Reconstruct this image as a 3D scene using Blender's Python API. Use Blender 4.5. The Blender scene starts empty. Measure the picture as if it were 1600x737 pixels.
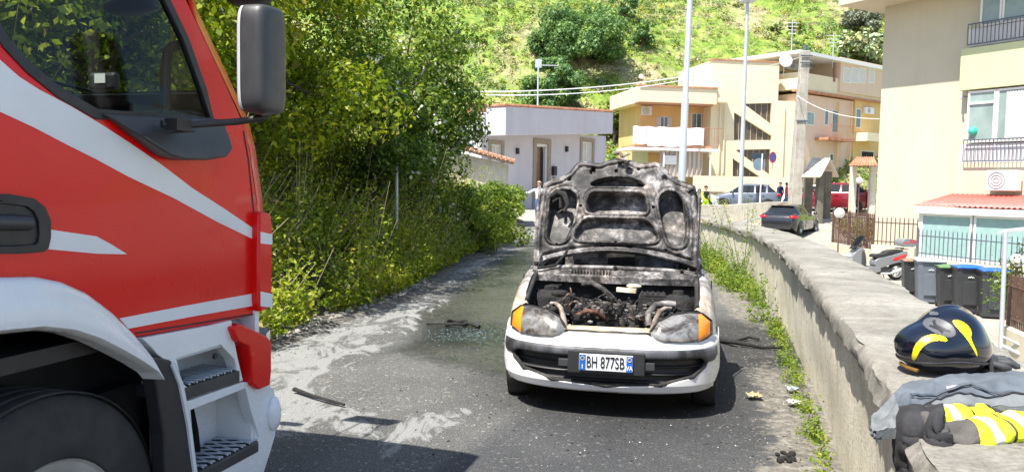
import bpy, math, random
import numpy as np
from mathutils import Vector, Matrix, noise
from mathutils.geometry import tessellate_polygon
R = math.radians
random.seed(7)
rng = np.random.default_rng(7)
SC = bpy.context.scene
COL = SC.collection

# ------------------------------------------------------------------ camera
H = 1.6
cd = bpy.data.cameras.new('camera'); cam = bpy.data.objects.new('camera', cd); COL.objects.link(cam)
cd.sensor_width = 36; cd.lens = 36*1256/1600; cd.clip_start = 0.05; cd.clip_end = 1000
CM = Matrix.Translation((0, 0, H)) @ Matrix.Rotation(R(90-3.67), 4, 'X') @ Matrix.Rotation(R(1.0), 4, 'Z')
cam.matrix_world = CM
SC.camera = cam

# ------------------------------------------------------------------ sky, sun, exposure
SUN_EL = R(62)
SUN_XY = Vector((-0.69, -0.725)).normalized()          # horizontal direction towards the sun
w = bpy.data.worlds.new('World'); SC.world = w; w.use_nodes = True
nt = w.node_tree; nt.nodes.clear()
sky = nt.nodes.new('ShaderNodeTexSky'); sky.sky_type = 'NISHITA'; sky.sun_disc = False
sky.sun_elevation = SUN_EL; sky.sun_rotation = math.atan2(SUN_XY.x, SUN_XY.y)
sky.air_density = 1.0; sky.dust_density = 1.2; sky.ozone_density = 1.5
bg = nt.nodes.new('ShaderNodeBackground'); bg.inputs['Strength'].default_value = 0.12
wo = nt.nodes.new('ShaderNodeOutputWorld')
nt.links.new(sky.outputs[0], bg.inputs[0]); nt.links.new(bg.outputs[0], wo.inputs[0])
sd = bpy.data.lights.new('sun', 'SUN'); sd.energy = 5.0; sd.angle = R(0.5); sd.color = (1.0, 0.955, 0.87)
sun = bpy.data.objects.new('sun', sd); COL.objects.link(sun)
sv = Vector((SUN_XY.x*math.cos(SUN_EL), SUN_XY.y*math.cos(SUN_EL), math.sin(SUN_EL)))
sun.rotation_euler = sv.to_track_quat('Z', 'Y').to_euler(); sun.location = (0, 0, 30)
SC.view_settings.view_transform = 'Standard'; SC.view_settings.look = 'None'
SC.view_settings.gamma = 1.0; SC.view_settings.use_curve_mapping = False
SC.view_settings.exposure = 1.0
SC.cycles.max_bounces = 8; SC.cycles.transparent_max_bounces = 12
SC.cycles.use_denoising = True

# ------------------------------------------------------------------ projection helpers (photo pixels, 1600 wide)
CR = CM.to_3x3()
def ray(px, py):
    return (CR @ Vector(((px-800)/1256, (368.5-py)/1256, -1))).normalized()
def P(px, py, Y):
    d = ray(px, py); t = Y/d.y
    return Vector((d.x*t, Y, H+d.z*t))
def G(px, py, z=0.0):
    d = ray(px, py); t = (z-H)/d.z
    return Vector((d.x*t, d.y*t, z))
class Plane:
    """vertical plane: u runs along d, n points outward"""
    def __init__(s, o, d, n=None):
        s.o = Vector((o[0], o[1])); s.d = Vector(d[:2]).normalized()
        s.n = Vector(n[:2]).normalized() if n else Vector((s.d.y, -s.d.x))
    def uv(s, px, py, off=0.0):
        r = ray(px, py); o = s.o+s.n*off
        k = (o.x*s.n.x+o.y*s.n.y)/(r.x*s.n.x+r.y*s.n.y)
        p = Vector((r.x*k, r.y*k)); return ((p-o).dot(s.d), H+r.z*k)
    def pt(s, u, z, n=0.0):
        q = s.o+s.d*u+s.n*n; return Vector((q.x, q.y, z))
    def quad(s, pts, off=0.0): return [s.uv(x, y, off) for x, y in pts]

# ------------------------------------------------------------------ object helpers
ROOTM = {}
def tag(o, label=None, cat=None, group=None, kind=None):
    if label: o['label'] = label
    if cat: o['category'] = cat
    if group: o['group'] = group
    if kind: o['kind'] = kind
    return o
def thing(name, label, cat, loc=(0, 0, 0), rz=0.0, group=None):
    o = bpy.data.objects.new(name, None); COL.objects.link(o)
    o.location = loc; o.rotation_euler = (0, 0, rz); o.empty_display_size = 0.3
    ROOTM[o] = Matrix.Translation(loc) @ Matrix.Rotation(rz, 4, 'Z')
    return tag(o, label, cat, group)
def copy_tree(o, parent=None):
    c = o.copy(); COL.objects.link(c)
    if parent is not None: c.parent = parent
    ROOTM[c] = ROOTM.get(o, Matrix())
    for ch in o.children: copy_tree(ch, c)
    return c
def place(o, loc, rz=0.0, sc=1.0, label=None, group=None):
    o.location = loc; o.rotation_euler = (0, 0, rz)
    o.scale = (sc, sc, sc) if isinstance(sc, (int, float)) else sc
    if label: o['label'] = label
    if group: o['group'] = group
    return o
def newmesh(name, v, f, mats, mi=None, smooth=None):
    me = bpy.data.meshes.new(name)
    me.from_pydata([tuple(p) for p in v], [], f)
    if not isinstance(mats, (list, tuple)): mats = [mats]
    for m in mats: me.materials.append(m)
    if mi: me.polygons.foreach_set('material_index', mi)
    if smooth is not None:
        me.polygons.foreach_set('use_smooth', [True]*len(me.polygons))
        if smooth < 180: me.set_sharp_from_angle(angle=R(smooth))
    me.update(); return me
class MB:
    def __init__(s): s.v = []; s.f = []; s.m = []; s.cur = 0
    def add(s, vs, fs):
        b = len(s.v); s.v += [Vector(p) for p in vs]
        s.f += [tuple(b+i for i in q) for q in fs]; s.m += [s.cur]*len(fs); return s
    def mat(s, i): s.cur = i; return s
    def hexa(s, c):   # 8 corners: bottom 4 ccw, top 4
        return s.add(c, [(0,3,2,1),(4,5,6,7),(0,1,5,4),(1,2,6,5),(2,3,7,6),(3,0,4,7)])
    def box(s, c, size, rot=None):
        hx, hy, hz = size[0]/2, size[1]/2, size[2]/2
        p = [Vector(q) for q in ((-hx,-hy,-hz),(hx,-hy,-hz),(hx,hy,-hz),(-hx,hy,-hz),(-hx,-hy,hz),(hx,-hy,hz),(hx,hy,hz),(-hx,hy,hz))]
        if rot is not None:
            if not isinstance(rot, Matrix): rot = Matrix.Rotation(rot, 3, 'Z')
            p = [rot @ q for q in p]
        c = Vector(c); return s.hexa([q+c for q in p])
    def tube(s, pts, r, n=8, caps=True):
        pts = [Vector(p) for p in pts]; k = len(pts)
        rs = r if isinstance(r, (list, tuple)) else [r]*k
        vs = []; up = None
        for i in range(k):
            t = (pts[min(i+1, k-1)]-pts[max(i-1, 0)])
            if t.length < 1e-9: t = Vector((0, 0, 1))
            t.normalize()
            if up is None:
                up = Vector((0, 0, 1)) if abs(t.z) < .9 else Vector((1, 0, 0))
            a = t.cross(up)
            if a.length < 1e-6: a = t.cross(Vector((1, .3, 0)))
            a.normalize(); b = t.cross(a).normalized(); up = -b if False else a.cross(t)
            for j in range(n):
                an = 2*math.pi*j/n
                vs.append(pts[i]+(a*math.cos(an)+b*math.sin(an))*rs[i])
        fs = []
        for i in range(k-1):
            for j in range(n):
                j2 = (j+1) % n
                fs.append((i*n+j, i*n+j2, (i+1)*n+j2, (i+1)*n+j))
        if caps: fs += [tuple(range(n-1, -1, -1)), tuple((k-1)*n+j for j in range(n))]
        return s.add(vs, fs)
    def cyl(s, p0, p1, r0, r1=None, n=16): return s.tube([p0, p1], [r0, r0 if r1 is None else r1], n)
    def lathe(s, prof, M=None, n=24, close=False):   # prof (r,z) around local z
        vs = []; fs = []; k = len(prof)
        for r, z in prof:
            for j in range(n):
                a = 2*math.pi*j/n; vs.append(Vector((r*math.cos(a), r*math.sin(a), z)))
        for i in range(k-1):
            for j in range(n):
                j2 = (j+1) % n; fs.append((i*n+j, i*n+j2, (i+1)*n+j2, (i+1)*n+j))
        if M is not None: vs = [M @ v for v in vs]
        return s.add(vs, fs)
    def ball(s, c, r, n=14, m=9, rot=None):
        r = r if isinstance(r, (list, tuple)) else (r, r, r); vs = []; fs = []; c = Vector(c)
        for i in range(m+1):
            th = math.pi*i/m
            for j in range(n):
                a = 2*math.pi*j/n
                q = Vector((r[0]*math.sin(th)*math.cos(a), r[1]*math.sin(th)*math.sin(a), r[2]*math.cos(th)))
                if rot is not None: q = rot @ q
                vs.append(c+q)
        for i in range(m):
            for j in range(n):
                j2 = (j+1) % n; fs.append((i*n+j, (i+1)*n+j, (i+1)*n+j2, i*n+j2))
        return s.add(vs, fs)
    def grid(s, fn, nu, nv, keep=None, flip=False):
        vs = [Vector(fn(i/nu, j/nv)) for j in range(nv+1) for i in range(nu+1)]; fs = []
        for j in range(nv):
            for i in range(nu):
                if keep and not keep((i+.5)/nu, (j+.5)/nv): continue
                a = j*(nu+1)+i; q = (a, a+1, a+nu+2, a+nu+1)
                fs.append(q[::-1] if flip else q)
        return s.add(vs, fs)
    def prism(s, loops, fm, t0, t1):   # loops: outer + holes (2D); fm(u,v,t) -> 3D
        flat = [p for l in loops for p in l]
        tris = tessellate_polygon([[Vector((p[0], p[1], 0)) for p in l] for l in loops])
        N = len(flat)
        vs = [fm(p[0], p[1], t1) for p in flat]+[fm(p[0], p[1], t0) for p in flat]; fs = []
        for t in tris:
            fs.append(tuple(t)); fs.append(tuple(N+i for i in reversed(t)))
        b = 0
        for l in loops:
            k = len(l)
            for i in range(k):
                j = (i+1) % k; fs.append((b+i, b+j, N+b+j, N+b+i))
            b += k
        return s.add(vs, fs)
    def build(s, name, mats, parent=None, local=True, smooth=None, bevel=0, sub=0, solid=0, origin=None, segs=2):
        v = s.v
        M = None
        if parent is not None:
            M = ROOTM[parent]
            if not local:
                Mi = M.inverted(); v = [Mi @ p for p in v]
        elif origin is not None:
            o_ = Vector(origin); v = [p-o_ for p in v]
        me = newmesh(name, v, s.f, mats, s.m if max(s.m, default=0) > 0 else None, smooth)
        import bmesh
        bm = bmesh.new(); bm.from_mesh(me); bmesh.ops.recalc_face_normals(bm, faces=bm.faces); bm.to_mesh(me); bm.free()
        o = bpy.data.objects.new(name, me); COL.objects.link(o)
        if parent is not None: o.parent = parent; ROOTM[o] = M
        elif origin is not None: o.location = origin
        if solid: m = o.modifiers.new('s', 'SOLIDIFY'); m.thickness = abs(solid); m.offset = -1 if solid > 0 else 1
        if bevel: m = o.modifiers.new('b', 'BEVEL'); m.width = bevel; m.segments = segs; m.limit_method = 'ANGLE'; m.angle_limit = R(35); m.harden_normals = False
        if sub: m = o.modifiers.new('d', 'SUBSURF'); m.levels = sub; m.render_levels = sub
        return o
def seglen(p, a, b):
    ax, ay = a; bx, by = b; dx, dy = bx-ax, by-ay; L = dx*dx+dy*dy
    t = 0 if L == 0 else max(0, min(1, ((p[0]-ax)*dx+(p[1]-ay)*dy)/L))
    return math.hypot(p[0]-ax-t*dx, p[1]-ay-t*dy)
def sdf(p, poly):     # signed distance, negative inside
    d = 1e9; ins = False; k = len(poly)
    for i in range(k):
        a = poly[i]; b = poly[(i+1) % k]; d = min(d, seglen(p, a, b))
        if (a[1] > p[1]) != (b[1] > p[1]) and p[0] < (b[0]-a[0])*(p[1]-a[1])/(b[1]-a[1])+a[0]: ins = not ins
    return -d if ins else d
def rrect(x0, y0, x1, y1, r, n=4):
    o = []
    for cx, cy, a0 in ((x1-r, y1-r, 0), (x0+r, y1-r, 90), (x0+r, y0+r, 180), (x1-r, y0+r, 270)):
        for i in range(n+1): a = R(a0+90*i/n); o.append((cx+r*math.cos(a), cy+r*math.sin(a)))
    return o
def smooth_poly(pts, it=2):
    for _ in range(it):
        q = []
        for i in range(len(pts)):
            a, b = pts[i], pts[(i+1) % len(pts)]
            q += [(a[0]*.75+b[0]*.25, a[1]*.75+b[1]*.25), (a[0]*.25+b[0]*.75, a[1]*.25+b[1]*.75)]
        pts = q
    return pts
def round_poly(pts, r=.3, n=4):
    q = []; k = len(pts)
    for i in range(k):
        a, p, c = Vector(pts[i-1]), Vector(pts[i]), Vector(pts[(i+1) % k])
        d1 = min(r, (a-p).length*.48); d2 = min(r, (c-p).length*.48); s_ = p+(a-p).normalized()*d1; e_ = p+(c-p).normalized()*d2
        for j in range(n+1): t = j/n; w = s_*(1-t)**2+p*2*t*(1-t)+e_*t*t; q.append((w.x, w.y))
    return q
def sst(a, b, x):
    if a == b: return float(x > a)
    t = max(0.0, min(1.0, (x-a)/(b-a))); return t*t*(3-2*t)
def interp(x, xs, ys):
    return float(np.interp(x, xs, ys))
def N3(x, y, z=0.0): return noise.noise(Vector((x, y, z)))
def text_mesh(txt, size, font_scale=1.0, extrude=0.0015, bold=0.0):
    cu = bpy.data.curves.new('t', 'FONT'); cu.body = txt; cu.size = size; cu.extrude = extrude; cu.offset = bold
    cu.align_x = 'CENTER'; cu.align_y = 'CENTER'
    o = bpy.data.objects.new('t', cu); COL.objects.link(o)
    dg = bpy.context.evaluated_depsgraph_get(); dg.update()
    me = bpy.data.meshes.new_from_object(o.evaluated_get(dg))
    bpy.data.objects.remove(o); bpy.data.curves.remove(cu)
    v = [tuple(x.co) for x in me.vertices]; f = [tuple(p.vertices) for p in me.polygons]
    bpy.data.meshes.remove(me)
    return v, f

# ------------------------------------------------------------------ materials
def _mat(name):
    m = bpy.data.materials.new(name); m.use_nodes = True
    return m, m.node_tree, m.node_tree.nodes['Principled BSDF']
def tex(nt, scale, detail=4, rough=.6, kind='noise', co=None, vec_scale=None, dist=0.0):
    tc = nt.nodes.new('ShaderNodeTexCoord')
    if kind == 'noise':
        n = nt.nodes.new('ShaderNodeTexNoise'); n.inputs['Scale'].default_value = scale
        n.inputs['Detail'].default_value = detail; n.inputs['Roughness'].default_value = rough; n.inputs['Distortion'].default_value = dist
    else:
        n = nt.nodes.new('ShaderNodeTexVoronoi'); n.inputs['Scale'].default_value = scale
        if kind == 'edge': n.feature = 'DISTANCE_TO_EDGE'
    src = tc.outputs['Object']
    if vec_scale:
        mp = nt.nodes.new('ShaderNodeMapping'); mp.inputs['Scale'].default_value = vec_scale
        nt.links.new(src, mp.inputs['Vector']); src = mp.outputs[0]
    nt.links.new(src, n.inputs['Vector']); return n
def ramp(nt, fac, stops):
    r = nt.nodes.new('ShaderNodeValToRGB'); e = r.color_ramp.elements
    while len(e) < len(stops): e.new(0.5)
    for k, (p, c) in enumerate(stops):
        e[k].position = p; e[k].color = (*c, 1) if not isinstance(c, (int, float)) else (c, c, c, 1)
    nt.links.new(fac, r.inputs[0]); return r
def mix(nt, fac, a, b, mode='MIX'):
    m = nt.nodes.new('ShaderNodeMixRGB'); m.blend_type = mode
    for i, x in enumerate((fac, a, b)):
        if isinstance(x, (int, float)): m.inputs[i].default_value = x if i == 0 else (x, x, x, 1)
        elif isinstance(x, tuple): m.inputs[i].default_value = (*x, 1)
        else: nt.links.new(x, m.inputs[i])
    return m.outputs[0]
def plain(name, c, rough=.6, metal=0.0, coat=0.0, var=.12, scale=6, bump=0.0, bscale=60, rvar=0.1, spec=None):
    """one colour with gentle procedural variation in tone and gloss"""
    m, nt, b = _mat(name)
    n = tex(nt, scale, 5)
    lo = tuple(max(0, x*(1-var)) for x in c); hi = tuple(min(1, x*(1+var)) for x in c)
    nt.links.new(ramp(nt, n.outputs[0], [(.3, lo), (.7, hi)]).outputs[0], b.inputs['Base Color'])
    n2 = tex(nt, scale*3.1, 4)
    nt.links.new(ramp(nt, n2.outputs[0], [(.3, max(.02, rough-rvar)), (.7, min(1, rough+rvar))]).outputs[0], b.inputs['Roughness'])
    b.inputs['Metallic'].default_value = metal; b.inputs['Coat Weight'].default_value = coat
    if spec is not None: b.inputs['Specular IOR Level'].default_value = spec
    if bump:
        n3 = tex(nt, bscale, 6, .65); bp = nt.nodes.new('ShaderNodeBump'); bp.inputs['Strength'].default_value = bump; bp.inputs['Distance'].default_value = .01
        nt.links.new(n3.outputs[0], bp.inputs['Height']); nt.links.new(bp.outputs[0], b.inputs['Normal'])
    return m
def blend(name, stops, scale=5, rough=.8, metal=0.0, bump=.3, bscale=30, detail=8, dist=.4, vec_scale=None, fine=None, rstops=None):
    """noise-driven colour ramp"""
    m, nt, b = _mat(name)
    n = tex(nt, scale, detail, .62, vec_scale=vec_scale, dist=dist)
    col = ramp(nt, n.outputs[0], stops).outputs[0]
    if fine:
        f = tex(nt, fine[0], 4, .7); col = mix(nt, fine[1], col, ramp(nt, f.outputs[0], [(.35, .25), (.65, 1.0)]).outputs[0], 'MULTIPLY')
    nt.links.new(col, b.inputs['Base Color'])
    b.inputs['Roughness'].default_value = rough; b.inputs['Metallic'].default_value = metal
    if rstops: nt.links.new(ramp(nt, n.outputs[0], rstops).outputs[0], b.inputs['Roughness'])
    if bump:
        n3 = tex(nt, bscale, 8, .7); bp = nt.nodes.new('ShaderNodeBump'); bp.inputs['Strength'].default_value = bump; bp.inputs['Distance'].default_value = .02
        nt.links.new(n3.outputs[0], bp.inputs['Height']); nt.links.new(bp.outputs[0], b.inputs['Normal'])
    return m
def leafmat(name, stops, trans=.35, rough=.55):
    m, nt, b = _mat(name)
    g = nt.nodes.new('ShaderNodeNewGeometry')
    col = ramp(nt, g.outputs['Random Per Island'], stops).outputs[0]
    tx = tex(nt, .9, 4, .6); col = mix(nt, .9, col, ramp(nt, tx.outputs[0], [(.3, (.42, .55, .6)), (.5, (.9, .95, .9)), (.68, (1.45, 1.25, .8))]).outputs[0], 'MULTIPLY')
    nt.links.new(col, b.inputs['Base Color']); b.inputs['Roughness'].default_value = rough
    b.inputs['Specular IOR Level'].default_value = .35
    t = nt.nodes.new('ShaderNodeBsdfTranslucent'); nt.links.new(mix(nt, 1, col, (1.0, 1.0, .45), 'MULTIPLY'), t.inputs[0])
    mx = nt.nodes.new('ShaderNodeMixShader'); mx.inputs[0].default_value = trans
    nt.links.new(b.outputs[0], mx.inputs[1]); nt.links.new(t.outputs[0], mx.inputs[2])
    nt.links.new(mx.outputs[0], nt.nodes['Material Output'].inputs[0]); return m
def glassmat(name, tint=(.75, .8, .78), refl=.0):
    m, nt, b = _mat(name); nt.nodes.remove(b)
    t = nt.nodes.new('ShaderNodeBsdfTransparent'); t.inputs[0].default_value = (*tint, 1)
    g = nt.nodes.new('ShaderNodeBsdfGlossy'); g.inputs['Roughness'].default_value = .02
    lw = nt.nodes.new('ShaderNodeLayerWeight'); lw.inputs[0].default_value = .5
    pw = nt.nodes.new('ShaderNodeMath'); pw.operation = 'POWER'; pw.inputs[1].default_value = 5; nt.links.new(lw.outputs['Facing'], pw.inputs[0])
    ad = nt.nodes.new('ShaderNodeMath'); ad.operation = 'MULTIPLY_ADD'; ad.inputs[1].default_value = .5; ad.inputs[2].default_value = .018+refl
    nt.links.new(pw.outputs[0], ad.inputs[0])
    mx = nt.nodes.new('ShaderNodeMixShader'); nt.links.new(ad.outputs[0], mx.inputs[0])
    nt.links.new(t.outputs[0], mx.inputs[1]); nt.links.new(g.outputs[0], mx.inputs[2])
    nt.links.new(mx.outputs[0], nt.nodes['Material Output'].inputs[0]); return m
M = {}
M['black_plastic'] = plain('black_plastic', (.025, .025, .027), .5, var=.2)
M['dark_plastic'] = plain('dark_plastic', (.045, .047, .05), .42, var=.2)
M['rubber'] = plain('rubber', (.03, .029, .028), .8, var=.3, scale=12, bump=.2)
M['steel'] = plain('steel', (.5, .5, .5), .35, metal=1)
M['galv'] = plain('galvanised', (.52, .55, .58), .5, metal=.35, var=.08)
M['white_paint'] = plain('white_paint', (.8, .8, .79), .3, coat=.3, var=.03)
M['red_paint'] = plain('red_paint', (.74, .006, .005), .30, coat=.25, var=.05, scale=2, rvar=.05, spec=.3)
M['glass'] = glassmat('clear_glass')
M['dark_glass'] = plain('dark_glass', (.02, .025, .03), .04, var=.1, rvar=.0, spec=.15)
M['skin'] = plain('skin', (.5, .3, .21), .55)
M['hair'] = plain('hair', (.03, .02, .015), .7)
M['bark'] = blend('bark', [(.3, (.06, .045, .03)), (.7, (.17, .13, .09))], 12)
# ================================================================== SETTING
LY = [-14, 2, 4.5, 6, 7.5, 9.2, 10.8, 14.4, 19.2, 29, 44, 60]
LX = [-5.6, -4.5, -3.8, -2.9, -2.3, -1.95, -1.5, -1.12, -.62, .6, 1.5, 2]
WY = [-6, 0, 1.97, 2.88, 3.6, 4.77, 6.53, 9.77, 13, 16.5, 20, 24, 28, 34]
WX = [.5, .8, 1.09, 1.40, 1.63, 1.95, 2.45, 3.28, 3.92, 4.22, 4.4, 4.3, 3.9, 3.0]
def Lx(y): return interp(y, LY, LX)
def Wx(y): return interp(y, WY, WX)
def lowz(y): return interp(y, [-20, 28, 38, 46, 49, 200], [-1.0, -1.0, -.7, .12, .42, .42])

def attr_mask(nt, name):
    a = nt.nodes.new('ShaderNodeAttribute'); a.attribute_name = name; return a.outputs['Fac']
# asphalt with washed-down water and pale residue (masks are ground positions stored on the road mesh)
def road_material():
    m, nt, b = _mat('asphalt')
    big = tex(nt, .9, 6, .6, dist=.6); fine = tex(nt, 95, 4, .75); grit = tex(nt, 55, 2, .5, 'voronoi'); mid = tex(nt, 9, 8, .7, dist=.8)
    base = ramp(nt, big.outputs[0], [(.3, (.075, .076, .075)), (.7, (.135, .133, .124))]).outputs[0]
    base = mix(nt, .95, base, ramp(nt, fine.outputs[0], [(.30, .12), (.5, .80), (.70, 2.6)]).outputs[0], 'MULTIPLY')
    sp = ramp(nt, grit.outputs['Color'], [(.80, 0.0), (.9, 1.0)]).outputs[0]
    base = mix(nt, mix(nt, 1, sp, ramp(nt, mid.outputs[0], [(.34, 0.0), (.6, .85)]).outputs[0], 'MULTIPLY'), base, (.34, .32, .28))
    soot = attr_mask(nt, 'soot'); so = ramp(nt, mix(nt, 1, soot, mix(nt, .55, mid.outputs[0], 1.0), 'MULTIPLY'), [(.16, 0.0), (.52, .95)]).outputs[0]
    base = mix(nt, so, base, mix(nt, 1, base, (.30, .30, .31), 'MULTIPLY'))
    tar = attr_mask(nt, 'patch'); base = mix(nt, tar, base, mix(nt, 1, base, (.58, .60, .65), 'MULTIPLY'))
    # water: darker, glossier
    wet = attr_mask(nt, 'wet')
    wn = nt.nodes.new('ShaderNodeMath'); wn.operation = 'ADD'; nt.links.new(wet, wn.inputs[0])
    ms = nt.nodes.new('ShaderNodeMath'); ms.operation = 'MULTIPLY_ADD'; nt.links.new(mid.outputs[0], ms.inputs[0]); ms.inputs[1].default_value = 1.5; ms.inputs[2].default_value = -.75
    nt.links.new(ms.outputs[0], wn.inputs[1]); wf = ramp(nt, wn.outputs[0], [(.30, 0.0), (.75, 1.0)]).outputs[0]
    base = mix(nt, wf, base, mix(nt, 1, base, (.52, .52, .50), 'MULTIPLY'))
    dm_ = attr_mask(nt, 'dirt'); dn = nt.nodes.new('ShaderNodeMath'); dn.operation = 'ADD'; nt.links.new(dm_, dn.inputs[0]); ds = nt.nodes.new('ShaderNodeMath'); ds.operation = 'MULTIPLY_ADD'
    nt.links.new(mid.outputs[0], ds.inputs[0]); ds.inputs[1].default_value = 1.7; ds.inputs[2].default_value = -.85; nt.links.new(ds.outputs[0], dn.inputs[1])
    d2 = tex(nt, 14, 8, .75); dc = ramp(nt, d2.outputs[0], [(.32, (.06, .055, .046)), (.5, (.17, .155, .13)), (.68, (.34, .32, .28))]).outputs[0]
    base = mix(nt, ramp(nt, dn.outputs[0], [(.38, 0.0), (.62, .9)]).outputs[0], base, dc)
    # pale chalky residue left by the extinguishing water
    pale = attr_mask(nt, 'pale'); streak = tex(nt, 2.2, 12, .72, vec_scale=(1.5, .7, 1), dist=1.2)
    pn = nt.nodes.new('ShaderNodeMath'); pn.operation = 'ADD'; nt.links.new(pale, pn.inputs[0])
    ps = nt.nodes.new('ShaderNodeMath'); ps.operation = 'MULTIPLY_ADD'; nt.links.new(streak.outputs[0], ps.inputs[0]); ps.inputs[1].default_value = 4.8; ps.inputs[2].default_value = -2.75
    nt.links.new(ps.outputs[0], pn.inputs[1]); pf = mix(nt, 1, ramp(nt, pn.outputs[0], [(.36, 0.0), (.66, 1.0)]).outputs[0], ramp(nt, fine.outputs[0], [(.30, .25), (.48, 1.0)]).outputs[0], 'MULTIPLY')
    pc = mix(nt, .75, (.34, .34, .33), ramp(nt, fine.outputs[0], [(.3, .45), (.7, 1.0)]).outputs[0], 'MULTIPLY')
    base = mix(nt, mix(nt, 1, pf, .88, 'MULTIPLY'), base, pc)
    nt.links.new(base, b.inputs['Base Color'])
    rg = mix(nt, wf, .88, ramp(nt, mid.outputs[0], [(.40, .20), (.6, .5)]).outputs[0])
    rg = mix(nt, pf, rg, .85); nt.links.new(rg, b.inputs['Roughness'])
    bp = nt.nodes.new('ShaderNodeBump'); bp.inputs['Distance'].default_value = .012
    nt.links.new(mix(nt, wf, .75, .16), bp.inputs['Strength']); nt.links.new(fine.outputs[0], bp.inputs['Height'])
    nt.links.new(bp.outputs[0], b.inputs['Normal']); return m
M['asphalt'] = road_material()
NU, NV = 64, 330
ys = [-12+ (j/NV)**1.0*60 for j in range(NV+1)]
vs = []; att = {'wet': [], 'pale': [], 'soot': [], 'patch': [], 'dirt': []}
wet_poly = [(-.9, 8.4), (-1.2, 9.6), (-.85, 11), (-.55, 14.4), (.1, 19), (.6, 21), (1.6, 20), (1.2, 14), (.9, 9.5), (.5, 7.0), (.1, 6.6), (-.6, 7.0), (-1.1, 7.6)]
pale_polys = [([(-3.3, 5.0), (-1.75, 4.6), (-1.35, 5.0), (-.75, 4.9), (-.72, 5.4), (-1.3, 5.9), (-1.35, 6.9), (-1.15, 8.6), (-.95, 10.5), (-1.15, 11.4), (-1.7, 10.4), (-2.2, 8.6), (-2.7, 7.2), (-3.3, 6.1)], .35),
              ([(-1.15, 13.6), (-.5, 19), (.7, 28), (1.7, 28), (.5, 21), (-.15, 19), (-.62, 15), (-.95, 12.6)], .3),
              ([(-.75, 4.55), (-.45, 4.95), (-.2, 5.7), (-.45, 5.6), (-.8, 5.1)], .12)]
for j in range(NV+1):
    y = ys[j]; xl = Lx(y)-.35; xr = Wx(y)+.1 if y < 28 else interp(y, [28, 34, 48], [4.0, 6, 6])
    for i in range(NU+1):
        x = xl+(xr-xl)*i/NU; p = (x, y)
        edge = (x-xl)/1.2
        vs.append((x, y, .012*N3(x*.5, y*.5)+.004*N3(x*3, y*3)))
        att['wet'].append(sst(.45, -.35, sdf(p, wet_poly)) if -2 < x < 3 and 4 < y < 24 else 0.0)
        pl = 0
        if 4 < y < 30:
            for poly, sft in pale_polys: pl = max(pl, sst(sft, -sft*.6, sdf(p, poly)))
        if y > 27: pl = max(pl, .75)
        att['pale'].append(pl)
        sx, sy = (x-.9)/1.25, (y-7.1)/2.6
        s_ = max(0, 1.2-math.hypot(sx, sy)*.95); s_ = max(s_, 1.1*max(0, 1-math.hypot((x+.35)/1.0, (y-8.4)/1.2)))
        s_ = max(s_, 1.2*max(0, 1-math.hypot((x-2.5)/1.1, (y-8.4)/2.4)))
        att['soot'].append(min(1, s_))
        lim = -.42+(y-4.3)*.42
        wd = .42+.16*sst(5, 9, y)+.16*N3(y*1.1, 3)+.10*N3(y*3.1, 5); att['dirt'].append(sst(wd+.22, wd-.18, Wx(y)-x)*(1-.75*min(1, att['soot'][-1]*1.3)) if y < 28 else 0.0)
        att['patch'].append(sst(-.02, .02, x-lim) if y < 7.5 else 0.0)
fs = [(j*(NU+1)+i, j*(NU+1)+i+1, (j+1)*(NU+1)+i+1, (j+1)*(NU+1)+i) for j in range(NV) for i in range(NU)]
me = newmesh('road', vs, fs, M['asphalt'], smooth=180)
for k, a in att.items():
    at = me.attributes.new(k, 'FLOAT', 'POINT'); at.data.foreach_set('value', a)
road = bpy.data.objects.new('road', me); COL.objects.link(road); tag(road, kind='structure')

# dirt verge at the foot of the bank and at the foot of the wall
M['dirt'] = blend('dirt', [(.3, (.07, .062, .052)), (.5, (.16, .145, .125)), (.72, (.30, .28, .245))], 5, .95, bump=.8, bscale=25, fine=(40, .6))
def verge(name, xf, w0, w1, ya, yb, n=160):
    b = MB()
    def f(u, v):
        y = ya+(yb-ya)*v; x = xf(y)+(w0+(w1-w0)*u)*(1+.22*N3(y*1.3, u*2)+.16*N3(y*7, u))
        return (x, y, .008+.014+.02*math.sin(math.pi*min(1, u+.0))*(.6+.6*N3(x*6, y*6))-(.04 if u in (0, 1) else 0))
    b.grid(f, 8, n); return tag(b.build(name, M['dirt'], smooth=180), kind='structure')
verge('dirt_verge', Lx, -.5, .12, 4, 30)

# bank on the left
M['earth'] = blend('earth', [(.3, (.035, .03, .018)), (.55, (.09, .075, .045)), (.75, (.10, .12, .04))], 3, .95, bump=.8, bscale=18)
def bank_h(d, y):
    h = interp(d, [0, .4, 1.2, 3, 5.5, 9, 45], [0, .12, .7, 2.4, 4.4, 6.0, 12])
    k = 1-.75*sst(17, 30, y)
    return h*k+(.25*N3(d*.7, y*.5)+.08*N3(d*2.5, y*2.5))*min(1, d)-.03
b = MB()
dd = [-.1, 0, .2, .4, .7, 1, 1.4, 1.8, 2.4, 3, 3.7, 4.5, 5.5, 7, 9, 12, 16, 22, 32, 45]
b.grid(lambda u, v: (lambda y, d: (Lx(y)-.25-d, y, bank_h(max(d, 0), y) if d > -.05 else -.1))(-14+v*76, dd[round(u*(len(dd)-1))]), len(dd)-1, 190)
tag(b.build('bank', M['earth'], smooth=180), kind='structure')

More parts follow.
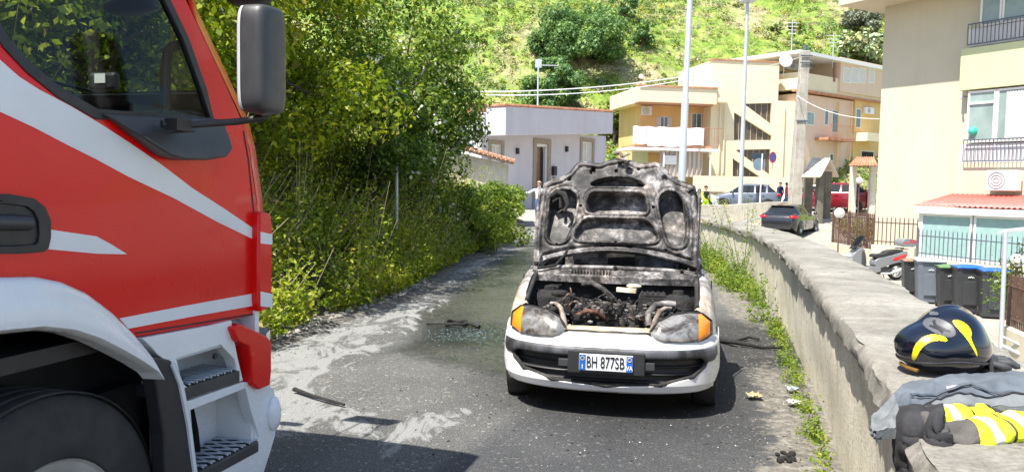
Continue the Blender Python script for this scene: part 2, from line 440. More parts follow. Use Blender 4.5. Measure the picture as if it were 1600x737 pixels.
# hillside behind the houses
def hill_h(x, y):
    y0 = 59+4*sst(-5, 25, x)+2.0*N3(x*.05, 1.3)
    t = y-y0
    if t <= 0: return -.6+.2*t if t > -3 else -1.2
    return -.6+.66*t+min(1, t/12)*(2.4*N3(x*.045, y*.06)+1.1*N3(x*.13, y*.16)+.5*N3(x*.4, y*.45))
def hill_material():
    m, nt, b = _mat('hill_grass')
    n1 = tex(nt, .11, 8, .65, dist=.8); n2 = tex(nt, .8, 8, .7, dist=.5); n3 = tex(nt, 4.5, 6, .75)
    g = ramp(nt, n2.outputs[0], [(.32, (.07, .12, .018)), (.46, (.16, .26, .03)), (.58, (.28, .36, .06)), (.72, (.40, .38, .15))]).outputs[0]
    s = ramp(nt, n2.outputs[0], [(.32, (.15, .17, .05)), (.48, (.36, .31, .17)), (.7, (.50, .43, .28))]).outputs[0]
    f = ramp(nt, n1.outputs[0], [(.49, 0.0), (.61, .9)]).outputs[0]
    c = mix(nt, f, g, s); c = mix(nt, .8, c, ramp(nt, n3.outputs[0], [(.35, .4), (.6, 1.1)]).outputs[0], 'MULTIPLY')
    nt.links.new(c, b.inputs['Base Color']); b.inputs['Roughness'].default_value = .95
    bp = nt.nodes.new('ShaderNodeBump'); bp.inputs['Strength'].default_value = 1; bp.inputs['Distance'].default_value = .3
    nt.links.new(n2.outputs[0], bp.inputs['Height']); nt.links.new(bp.outputs[0], b.inputs['Normal']); return m
M['hill'] = hill_material()
b = MB(); b.grid(lambda u, v: (lambda x, y: (x, y, hill_h(x, y)))(-75+u*180, 54+v*130), 180, 150)
tag(b.build('hillside', M['hill'], smooth=180), kind='structure')

# lower street right of the wall, rising to the upper street
M['concrete_ground'] = blend('concrete_ground', [(.3, (.30, .275, .23)), (.7, (.42, .385, .33))], .8, .9, bump=.3, bscale=12, fine=(30, .25))
b = MB()
b.grid(lambda u, v: (lambda y: (lambda x0: (x0+(75-x0)*u**1.6, y, lowz(y)))(Wx(y)+.2 if y < 28 else 3.6))(-20+v*86), 30, 86)
tag(b.build('lower_street', M['concrete_ground'], smooth=180), kind='structure')
b = MB(); b.box((0, 60, -2.2), (500, 500, .4)); tag(b.build('ground', M['concrete_ground']), kind='structure')
b = MB(); b.grid(lambda u, v: (-8+u*14.2, 33+v*29, -.03+.33*sst(33, 43, 33+v*29)), 12, 40); tag(b.build('yard', M['concrete_ground'], smooth=180), kind='structure')

# roadside concrete wall with weathered coping
def conc_mat(name, a, c, d, stain=.6):
    m, nt, b = _mat(name)
    n = tex(nt, 1.6, 9, .68, dist=.5); col = ramp(nt, n.outputs[0], [(.28, a), (.5, c), (.72, d)]).outputs[0]
    v = tex(nt, 1.0, 7, .7, vec_scale=(9, 9, .55)); col = mix(nt, stain, col, ramp(nt, v.outputs[0], [(.36, (.30, .27, .23)), (.52, (1.0, 1.0, 1.0))]).outputs[0], 'MULTIPLY')
    f = tex(nt, 45, 5, .75); col = mix(nt, .7, col, ramp(nt, f.outputs[0], [(.32, .5), (.6, 1.08)]).outputs[0], 'MULTIPLY')
    bl = tex(nt, 6, 10, .75, dist=.6); col = mix(nt, ramp(nt, bl.outputs[0], [(.60, 0.0), (.67, .8)]).outputs[0], col, (.07, .065, .055))
    nt.links.new(col, b.inputs['Base Color']); b.inputs['Roughness'].default_value = .95
    bp = nt.nodes.new('ShaderNodeBump'); bp.inputs['Strength'].default_value = .7; bp.inputs['Distance'].default_value = .02
    nt.links.new(mix(nt, .5, bl.outputs[0], f.outputs[0]), bp.inputs['Height']); nt.links.new(bp.outputs[0], b.inputs['Normal']); return m
M['wall_concrete'] = conc_mat('wall_concrete', (.58, .52, .40), (.78, .72, .58), (.85, .80, .68), .25)
M['coping_concrete'] = conc_mat('coping_concrete', (.15, .14, .12), (.27, .255, .22), (.38, .36, .32), .3)
wall = thing('roadside_wall', 'long curving grey concrete wall with broad weathered top beside the burned car', 'wall', (Wx(6), 6, 0))
def wall_pt(y, off, z):
    e = .05; dx = (Wx(y+e)-Wx(y-e))/(2*e); L = math.hypot(dx, 1)
    return Vector((Wx(y)+off/L, y-off*dx/L, z))
def wy(v): return -4+38*v
b = MB()
def wf(u, v):
    y = wy(v); z = -.12+.92*u; return wall_pt(y, .0+.05*(1-u)+.014*N3(y*2.2, z*3)+.02*N3(y*.6, z), z)
b.grid(wf, 10, 300)
b.grid(lambda u, v: wall_pt(wy(v), .52, .80-1.9*u), 2, 120)
b.grid(lambda u, v: wall_pt(wy(v), .52*u, .80), 1, 120)
b.build('wall_body', M['wall_concrete'], wall, local=False, smooth=50)
b = MB()
prof = [(-.012, .792), (-.035, .80), (-.045, .82), (-.045, .868), (-.032, .895), (-.02, .906), (.10, .912), (.22, .914), (.34, .914), (.46, .908), (.55, .90), (.60, .885), (.61, .85), (.60, .80), (.5, .79)]
def cf(u, v):
    y = wy(v); k = round(u*(len(prof)-1)); o, z = prof[k]
    j = .018*N3(y*1.7, k*.8)+.02*N3(y*7, k*.9)*(1 if k < 6 or k > 9 else .25)
    return wall_pt(y, o+j, z+.4*j*(1 if 3 < k < 12 else .3)+(.01*N3(y*1.1, 4)))
b.grid(cf, len(prof)-1, 620)
b.build('coping', M['coping_concrete'], wall, local=False, smooth=50)
# ================================================================== BURNED CAR
M['soot'] = blend('soot', [(.3, (.008, .008, .008)), (.55, (.03, .028, .026)), (.72, (.11, .10, .095))], 9, .85, bump=.7, bscale=45)
M['char'] = blend('char', [(.35, (.006, .006, .006)), (.6, (.022, .02, .019)), (.75, (.07, .065, .06))], 14, .7, bump=.9, bscale=60)
M['ash_metal'] = blend('ash_metal', [(.30, (.008, .008, .008)), (.42, (.045, .04, .038)), (.49, (.14, .125, .12)), (.56, (.27, .25, .24)), (.70, (.52, .50, .49))], 5.5, .7, metal=.15, bump=.25, bscale=30, detail=12, dist=.9, fine=(28, .45))
def burnt_hood():
    m, nt, b = _mat('burnt_hood')
    big = tex(nt, 2.6, 6, .6, dist=.5); mid = tex(nt, 9, 12, .72, dist=.4); fin = tex(nt, 42, 6, .7); st = tex(nt, 3, 8, .7, vec_scale=(7, 7, .7)); br = tex(nt, 3.3, 5, .6)
    g = ramp(nt, mid.outputs[0], [(.34, (.012, .012, .012)), (.44, (.06, .055, .052)), (.52, (.20, .185, .18)), (.60, (.40, .385, .38)), (.70, (.60, .59, .59))]).outputs[0]
    s = ramp(nt, mid.outputs[0], [(.36, (.008, .008, .008)), (.56, (.05, .046, .044)), (.70, (.20, .19, .185))]).outputs[0]
    c = mix(nt, ramp(nt, big.outputs[0], [(.44, 0.0), (.54, 1.0)]).outputs[0], s, g)
    c = mix(nt, .8, c, ramp(nt, st.outputs[0], [(.38, (.35, .33, .32)), (.52, (1, 1, 1))]).outputs[0], 'MULTIPLY')
    c = mix(nt, ramp(nt, br.outputs[0], [(.48, 0.0), (.60, .85)]).outputs[0], c, mix(nt, 1, c, (1.10, .98, .87), 'MULTIPLY'))
    c = mix(nt, .6, c, ramp(nt, fin.outputs[0], [(.36, .3), (.55, 1.1)]).outputs[0], 'MULTIPLY')
    nt.links.new(c, b.inputs['Base Color']); b.inputs['Roughness'].default_value = .55; b.inputs['Metallic'].default_value = .1
    bp = nt.nodes.new('ShaderNodeBump'); bp.inputs['Strength'].default_value = .35; bp.inputs['Distance'].default_value = .01; nt.links.new(mid.outputs[0], bp.inputs['Height']); nt.links.new(bp.outputs[0], b.inputs['Normal']); return m
M['burnt_hood'] = burnt_hood()
M['ash_brown'] = blend('ash_brown', [(.3, (.03, .022, .018)), (.45, (.16, .12, .09)), (.58, (.36, .31, .26)), (.75, (.60, .56, .52))], 4.5, .7, bump=.25, bscale=30, detail=12, dist=.9)
M['engine_burnt'] = blend('engine_burnt', [(.36, (.01, .01, .01)), (.5, (.05, .042, .036)), (.62, (.20, .17, .15)), (.75, (.50, .46, .42))], 14, .75, bump=.5, detail=10)
M['rust'] = blend('rust', [(.36, (.02, .012, .01)), (.52, (.12, .05, .03)), (.66, (.30, .17, .11))], 18, .8, bump=.4)
M['cream_burnt'] = blend('cream_burnt', [(.3, (.22, .15, .09)), (.48, (.52, .43, .30)), (.66, (.76, .71, .60))], 6, .5, bump=.1, detail=10, dist=.6)
def carpaint():
    m, nt, b = _mat('scorched_white_paint')
    tc = nt.nodes.new('ShaderNodeTexCoord'); sp = nt.nodes.new('ShaderNodeSeparateXYZ'); nt.links.new(tc.outputs['Object'], sp.inputs[0])
    n = tex(nt, 3.5, 10, .65, dist=.8); n2 = tex(nt, 11, 8, .7)
    a = nt.nodes.new('ShaderNodeMath'); a.operation = 'MULTIPLY_ADD'; nt.links.new(sp.outputs['Y'], a.inputs[0]); a.inputs[1].default_value = .62; nt.links.new(n.outputs[0], a.inputs[2])
    z = nt.nodes.new('ShaderNodeMath'); z.operation = 'MULTIPLY_ADD'; nt.links.new(sp.outputs['Z'], z.inputs[0]); z.inputs[1].default_value = .75; nt.links.new(a.outputs[0], z.inputs[2])
    s = nt.nodes.new('ShaderNodeMath'); s.operation = 'MULTIPLY'; nt.links.new(z.outputs[0], s.inputs[0]); s.inputs[1].default_value = .5
    c = ramp(nt, s.outputs[0], [(.585, (.80, .80, .80)), (.63, (.66, .58, .46)), (.68, (.34, .26, .19)), (.75, (.42, .38, .35)), (.84, (.13, .12, .115)), (.92, (.40, .38, .37))]).outputs[0]
    c = mix(nt, .25, c, ramp(nt, n2.outputs[0], [(.36, .35), (.5, 1.0)]).outputs[0], 'MULTIPLY')
    nt.links.new(c, b.inputs['Base Color']); b.inputs['Coat Weight'].default_value = .3
    nt.links.new(ramp(nt, s.outputs[0], [(.58, .28), (.7, .7)]).outputs[0], b.inputs['Roughness']); return m
M['car_paint'] = carpaint()
M['bumper_white'] = plain('bumper_white', (.80, .80, .80), .3, coat=.3, var=.02)
def lens_mat(name, c, soot):
    m, nt, b = _mat(name)
    n = tex(nt, 7, 10, .65, dist=.7, vec_scale=(1, 1, 1.3))
    nt.links.new(ramp(nt, n.outputs[0], [(.40, soot), (.68, c)]).outputs[0], b.inputs['Base Color'])
    b.inputs['Roughness'].default_value = .22; b.inputs['Metallic'].default_value = .35; return m
M['lens_burnt'] = lens_mat('lens_burnt', (.46, .45, .43), (.07, .06, .05))
M['amber'] = plain('amber', (.85, .26, .02), .25, coat=.5)
car = thing('burned_car', 'burnt out white hatchback with its charred hood up in the middle of the road', 'car', (.655, 5.40, 0), R(-10))
def plan(x, W=.795, D=.62, n=2.8):
    t = min(1, abs(x)/W); return D-D*(1-t**n)**(1/n)
def bump_prof(z):      # inset behind the plan curve
    return interp(z, [.17, .20, .25, .33, .45, .51, .55, .58, .60], [.10, .03, .006, 0, .004, .012, .03, .06, .12])
gr = [(-.71, .442), (-.68, .37), (-.60, .305), (-.38, .255), (0, .238), (.38, .255), (.60, .305), (.68, .37), (.71, .442)]
def front_pt(x, z, off=0.0, W=.795):
    e = 1e-3; x1, x0 = min(x+e, W*.9995), max(x-e, -W*.9995)
    dy = (plan(x1)-plan(x0))/(x1-x0); L = math.hypot(dy, 1); ins = bump_prof(z)-off
    return Vector((x-ins*dy/L, plan(x)+ins/L, z))
def bumper_f(u, v):
    a = (u*2-1)*math.pi/2; x = .795*math.copysign(abs(math.sin(a))**.72, a); x = max(-.7949, min(.7949, x))
    z = .18+.42*v; d = sdf((x, z), gr)
    rec = -.06*sst(.004, -.014, d); x *= 1-.075*sst(.36, .17, z)*(abs(x)/.795)**3
    # small dents and the lower lip line
    z2 = z+.03*(abs(x)/.795)**2*(1-v)**3
    return front_pt(x, z2, rec+.003*N3(x*4, z*5))
b = MB(); b.grid(bumper_f, 260, 110, keep=lambda u, v: sdf((.795*math.copysign(abs(math.sin((u*2-1)*math.pi/2))**.72, u-.5), .18+.42*v), gr) > -.001)
bumper = b.build('bumper', M['bumper_white'], car, smooth=180)
# grille with slats set back in the opening
b = MB()
b.grid(lambda u, v: (lambda x, z: front_pt(x, z, -.055+.028*max(0, math.sin(z*2*math.pi/.052))**3))(-.72+1.44*u, .222+.238*v), 120, 52)
b.build('grille', M['black_plastic'], car, smooth=180)
b = MB(); b.tube([front_pt(max(-.7, min(.7, x*.985)), z+.004, -.010) for x, z in gr], .016, 8); b.build('grille_surround', M['soot'], car, smooth=60)
b = MB()
for x0, x1 in ((-.27, -.155), (.215, .30)): b.grid(lambda u, v: front_pt(x0+(x1-x0)*u, .352+.034*v, -.012), 8, 3)
b.build('grille_badge_strip', M['dark_plastic'], car, smooth=180)
# black rub strip across the bumper, drooping at both ends
def strip_f(u, v):
    x = (-.765+1.53*u); e = abs(x)/.765; z0 = .437-.035*sst(.82, .9, e)+.03*sst(.95, 1, e); z1 = .500-.002*e
    z = z0+(z1-z0)*v; return front_pt(x, z, .016*math.sin(math.pi*min(1, max(0, v)))**.4*(1-sst(.96, 1.0, e))+.001)
def stripmat():
    m, nt, b_ = _mat('scorched_strip'); n = tex(nt, 8, 6, .6, vec_scale=(1, 1, .1))
    nt.links.new(ramp(nt, n.outputs[0], [(.4, (.018, .018, .02)), (.5, (.06, .062, .07)), (.62, (.10, .105, .12))]).outputs[0], b_.inputs['Base Color'])
    b_.inputs['Roughness'].default_value = .5; return m
b = MB(); b.grid(strip_f, 160, 12); b.build('rub_strip', stripmat(), car, smooth=180)
# plate holder and number plate
M['plate_white'] = plain('plate_white', (.75, .76, .78), .35, var=.02); M['plate_blue'] = plain('plate_blue', (.02, .12, .48), .35, var=.03)
M['plate_ink'] = plain('plate_ink', (.01, .01, .012), .5)
b = MB(); b.box((0, -.012, .405), (.52, .03, .155)); b.build('plate_holder', M['black_plastic'], car, bevel=.006)
b = MB()
for s in (-1, 1):
    b.box((s*.275, -.003, .392), (.10, .02, .05)); b.build('holder_wing', M['dark_plastic'], car, bevel=.003); b = MB()
b = MB(); b.box((0, -.034, .408), (.362, .012, .112)); plate = b.build('number_plate', M['plate_white'], car, bevel=.004)
b = MB()
for s in (-1, 1): b.box((s*.158, -.0415, .408), (.042, .003, .106)); b.build('blue_band', M['plate_blue'], plate); b = MB()
def put_text(name, txt, size, cx, y, cz, mat, parent, sx=1.0, bold=0.0):
    v, f = text_mesh(txt, size, bold=bold)
    b = MB(); b.add([(cx+p[0]*sx, y-p[2], cz+p[1]) for p in v], f); return b.build(name, mat, parent)
put_text('plate_number', 'BH', .112, -.094, -.043, .408, M['plate_ink'], plate, .54, .0)
put_text('plate_number', '877SB', .112, .044, -.043, .408, M['plate_ink'], plate, .58, .0)
put_text('country_letter', 'I', .04, -.158, -.0445, .378, M['plate_white'], plate, .9, .001)
put_text('province_letters', 'VA', .042, .158, -.0445, .380, M['plate_white'], plate, .8, .001)
b = MB(); b.tube([(.158+.013*math.cos(a), -.0445, .438+.013*math.sin(a)) for a in np.linspace(0, 2*math.pi, 17)], .002, 4); b.build('year_ring', plain('yellow_ink', (.8, .55, .05)), plate)
b = MB()
for k in range(12):
    a = 2*math.pi*k/12; b.box((-.158+.013*math.cos(a), -.0440, .436+.013*math.sin(a)), (.004, .003, .004))
b.build('star_ring', plain('star_ink', (.8, .65, .05)), plate)
# headlights
def head_f(s, bulge, x0, x1, base=0.0):
    def f(u, v):
        t = u; x = x0+(x1-x0)*t
        zb = .572+.018*t-.0*t; zt = interp(t, [0, .12, .35, .65, .85, 1], [.625, .695, .738, .752, .742, .690]); zb = interp(t, [0, .08, .2, .5, .8, 1], [.610, .582, .566, .560, .568, .605])
        z = zb+(zt-zb)*v-.022; e = (1-(2*v-1)**2)**.5 if 0 < v < 1 else 0; e2 = (1-(2*t-1)**6)
        y = plan(x*.98)+.055+base+.60*(z-.57)-bulge*e*e2
        return (s*x, y, z)
    return f
for s in (-1, 1):
    b = MB(); f0 = head_f(s, .045, .295, .70)
    b.grid(lambda u, v: f0(u*.80, v), 26, 16)
    hl = b.build('headlight', M['lens_burnt'], car, smooth=180)
    b = MB(); b.grid(lambda u, v: Vector(f0(.795+u*.205, v))+Vector((0, -.003, 0)), 8, 16); b.build('indicator', M['amber'], hl, smooth=180)
    b = MB(); g0 = head_f(s, 0, .285, .71, .012)
    b.tube([g0(u, 0) for u in np.linspace(0, 1, 14)]+[g0(1, v) for v in (.3, .6, .9)]+[g0(u, 1) for u in np.linspace(1, 0, 14)]+[g0(0, 0)], .009, 6); b.build('bezel', M['char'], hl, smooth=60)
# slam panel and cross member
b = MB()
b.grid(lambda u, v: (lambda x: (x, plan(x)+.075+.15*v, .607+.012*math.sin(v*3.1)+.006*N3(x*9, v*3)-(.03 if v > .95 else 0)))(-.36+.72*u), 60, 8)
b.grid(lambda u, v: (lambda x: (x, plan(x)+.222, .595-.14*v))(-.36+.72*u), 30, 3)
for x in (-.27, .26): b.cyl((x, plan(x)+.15, .605), (x, plan(x)+.15, .625), .009, n=8)
b.build('slam_panel', M['cream_burnt'], car, smooth=50)
b = MB()   # curved brackets behind both lamps
for s in (-1, 1):
    pts = [(s*.30, .13, .60), (s*.315, .17, .66), (s*.345, .25, .725), (s*.385, .31, .745), (s*.43, .36, .74)]
    b.tube(pts, [.024, .020, .017, .015, .012], 8)
    b.build('lamp_bracket', M['ash_brown'], car, smooth=60); b = MB()
# side shell: wings, doors, quarters with wheel openings
def side(s):
    def topz(y): return interp(y, [.30, .45, .7, 1.0, 1.15, 1.4, 2.2, 3.0, 3.28], [.745, .79, .85, .905, .925, .93, .945, .95, .90])
    def wid(y): return interp(y, [.28, .36, .5, .8, 1.5, 2.8, 3.1, 3.26], [.675, .715, .742, .757, .76, .755, .73, .66])
    cs = [(.835, -.035), (.84, -.004), (.865, 0), (.90, -.012), (.94, -.045), (.965, -.09), (.985, -.15), (.995, -.22), (1, -.30)]
    def f(u, v):
        y = .30+2.97*u; t = topz(y); w = wid(y)*1.025; k = v*28
        if k <= 8:
            a, bz = cs[int(k)]; return Vector((s*w*a, y, t+bz))
        q = (k-8)/20; z = (t-.30)+(.20-(t-.30))*q
        xx = w*(1-.01*q*q-.03*max(0, q-.7)) + .008*math.exp(-((z-.46)/.03)**2)
        for cy in (.665, 2.865):
            d = math.hypot(y-cy, z-.27)
            if d < .36: xx += .018*sst(.36, .31, d)
        return Vector((s*xx, y, z))
    def keep(u, v):
        p = f(u, v if v*28 > 8 else 8/28)
        y = .30+2.97*u; k = v*28
        if k < 8: return True
        q = (k-8)/20; t = topz(y); z = (t-.30)+(.20-(t-.30))*q
        return all(math.hypot(y-cy, z-.27) > .298 for cy in (.665, 2.865))
    return f, keep
b = MB()
for s in (-1, 1):
    f, keep = side(s); b.grid(lambda u, v: f(u, round(v*28)/28), 150, 28, keep)
    for cy in (.665, 2.865):      # arch lips
        b.tube([(s*(interp(cy+.30*math.cos(a), [.28, .36, .5, .8, 1.5, 2.8, 3.1, 3.26], [.675, .715, .742, .757, .76, .755, .73, .66])*1.025+.012), cy+.30*math.cos(a), .27+.30*math.sin(a)) for a in np.linspace(-.1, math.pi+.1, 20)], .008, 6)
b.grid(lambda u, v: (lambda x: (x, 3.16+.12*(1-(abs(x)/.70)**3), .2+.75*v))(-.70+1.4*u), 20, 8)
body = b.build('body', M['car_paint'], car, smooth=45)
b = MB()   # door seams, handle recess, sill
for s in (-1, 1):
    b.tube([(s*.764, 1.17, .30), (s*.766, 1.13, .6), (s*.758, 1.13, .86)], .005, 4); b.tube([(s*.764, 2.12, .30), (s*.768, 2.18, .6), (s*.76, 2.18, .88)], .005, 4)
b.build('door_seam', M['char'], body)
for s in (-1, 1):
    b = MB(); b.box((s*.772, 2.02, .70), (.02, .15, .03)); b.build('door_handle', M['char'], body, bevel=.005)
# roof, pillars, rear hatch (all burnt), glass is gone
b = MB()
b.grid(lambda u, v: (lambda x, y: (x, y, 1.355+.045*(1-(x/.56)**2)+.02*math.sin(v*3.14)+.008*N3(x*4, y*4)))(-.555+1.11*u, 1.70+1.05*v), 20, 16)
b.build('roof', M['ash_metal'], car, smooth=180, solid=.012)
b = MB()
for s in (-1, 1):
    b.tube([(s*.67, 1.08, .90), (s*.645, 1.25, 1.03), (s*.59, 1.52, 1.22), (s*.555, 1.72, 1.352)], [.032, .03, .026, .026], 8)
    b.tube([(s*.70, 2.18, .92), (s*.57, 2.16, 1.36)], .03, 8)
    b.tube([(s*.70, 3.02, .92), (s*.66, 2.95, 1.05), (s*.565, 2.74, 1.36)], [.06, .05, .035], 8)
    b.tube([(s*.555, 1.70, 1.35), (s*.565, 2.2, 1.365), (s*.56, 2.75, 1.352)], .026, 8)
b.tube([(-.55, 1.71, 1.36), (0, 1.68, 1.40), (.55, 1.71, 1.36)], .024, 8); b.tube([(-.66, 3.05, .94), (0, 3.12, .96), (.66, 3.05, .94)], .03, 8)
b.tube([(-.66, 1.10, .915), (-.4, 1.03, .94), (0, 1.0, .95), (.4, 1.03, .94), (.66, 1.10, .915)], .018, 8)
b.build('pillar_frame', M['ash_metal'], car, smooth=60)
# cabin tub, dash and burnt seats
b = MB(); b.box((0, 1.95, .28), (1.40, 2.5, .04)); b.grid(lambda u, v: (-.66+1.32*u, 1.12-.02*v, .30+.60*v), 6, 4); b.box((0, 3.0, .6), (1.3, .03, .6))
for s in (-1, 1): b.box((s*.69, 2.0, .55), (.03, 2.2, .62))
b.build('cabin_tub', M['soot'], car)
b = MB(); b.box((0, 1.27, .86), (1.22, .16, .09)); b.build('dashboard', M['char'], car, bevel=.03)
for s in (-1, 1):
    b = MB(); b.box((s*.33, 1.95, .5), (.42, .42, .16)); b.box((s*.33, 2.18, .80), (.40, .10, .62), Matrix.Rotation(R(-12), 3, 'X'))
    b.grid(lambda u, v: (s*.33-.17+.34*u, 2.10+.15*v+.02*N3(u*9, v*9), .58+.62*v), 8, 10)
    b.build('seat', M['ash_metal'], car, bevel=.03)
# cowl with vent slots
b = MB()
def cowl(u, v):
    x = -.665+1.33*u; y = .93+.13*v-.06*(1-(x/.665)**2)+.02
    z = .885+.05*v+.012*math.sin(v*3.14)+.004*N3(x*5, v*2)
    for k in range(13):
        xc = -.335+k*.025
        if abs(x-xc) < .0075 and .18 < v < .72: z -= .03
    return (x, y, z)
b.grid(cowl, 266, 14); b.grid(lambda u, v: (lambda x: (x, .95-.06*(1-(x/.665)**2), .885-.05*v))(-.665+1.33*u), 40, 2)
b.build('cowl', M['burnt_hood'], car, smooth=35)
b = MB(); b.cyl((.0, .99, .93), (.0, .97, .965), .02, .012, n=10); b.build('wiper_stub', M['char'], car, smooth=60); b = MB(); b.cyl((.52, 1.0, .93), (.52, .98, .955), .016, .01, n=10); b.build('wiper_stub', M['char'], car, smooth=60); b = MB()
b.tube([(-.62, .95, .93), (-.48, .99, .955), (-.41, 1.04, 1.04), (-.38, 1.1, 1.10)], .012, 6)
b.build('wiper_stub', M['char'], car, smooth=60)
# ---- engine bay
b = MB()
b.box((0, .62, .30), (1.36, .78, .03)); b.box((0, .985, .60), (1.32, .02, .62))
for s in (-1, 1):
    b.grid(lambda u, v: (s*(.60+.03*v), .28+.72*u, .32+(.36+.12*u)*v), 12, 6)
    b.tube([(s*.612, .34, .755), (s*.618, .55, .80), (s*.625, .75, .845), (s*.63, .98, .90)], .016, 6)
b.box((0, .29, .42), (.74, .03, .30))
b.build('bay_tub', M['soot'], car)
b = MB(); b.box((0, .275, .44), (.60, .045, .26))
for k in range(22): b.box((-.285+k*.027, .248, .44), (.004, .012, .24))
b.build('radiator', M['char'], car)
for s in (-1, 1):
    b = MB(); b.lathe([(.0, .10), (.04, .10), (.045, .07), (.075, .065), (.10, .04), (.115, 0), (.125, -.2)], Matrix.Translation((s*.49, .74, .72)), 20)
    b.build('strut_tower', M['char'], car, smooth=40)
b = MB(); b.box((.30, .72, .70), (.21, .19, .15)); b.box((.30, .72, .785), (.19, .17, .02))
for k in range(5): b.box((.22+k*.04, .72, .80), (.012, .15, .012))
b.build('battery', M['char'], car, bevel=.012)
b = MB(); b.box((-.05, .60, .52), (.46, .30, .24)); b.box((-.12, .50, .655), (.34, .16, .05)); b.box((-.12, .50, .69), (.30, .11, .03))
b.box((.12, .62, .66), (.12, .18, .09)); b.box((-.02, .73, .66), (.30, .10, .10))
for k in range(7): b.cyl((-.25+k*.045, .46, .68), (-.25+k*.045, .45, .725), .012, n=8)
b.build('engine_block', M['engine_burnt'], car, bevel=.012)
b = MB(); b.box((-.40, .68, .70), (.22, .24, .13)); b.cyl((-.40, .62, .76), (-.40, .62, .80), .065, n=18); b.cyl((-.47, .80, .76), (-.47, .80, .82), .05, n=16)
b.build('fluid_box', M['char'], car, bevel=.015)
b = MB(); b.tube([(-.25, .90, .82), (-.17, .86, .84), (-.08, .80, .80), (-.02, .74, .76), (.02, .70, .72)], .022, 8, False)
for k in range(9): pass
b.build('intake_hose', M['soot'], car, smooth=60)
b = MB(); b.tube([(-.24, .33, .66), (-.17, .34, .70), (-.10, .37, .685), (-.06, .42, .65), (-.02, .44, .62)], .018, 8); b.build('coolant_hose', M['rust'], car, smooth=60)
b = MB(); b.tube([(.28, .28, .62), (.27, .32, .70), (.32, .38, .755), (.40, .40, .765), (.46, .41, .76)], .026, 10); b.build('filler_pipe', M['ash_metal'], car, smooth=60); 
b = MB(); b.box((.10, .80, .80), (.16, .03, .035), R(-20)); b.ball((.155, .83, .83), (.06, .03, .018)); b.build('reservoir_lid', M['cream_burnt'], car, bevel=.008)
r_ = random.Random(3)
for nm, mt, n_, rad in (('wiring', 'char', 34, .006), ('copper_wiring', 'rust', 12, .0045), ('burnt_pipe', 'engine_burnt', 14, .009)):
    b = MB()
    for k in range(n_):
        x, y, z = r_.uniform(-.5, .5), r_.uniform(.33, .88), r_.uniform(.60, .74); pts = [(x, y, z)]
        for j in range(5):
            x += r_.uniform(-.09, .09); y += r_.uniform(-.07, .07); z += r_.uniform(-.04, .045); z = max(.58, min(.82, z)); pts.append((max(-.58, min(.58, x)), max(.3, min(.93, y)), z))
        b.tube(pts, rad*r_.uniform(.6, 1.3), 5)
    tag(b.build(nm, M[mt], car, smooth=60), kind='stuff')
b = MB()
for k in range(150):
    x, y = r_.uniform(-.55, .55), r_.uniform(.32, .92); z = r_.uniform(.56, .70); s_ = r_.uniform(.012, .05)
    if r_.random() < .5: b.box((x, y, z), (s_*1.6, s_, s_), Matrix.Rotation(r_.uniform(0, 3), 3, 'Z') @ Matrix.Rotation(r_.uniform(-.6, .6), 3, 'X'))
    else: b.cyl((x, y, z), (x+r_.uniform(-.04, .04), y+r_.uniform(-.03, .03), z+r_.uniform(.02, .06)), s_*.5, n=8)
tag(b.build('engine_debris', M['char'], car, bevel=.003), kind='stuff')
b = MB()
for k in range(190):
    x, y = r_.uniform(-.5, .5), r_.uniform(.32, .9); z = r_.uniform(.62, .735); s_ = r_.uniform(.004, .022)
    b.box((x, y, z), (s_*1.8, s_, s_*.6), Matrix.Rotation(r_.uniform(0, 3), 3, 'Z') @ Matrix.Rotation(r_.uniform(-.6, .6), 3, 'X'))
tag(b.build('ash_flakes', M['ash_metal'], car), kind='stuff')
# ---- hood, open, inner frame towards us
ho = [(-.66, .0), (-.664, .3), (-.64, .6), (-.625, .685), (-.58, .705), (-.49, .735), (-.41, .79), (-.35, .872), (-.31, .885), (-.16, .868), (-.09, .898), (0, .915), (.09, .900), (.16, .868), (.31, .888), (.345, .870), (.41, .79), (.49, .735), (.58, .705), (.625, .685), (.64, .6), (.664, .3), (.66, .0)]
def hb(a): return .125*(1-(a/.66)**2)
hfull = ho+[(a, hb(a)-.0) for a in np.linspace(.6, -.6, 13)]
holes = [round_poly([(-.225, .612), (.215, .612), (.245, .445), (-.255, .445)], .05), round_poly([(-.255, .395), (.245, .395), (.33, .27), (.32, .215), (-.33, .215), (-.34, .27)], .06),
         round_poly([(-.545, .60), (-.42, .64), (-.325, .58), (-.345, .42), (-.38, .26), (-.42, .19), (-.565, .19)], .08),
         round_poly([(.325, .57), (.40, .645), (.51, .60), (.555, .42), (.55, .18), (.42, .18), (.36, .38)], .08)]
lens = smooth_poly([(-.26, .665), (-.15, .735), (0, .75), (.15, .735), (.25, .665), (0, .675)], 2)
small = [(-.405, .725, .016), (-.215, .79, .02), (-.21, .815, .016), (.375, .745, .022), (.01, .865, .014), (.09, .80, .028), (.16, .82, .012), (-.02, .80, .012), (-.48, .17, .008), (.40, .15, .008), (-.12, .175, .012), (-.10, .175, .012), (.10, .172, .012), (.12, .172, .012), (0, .205, .008), (0, .145, .008), (-.30, .50, .01), (.29, .50, .01), (.03, .55, .007)]
def hood_pt(a, bb, off):
    bow = .045*(a/.66)**2+.05*(bb/.9)**2
    th = R(15); y = 1.045+bb*math.sin(th)+bow; z = .945+bb*math.cos(th)
    return Vector((a-.005, y-off*math.cos(th), z+off*math.sin(th)))
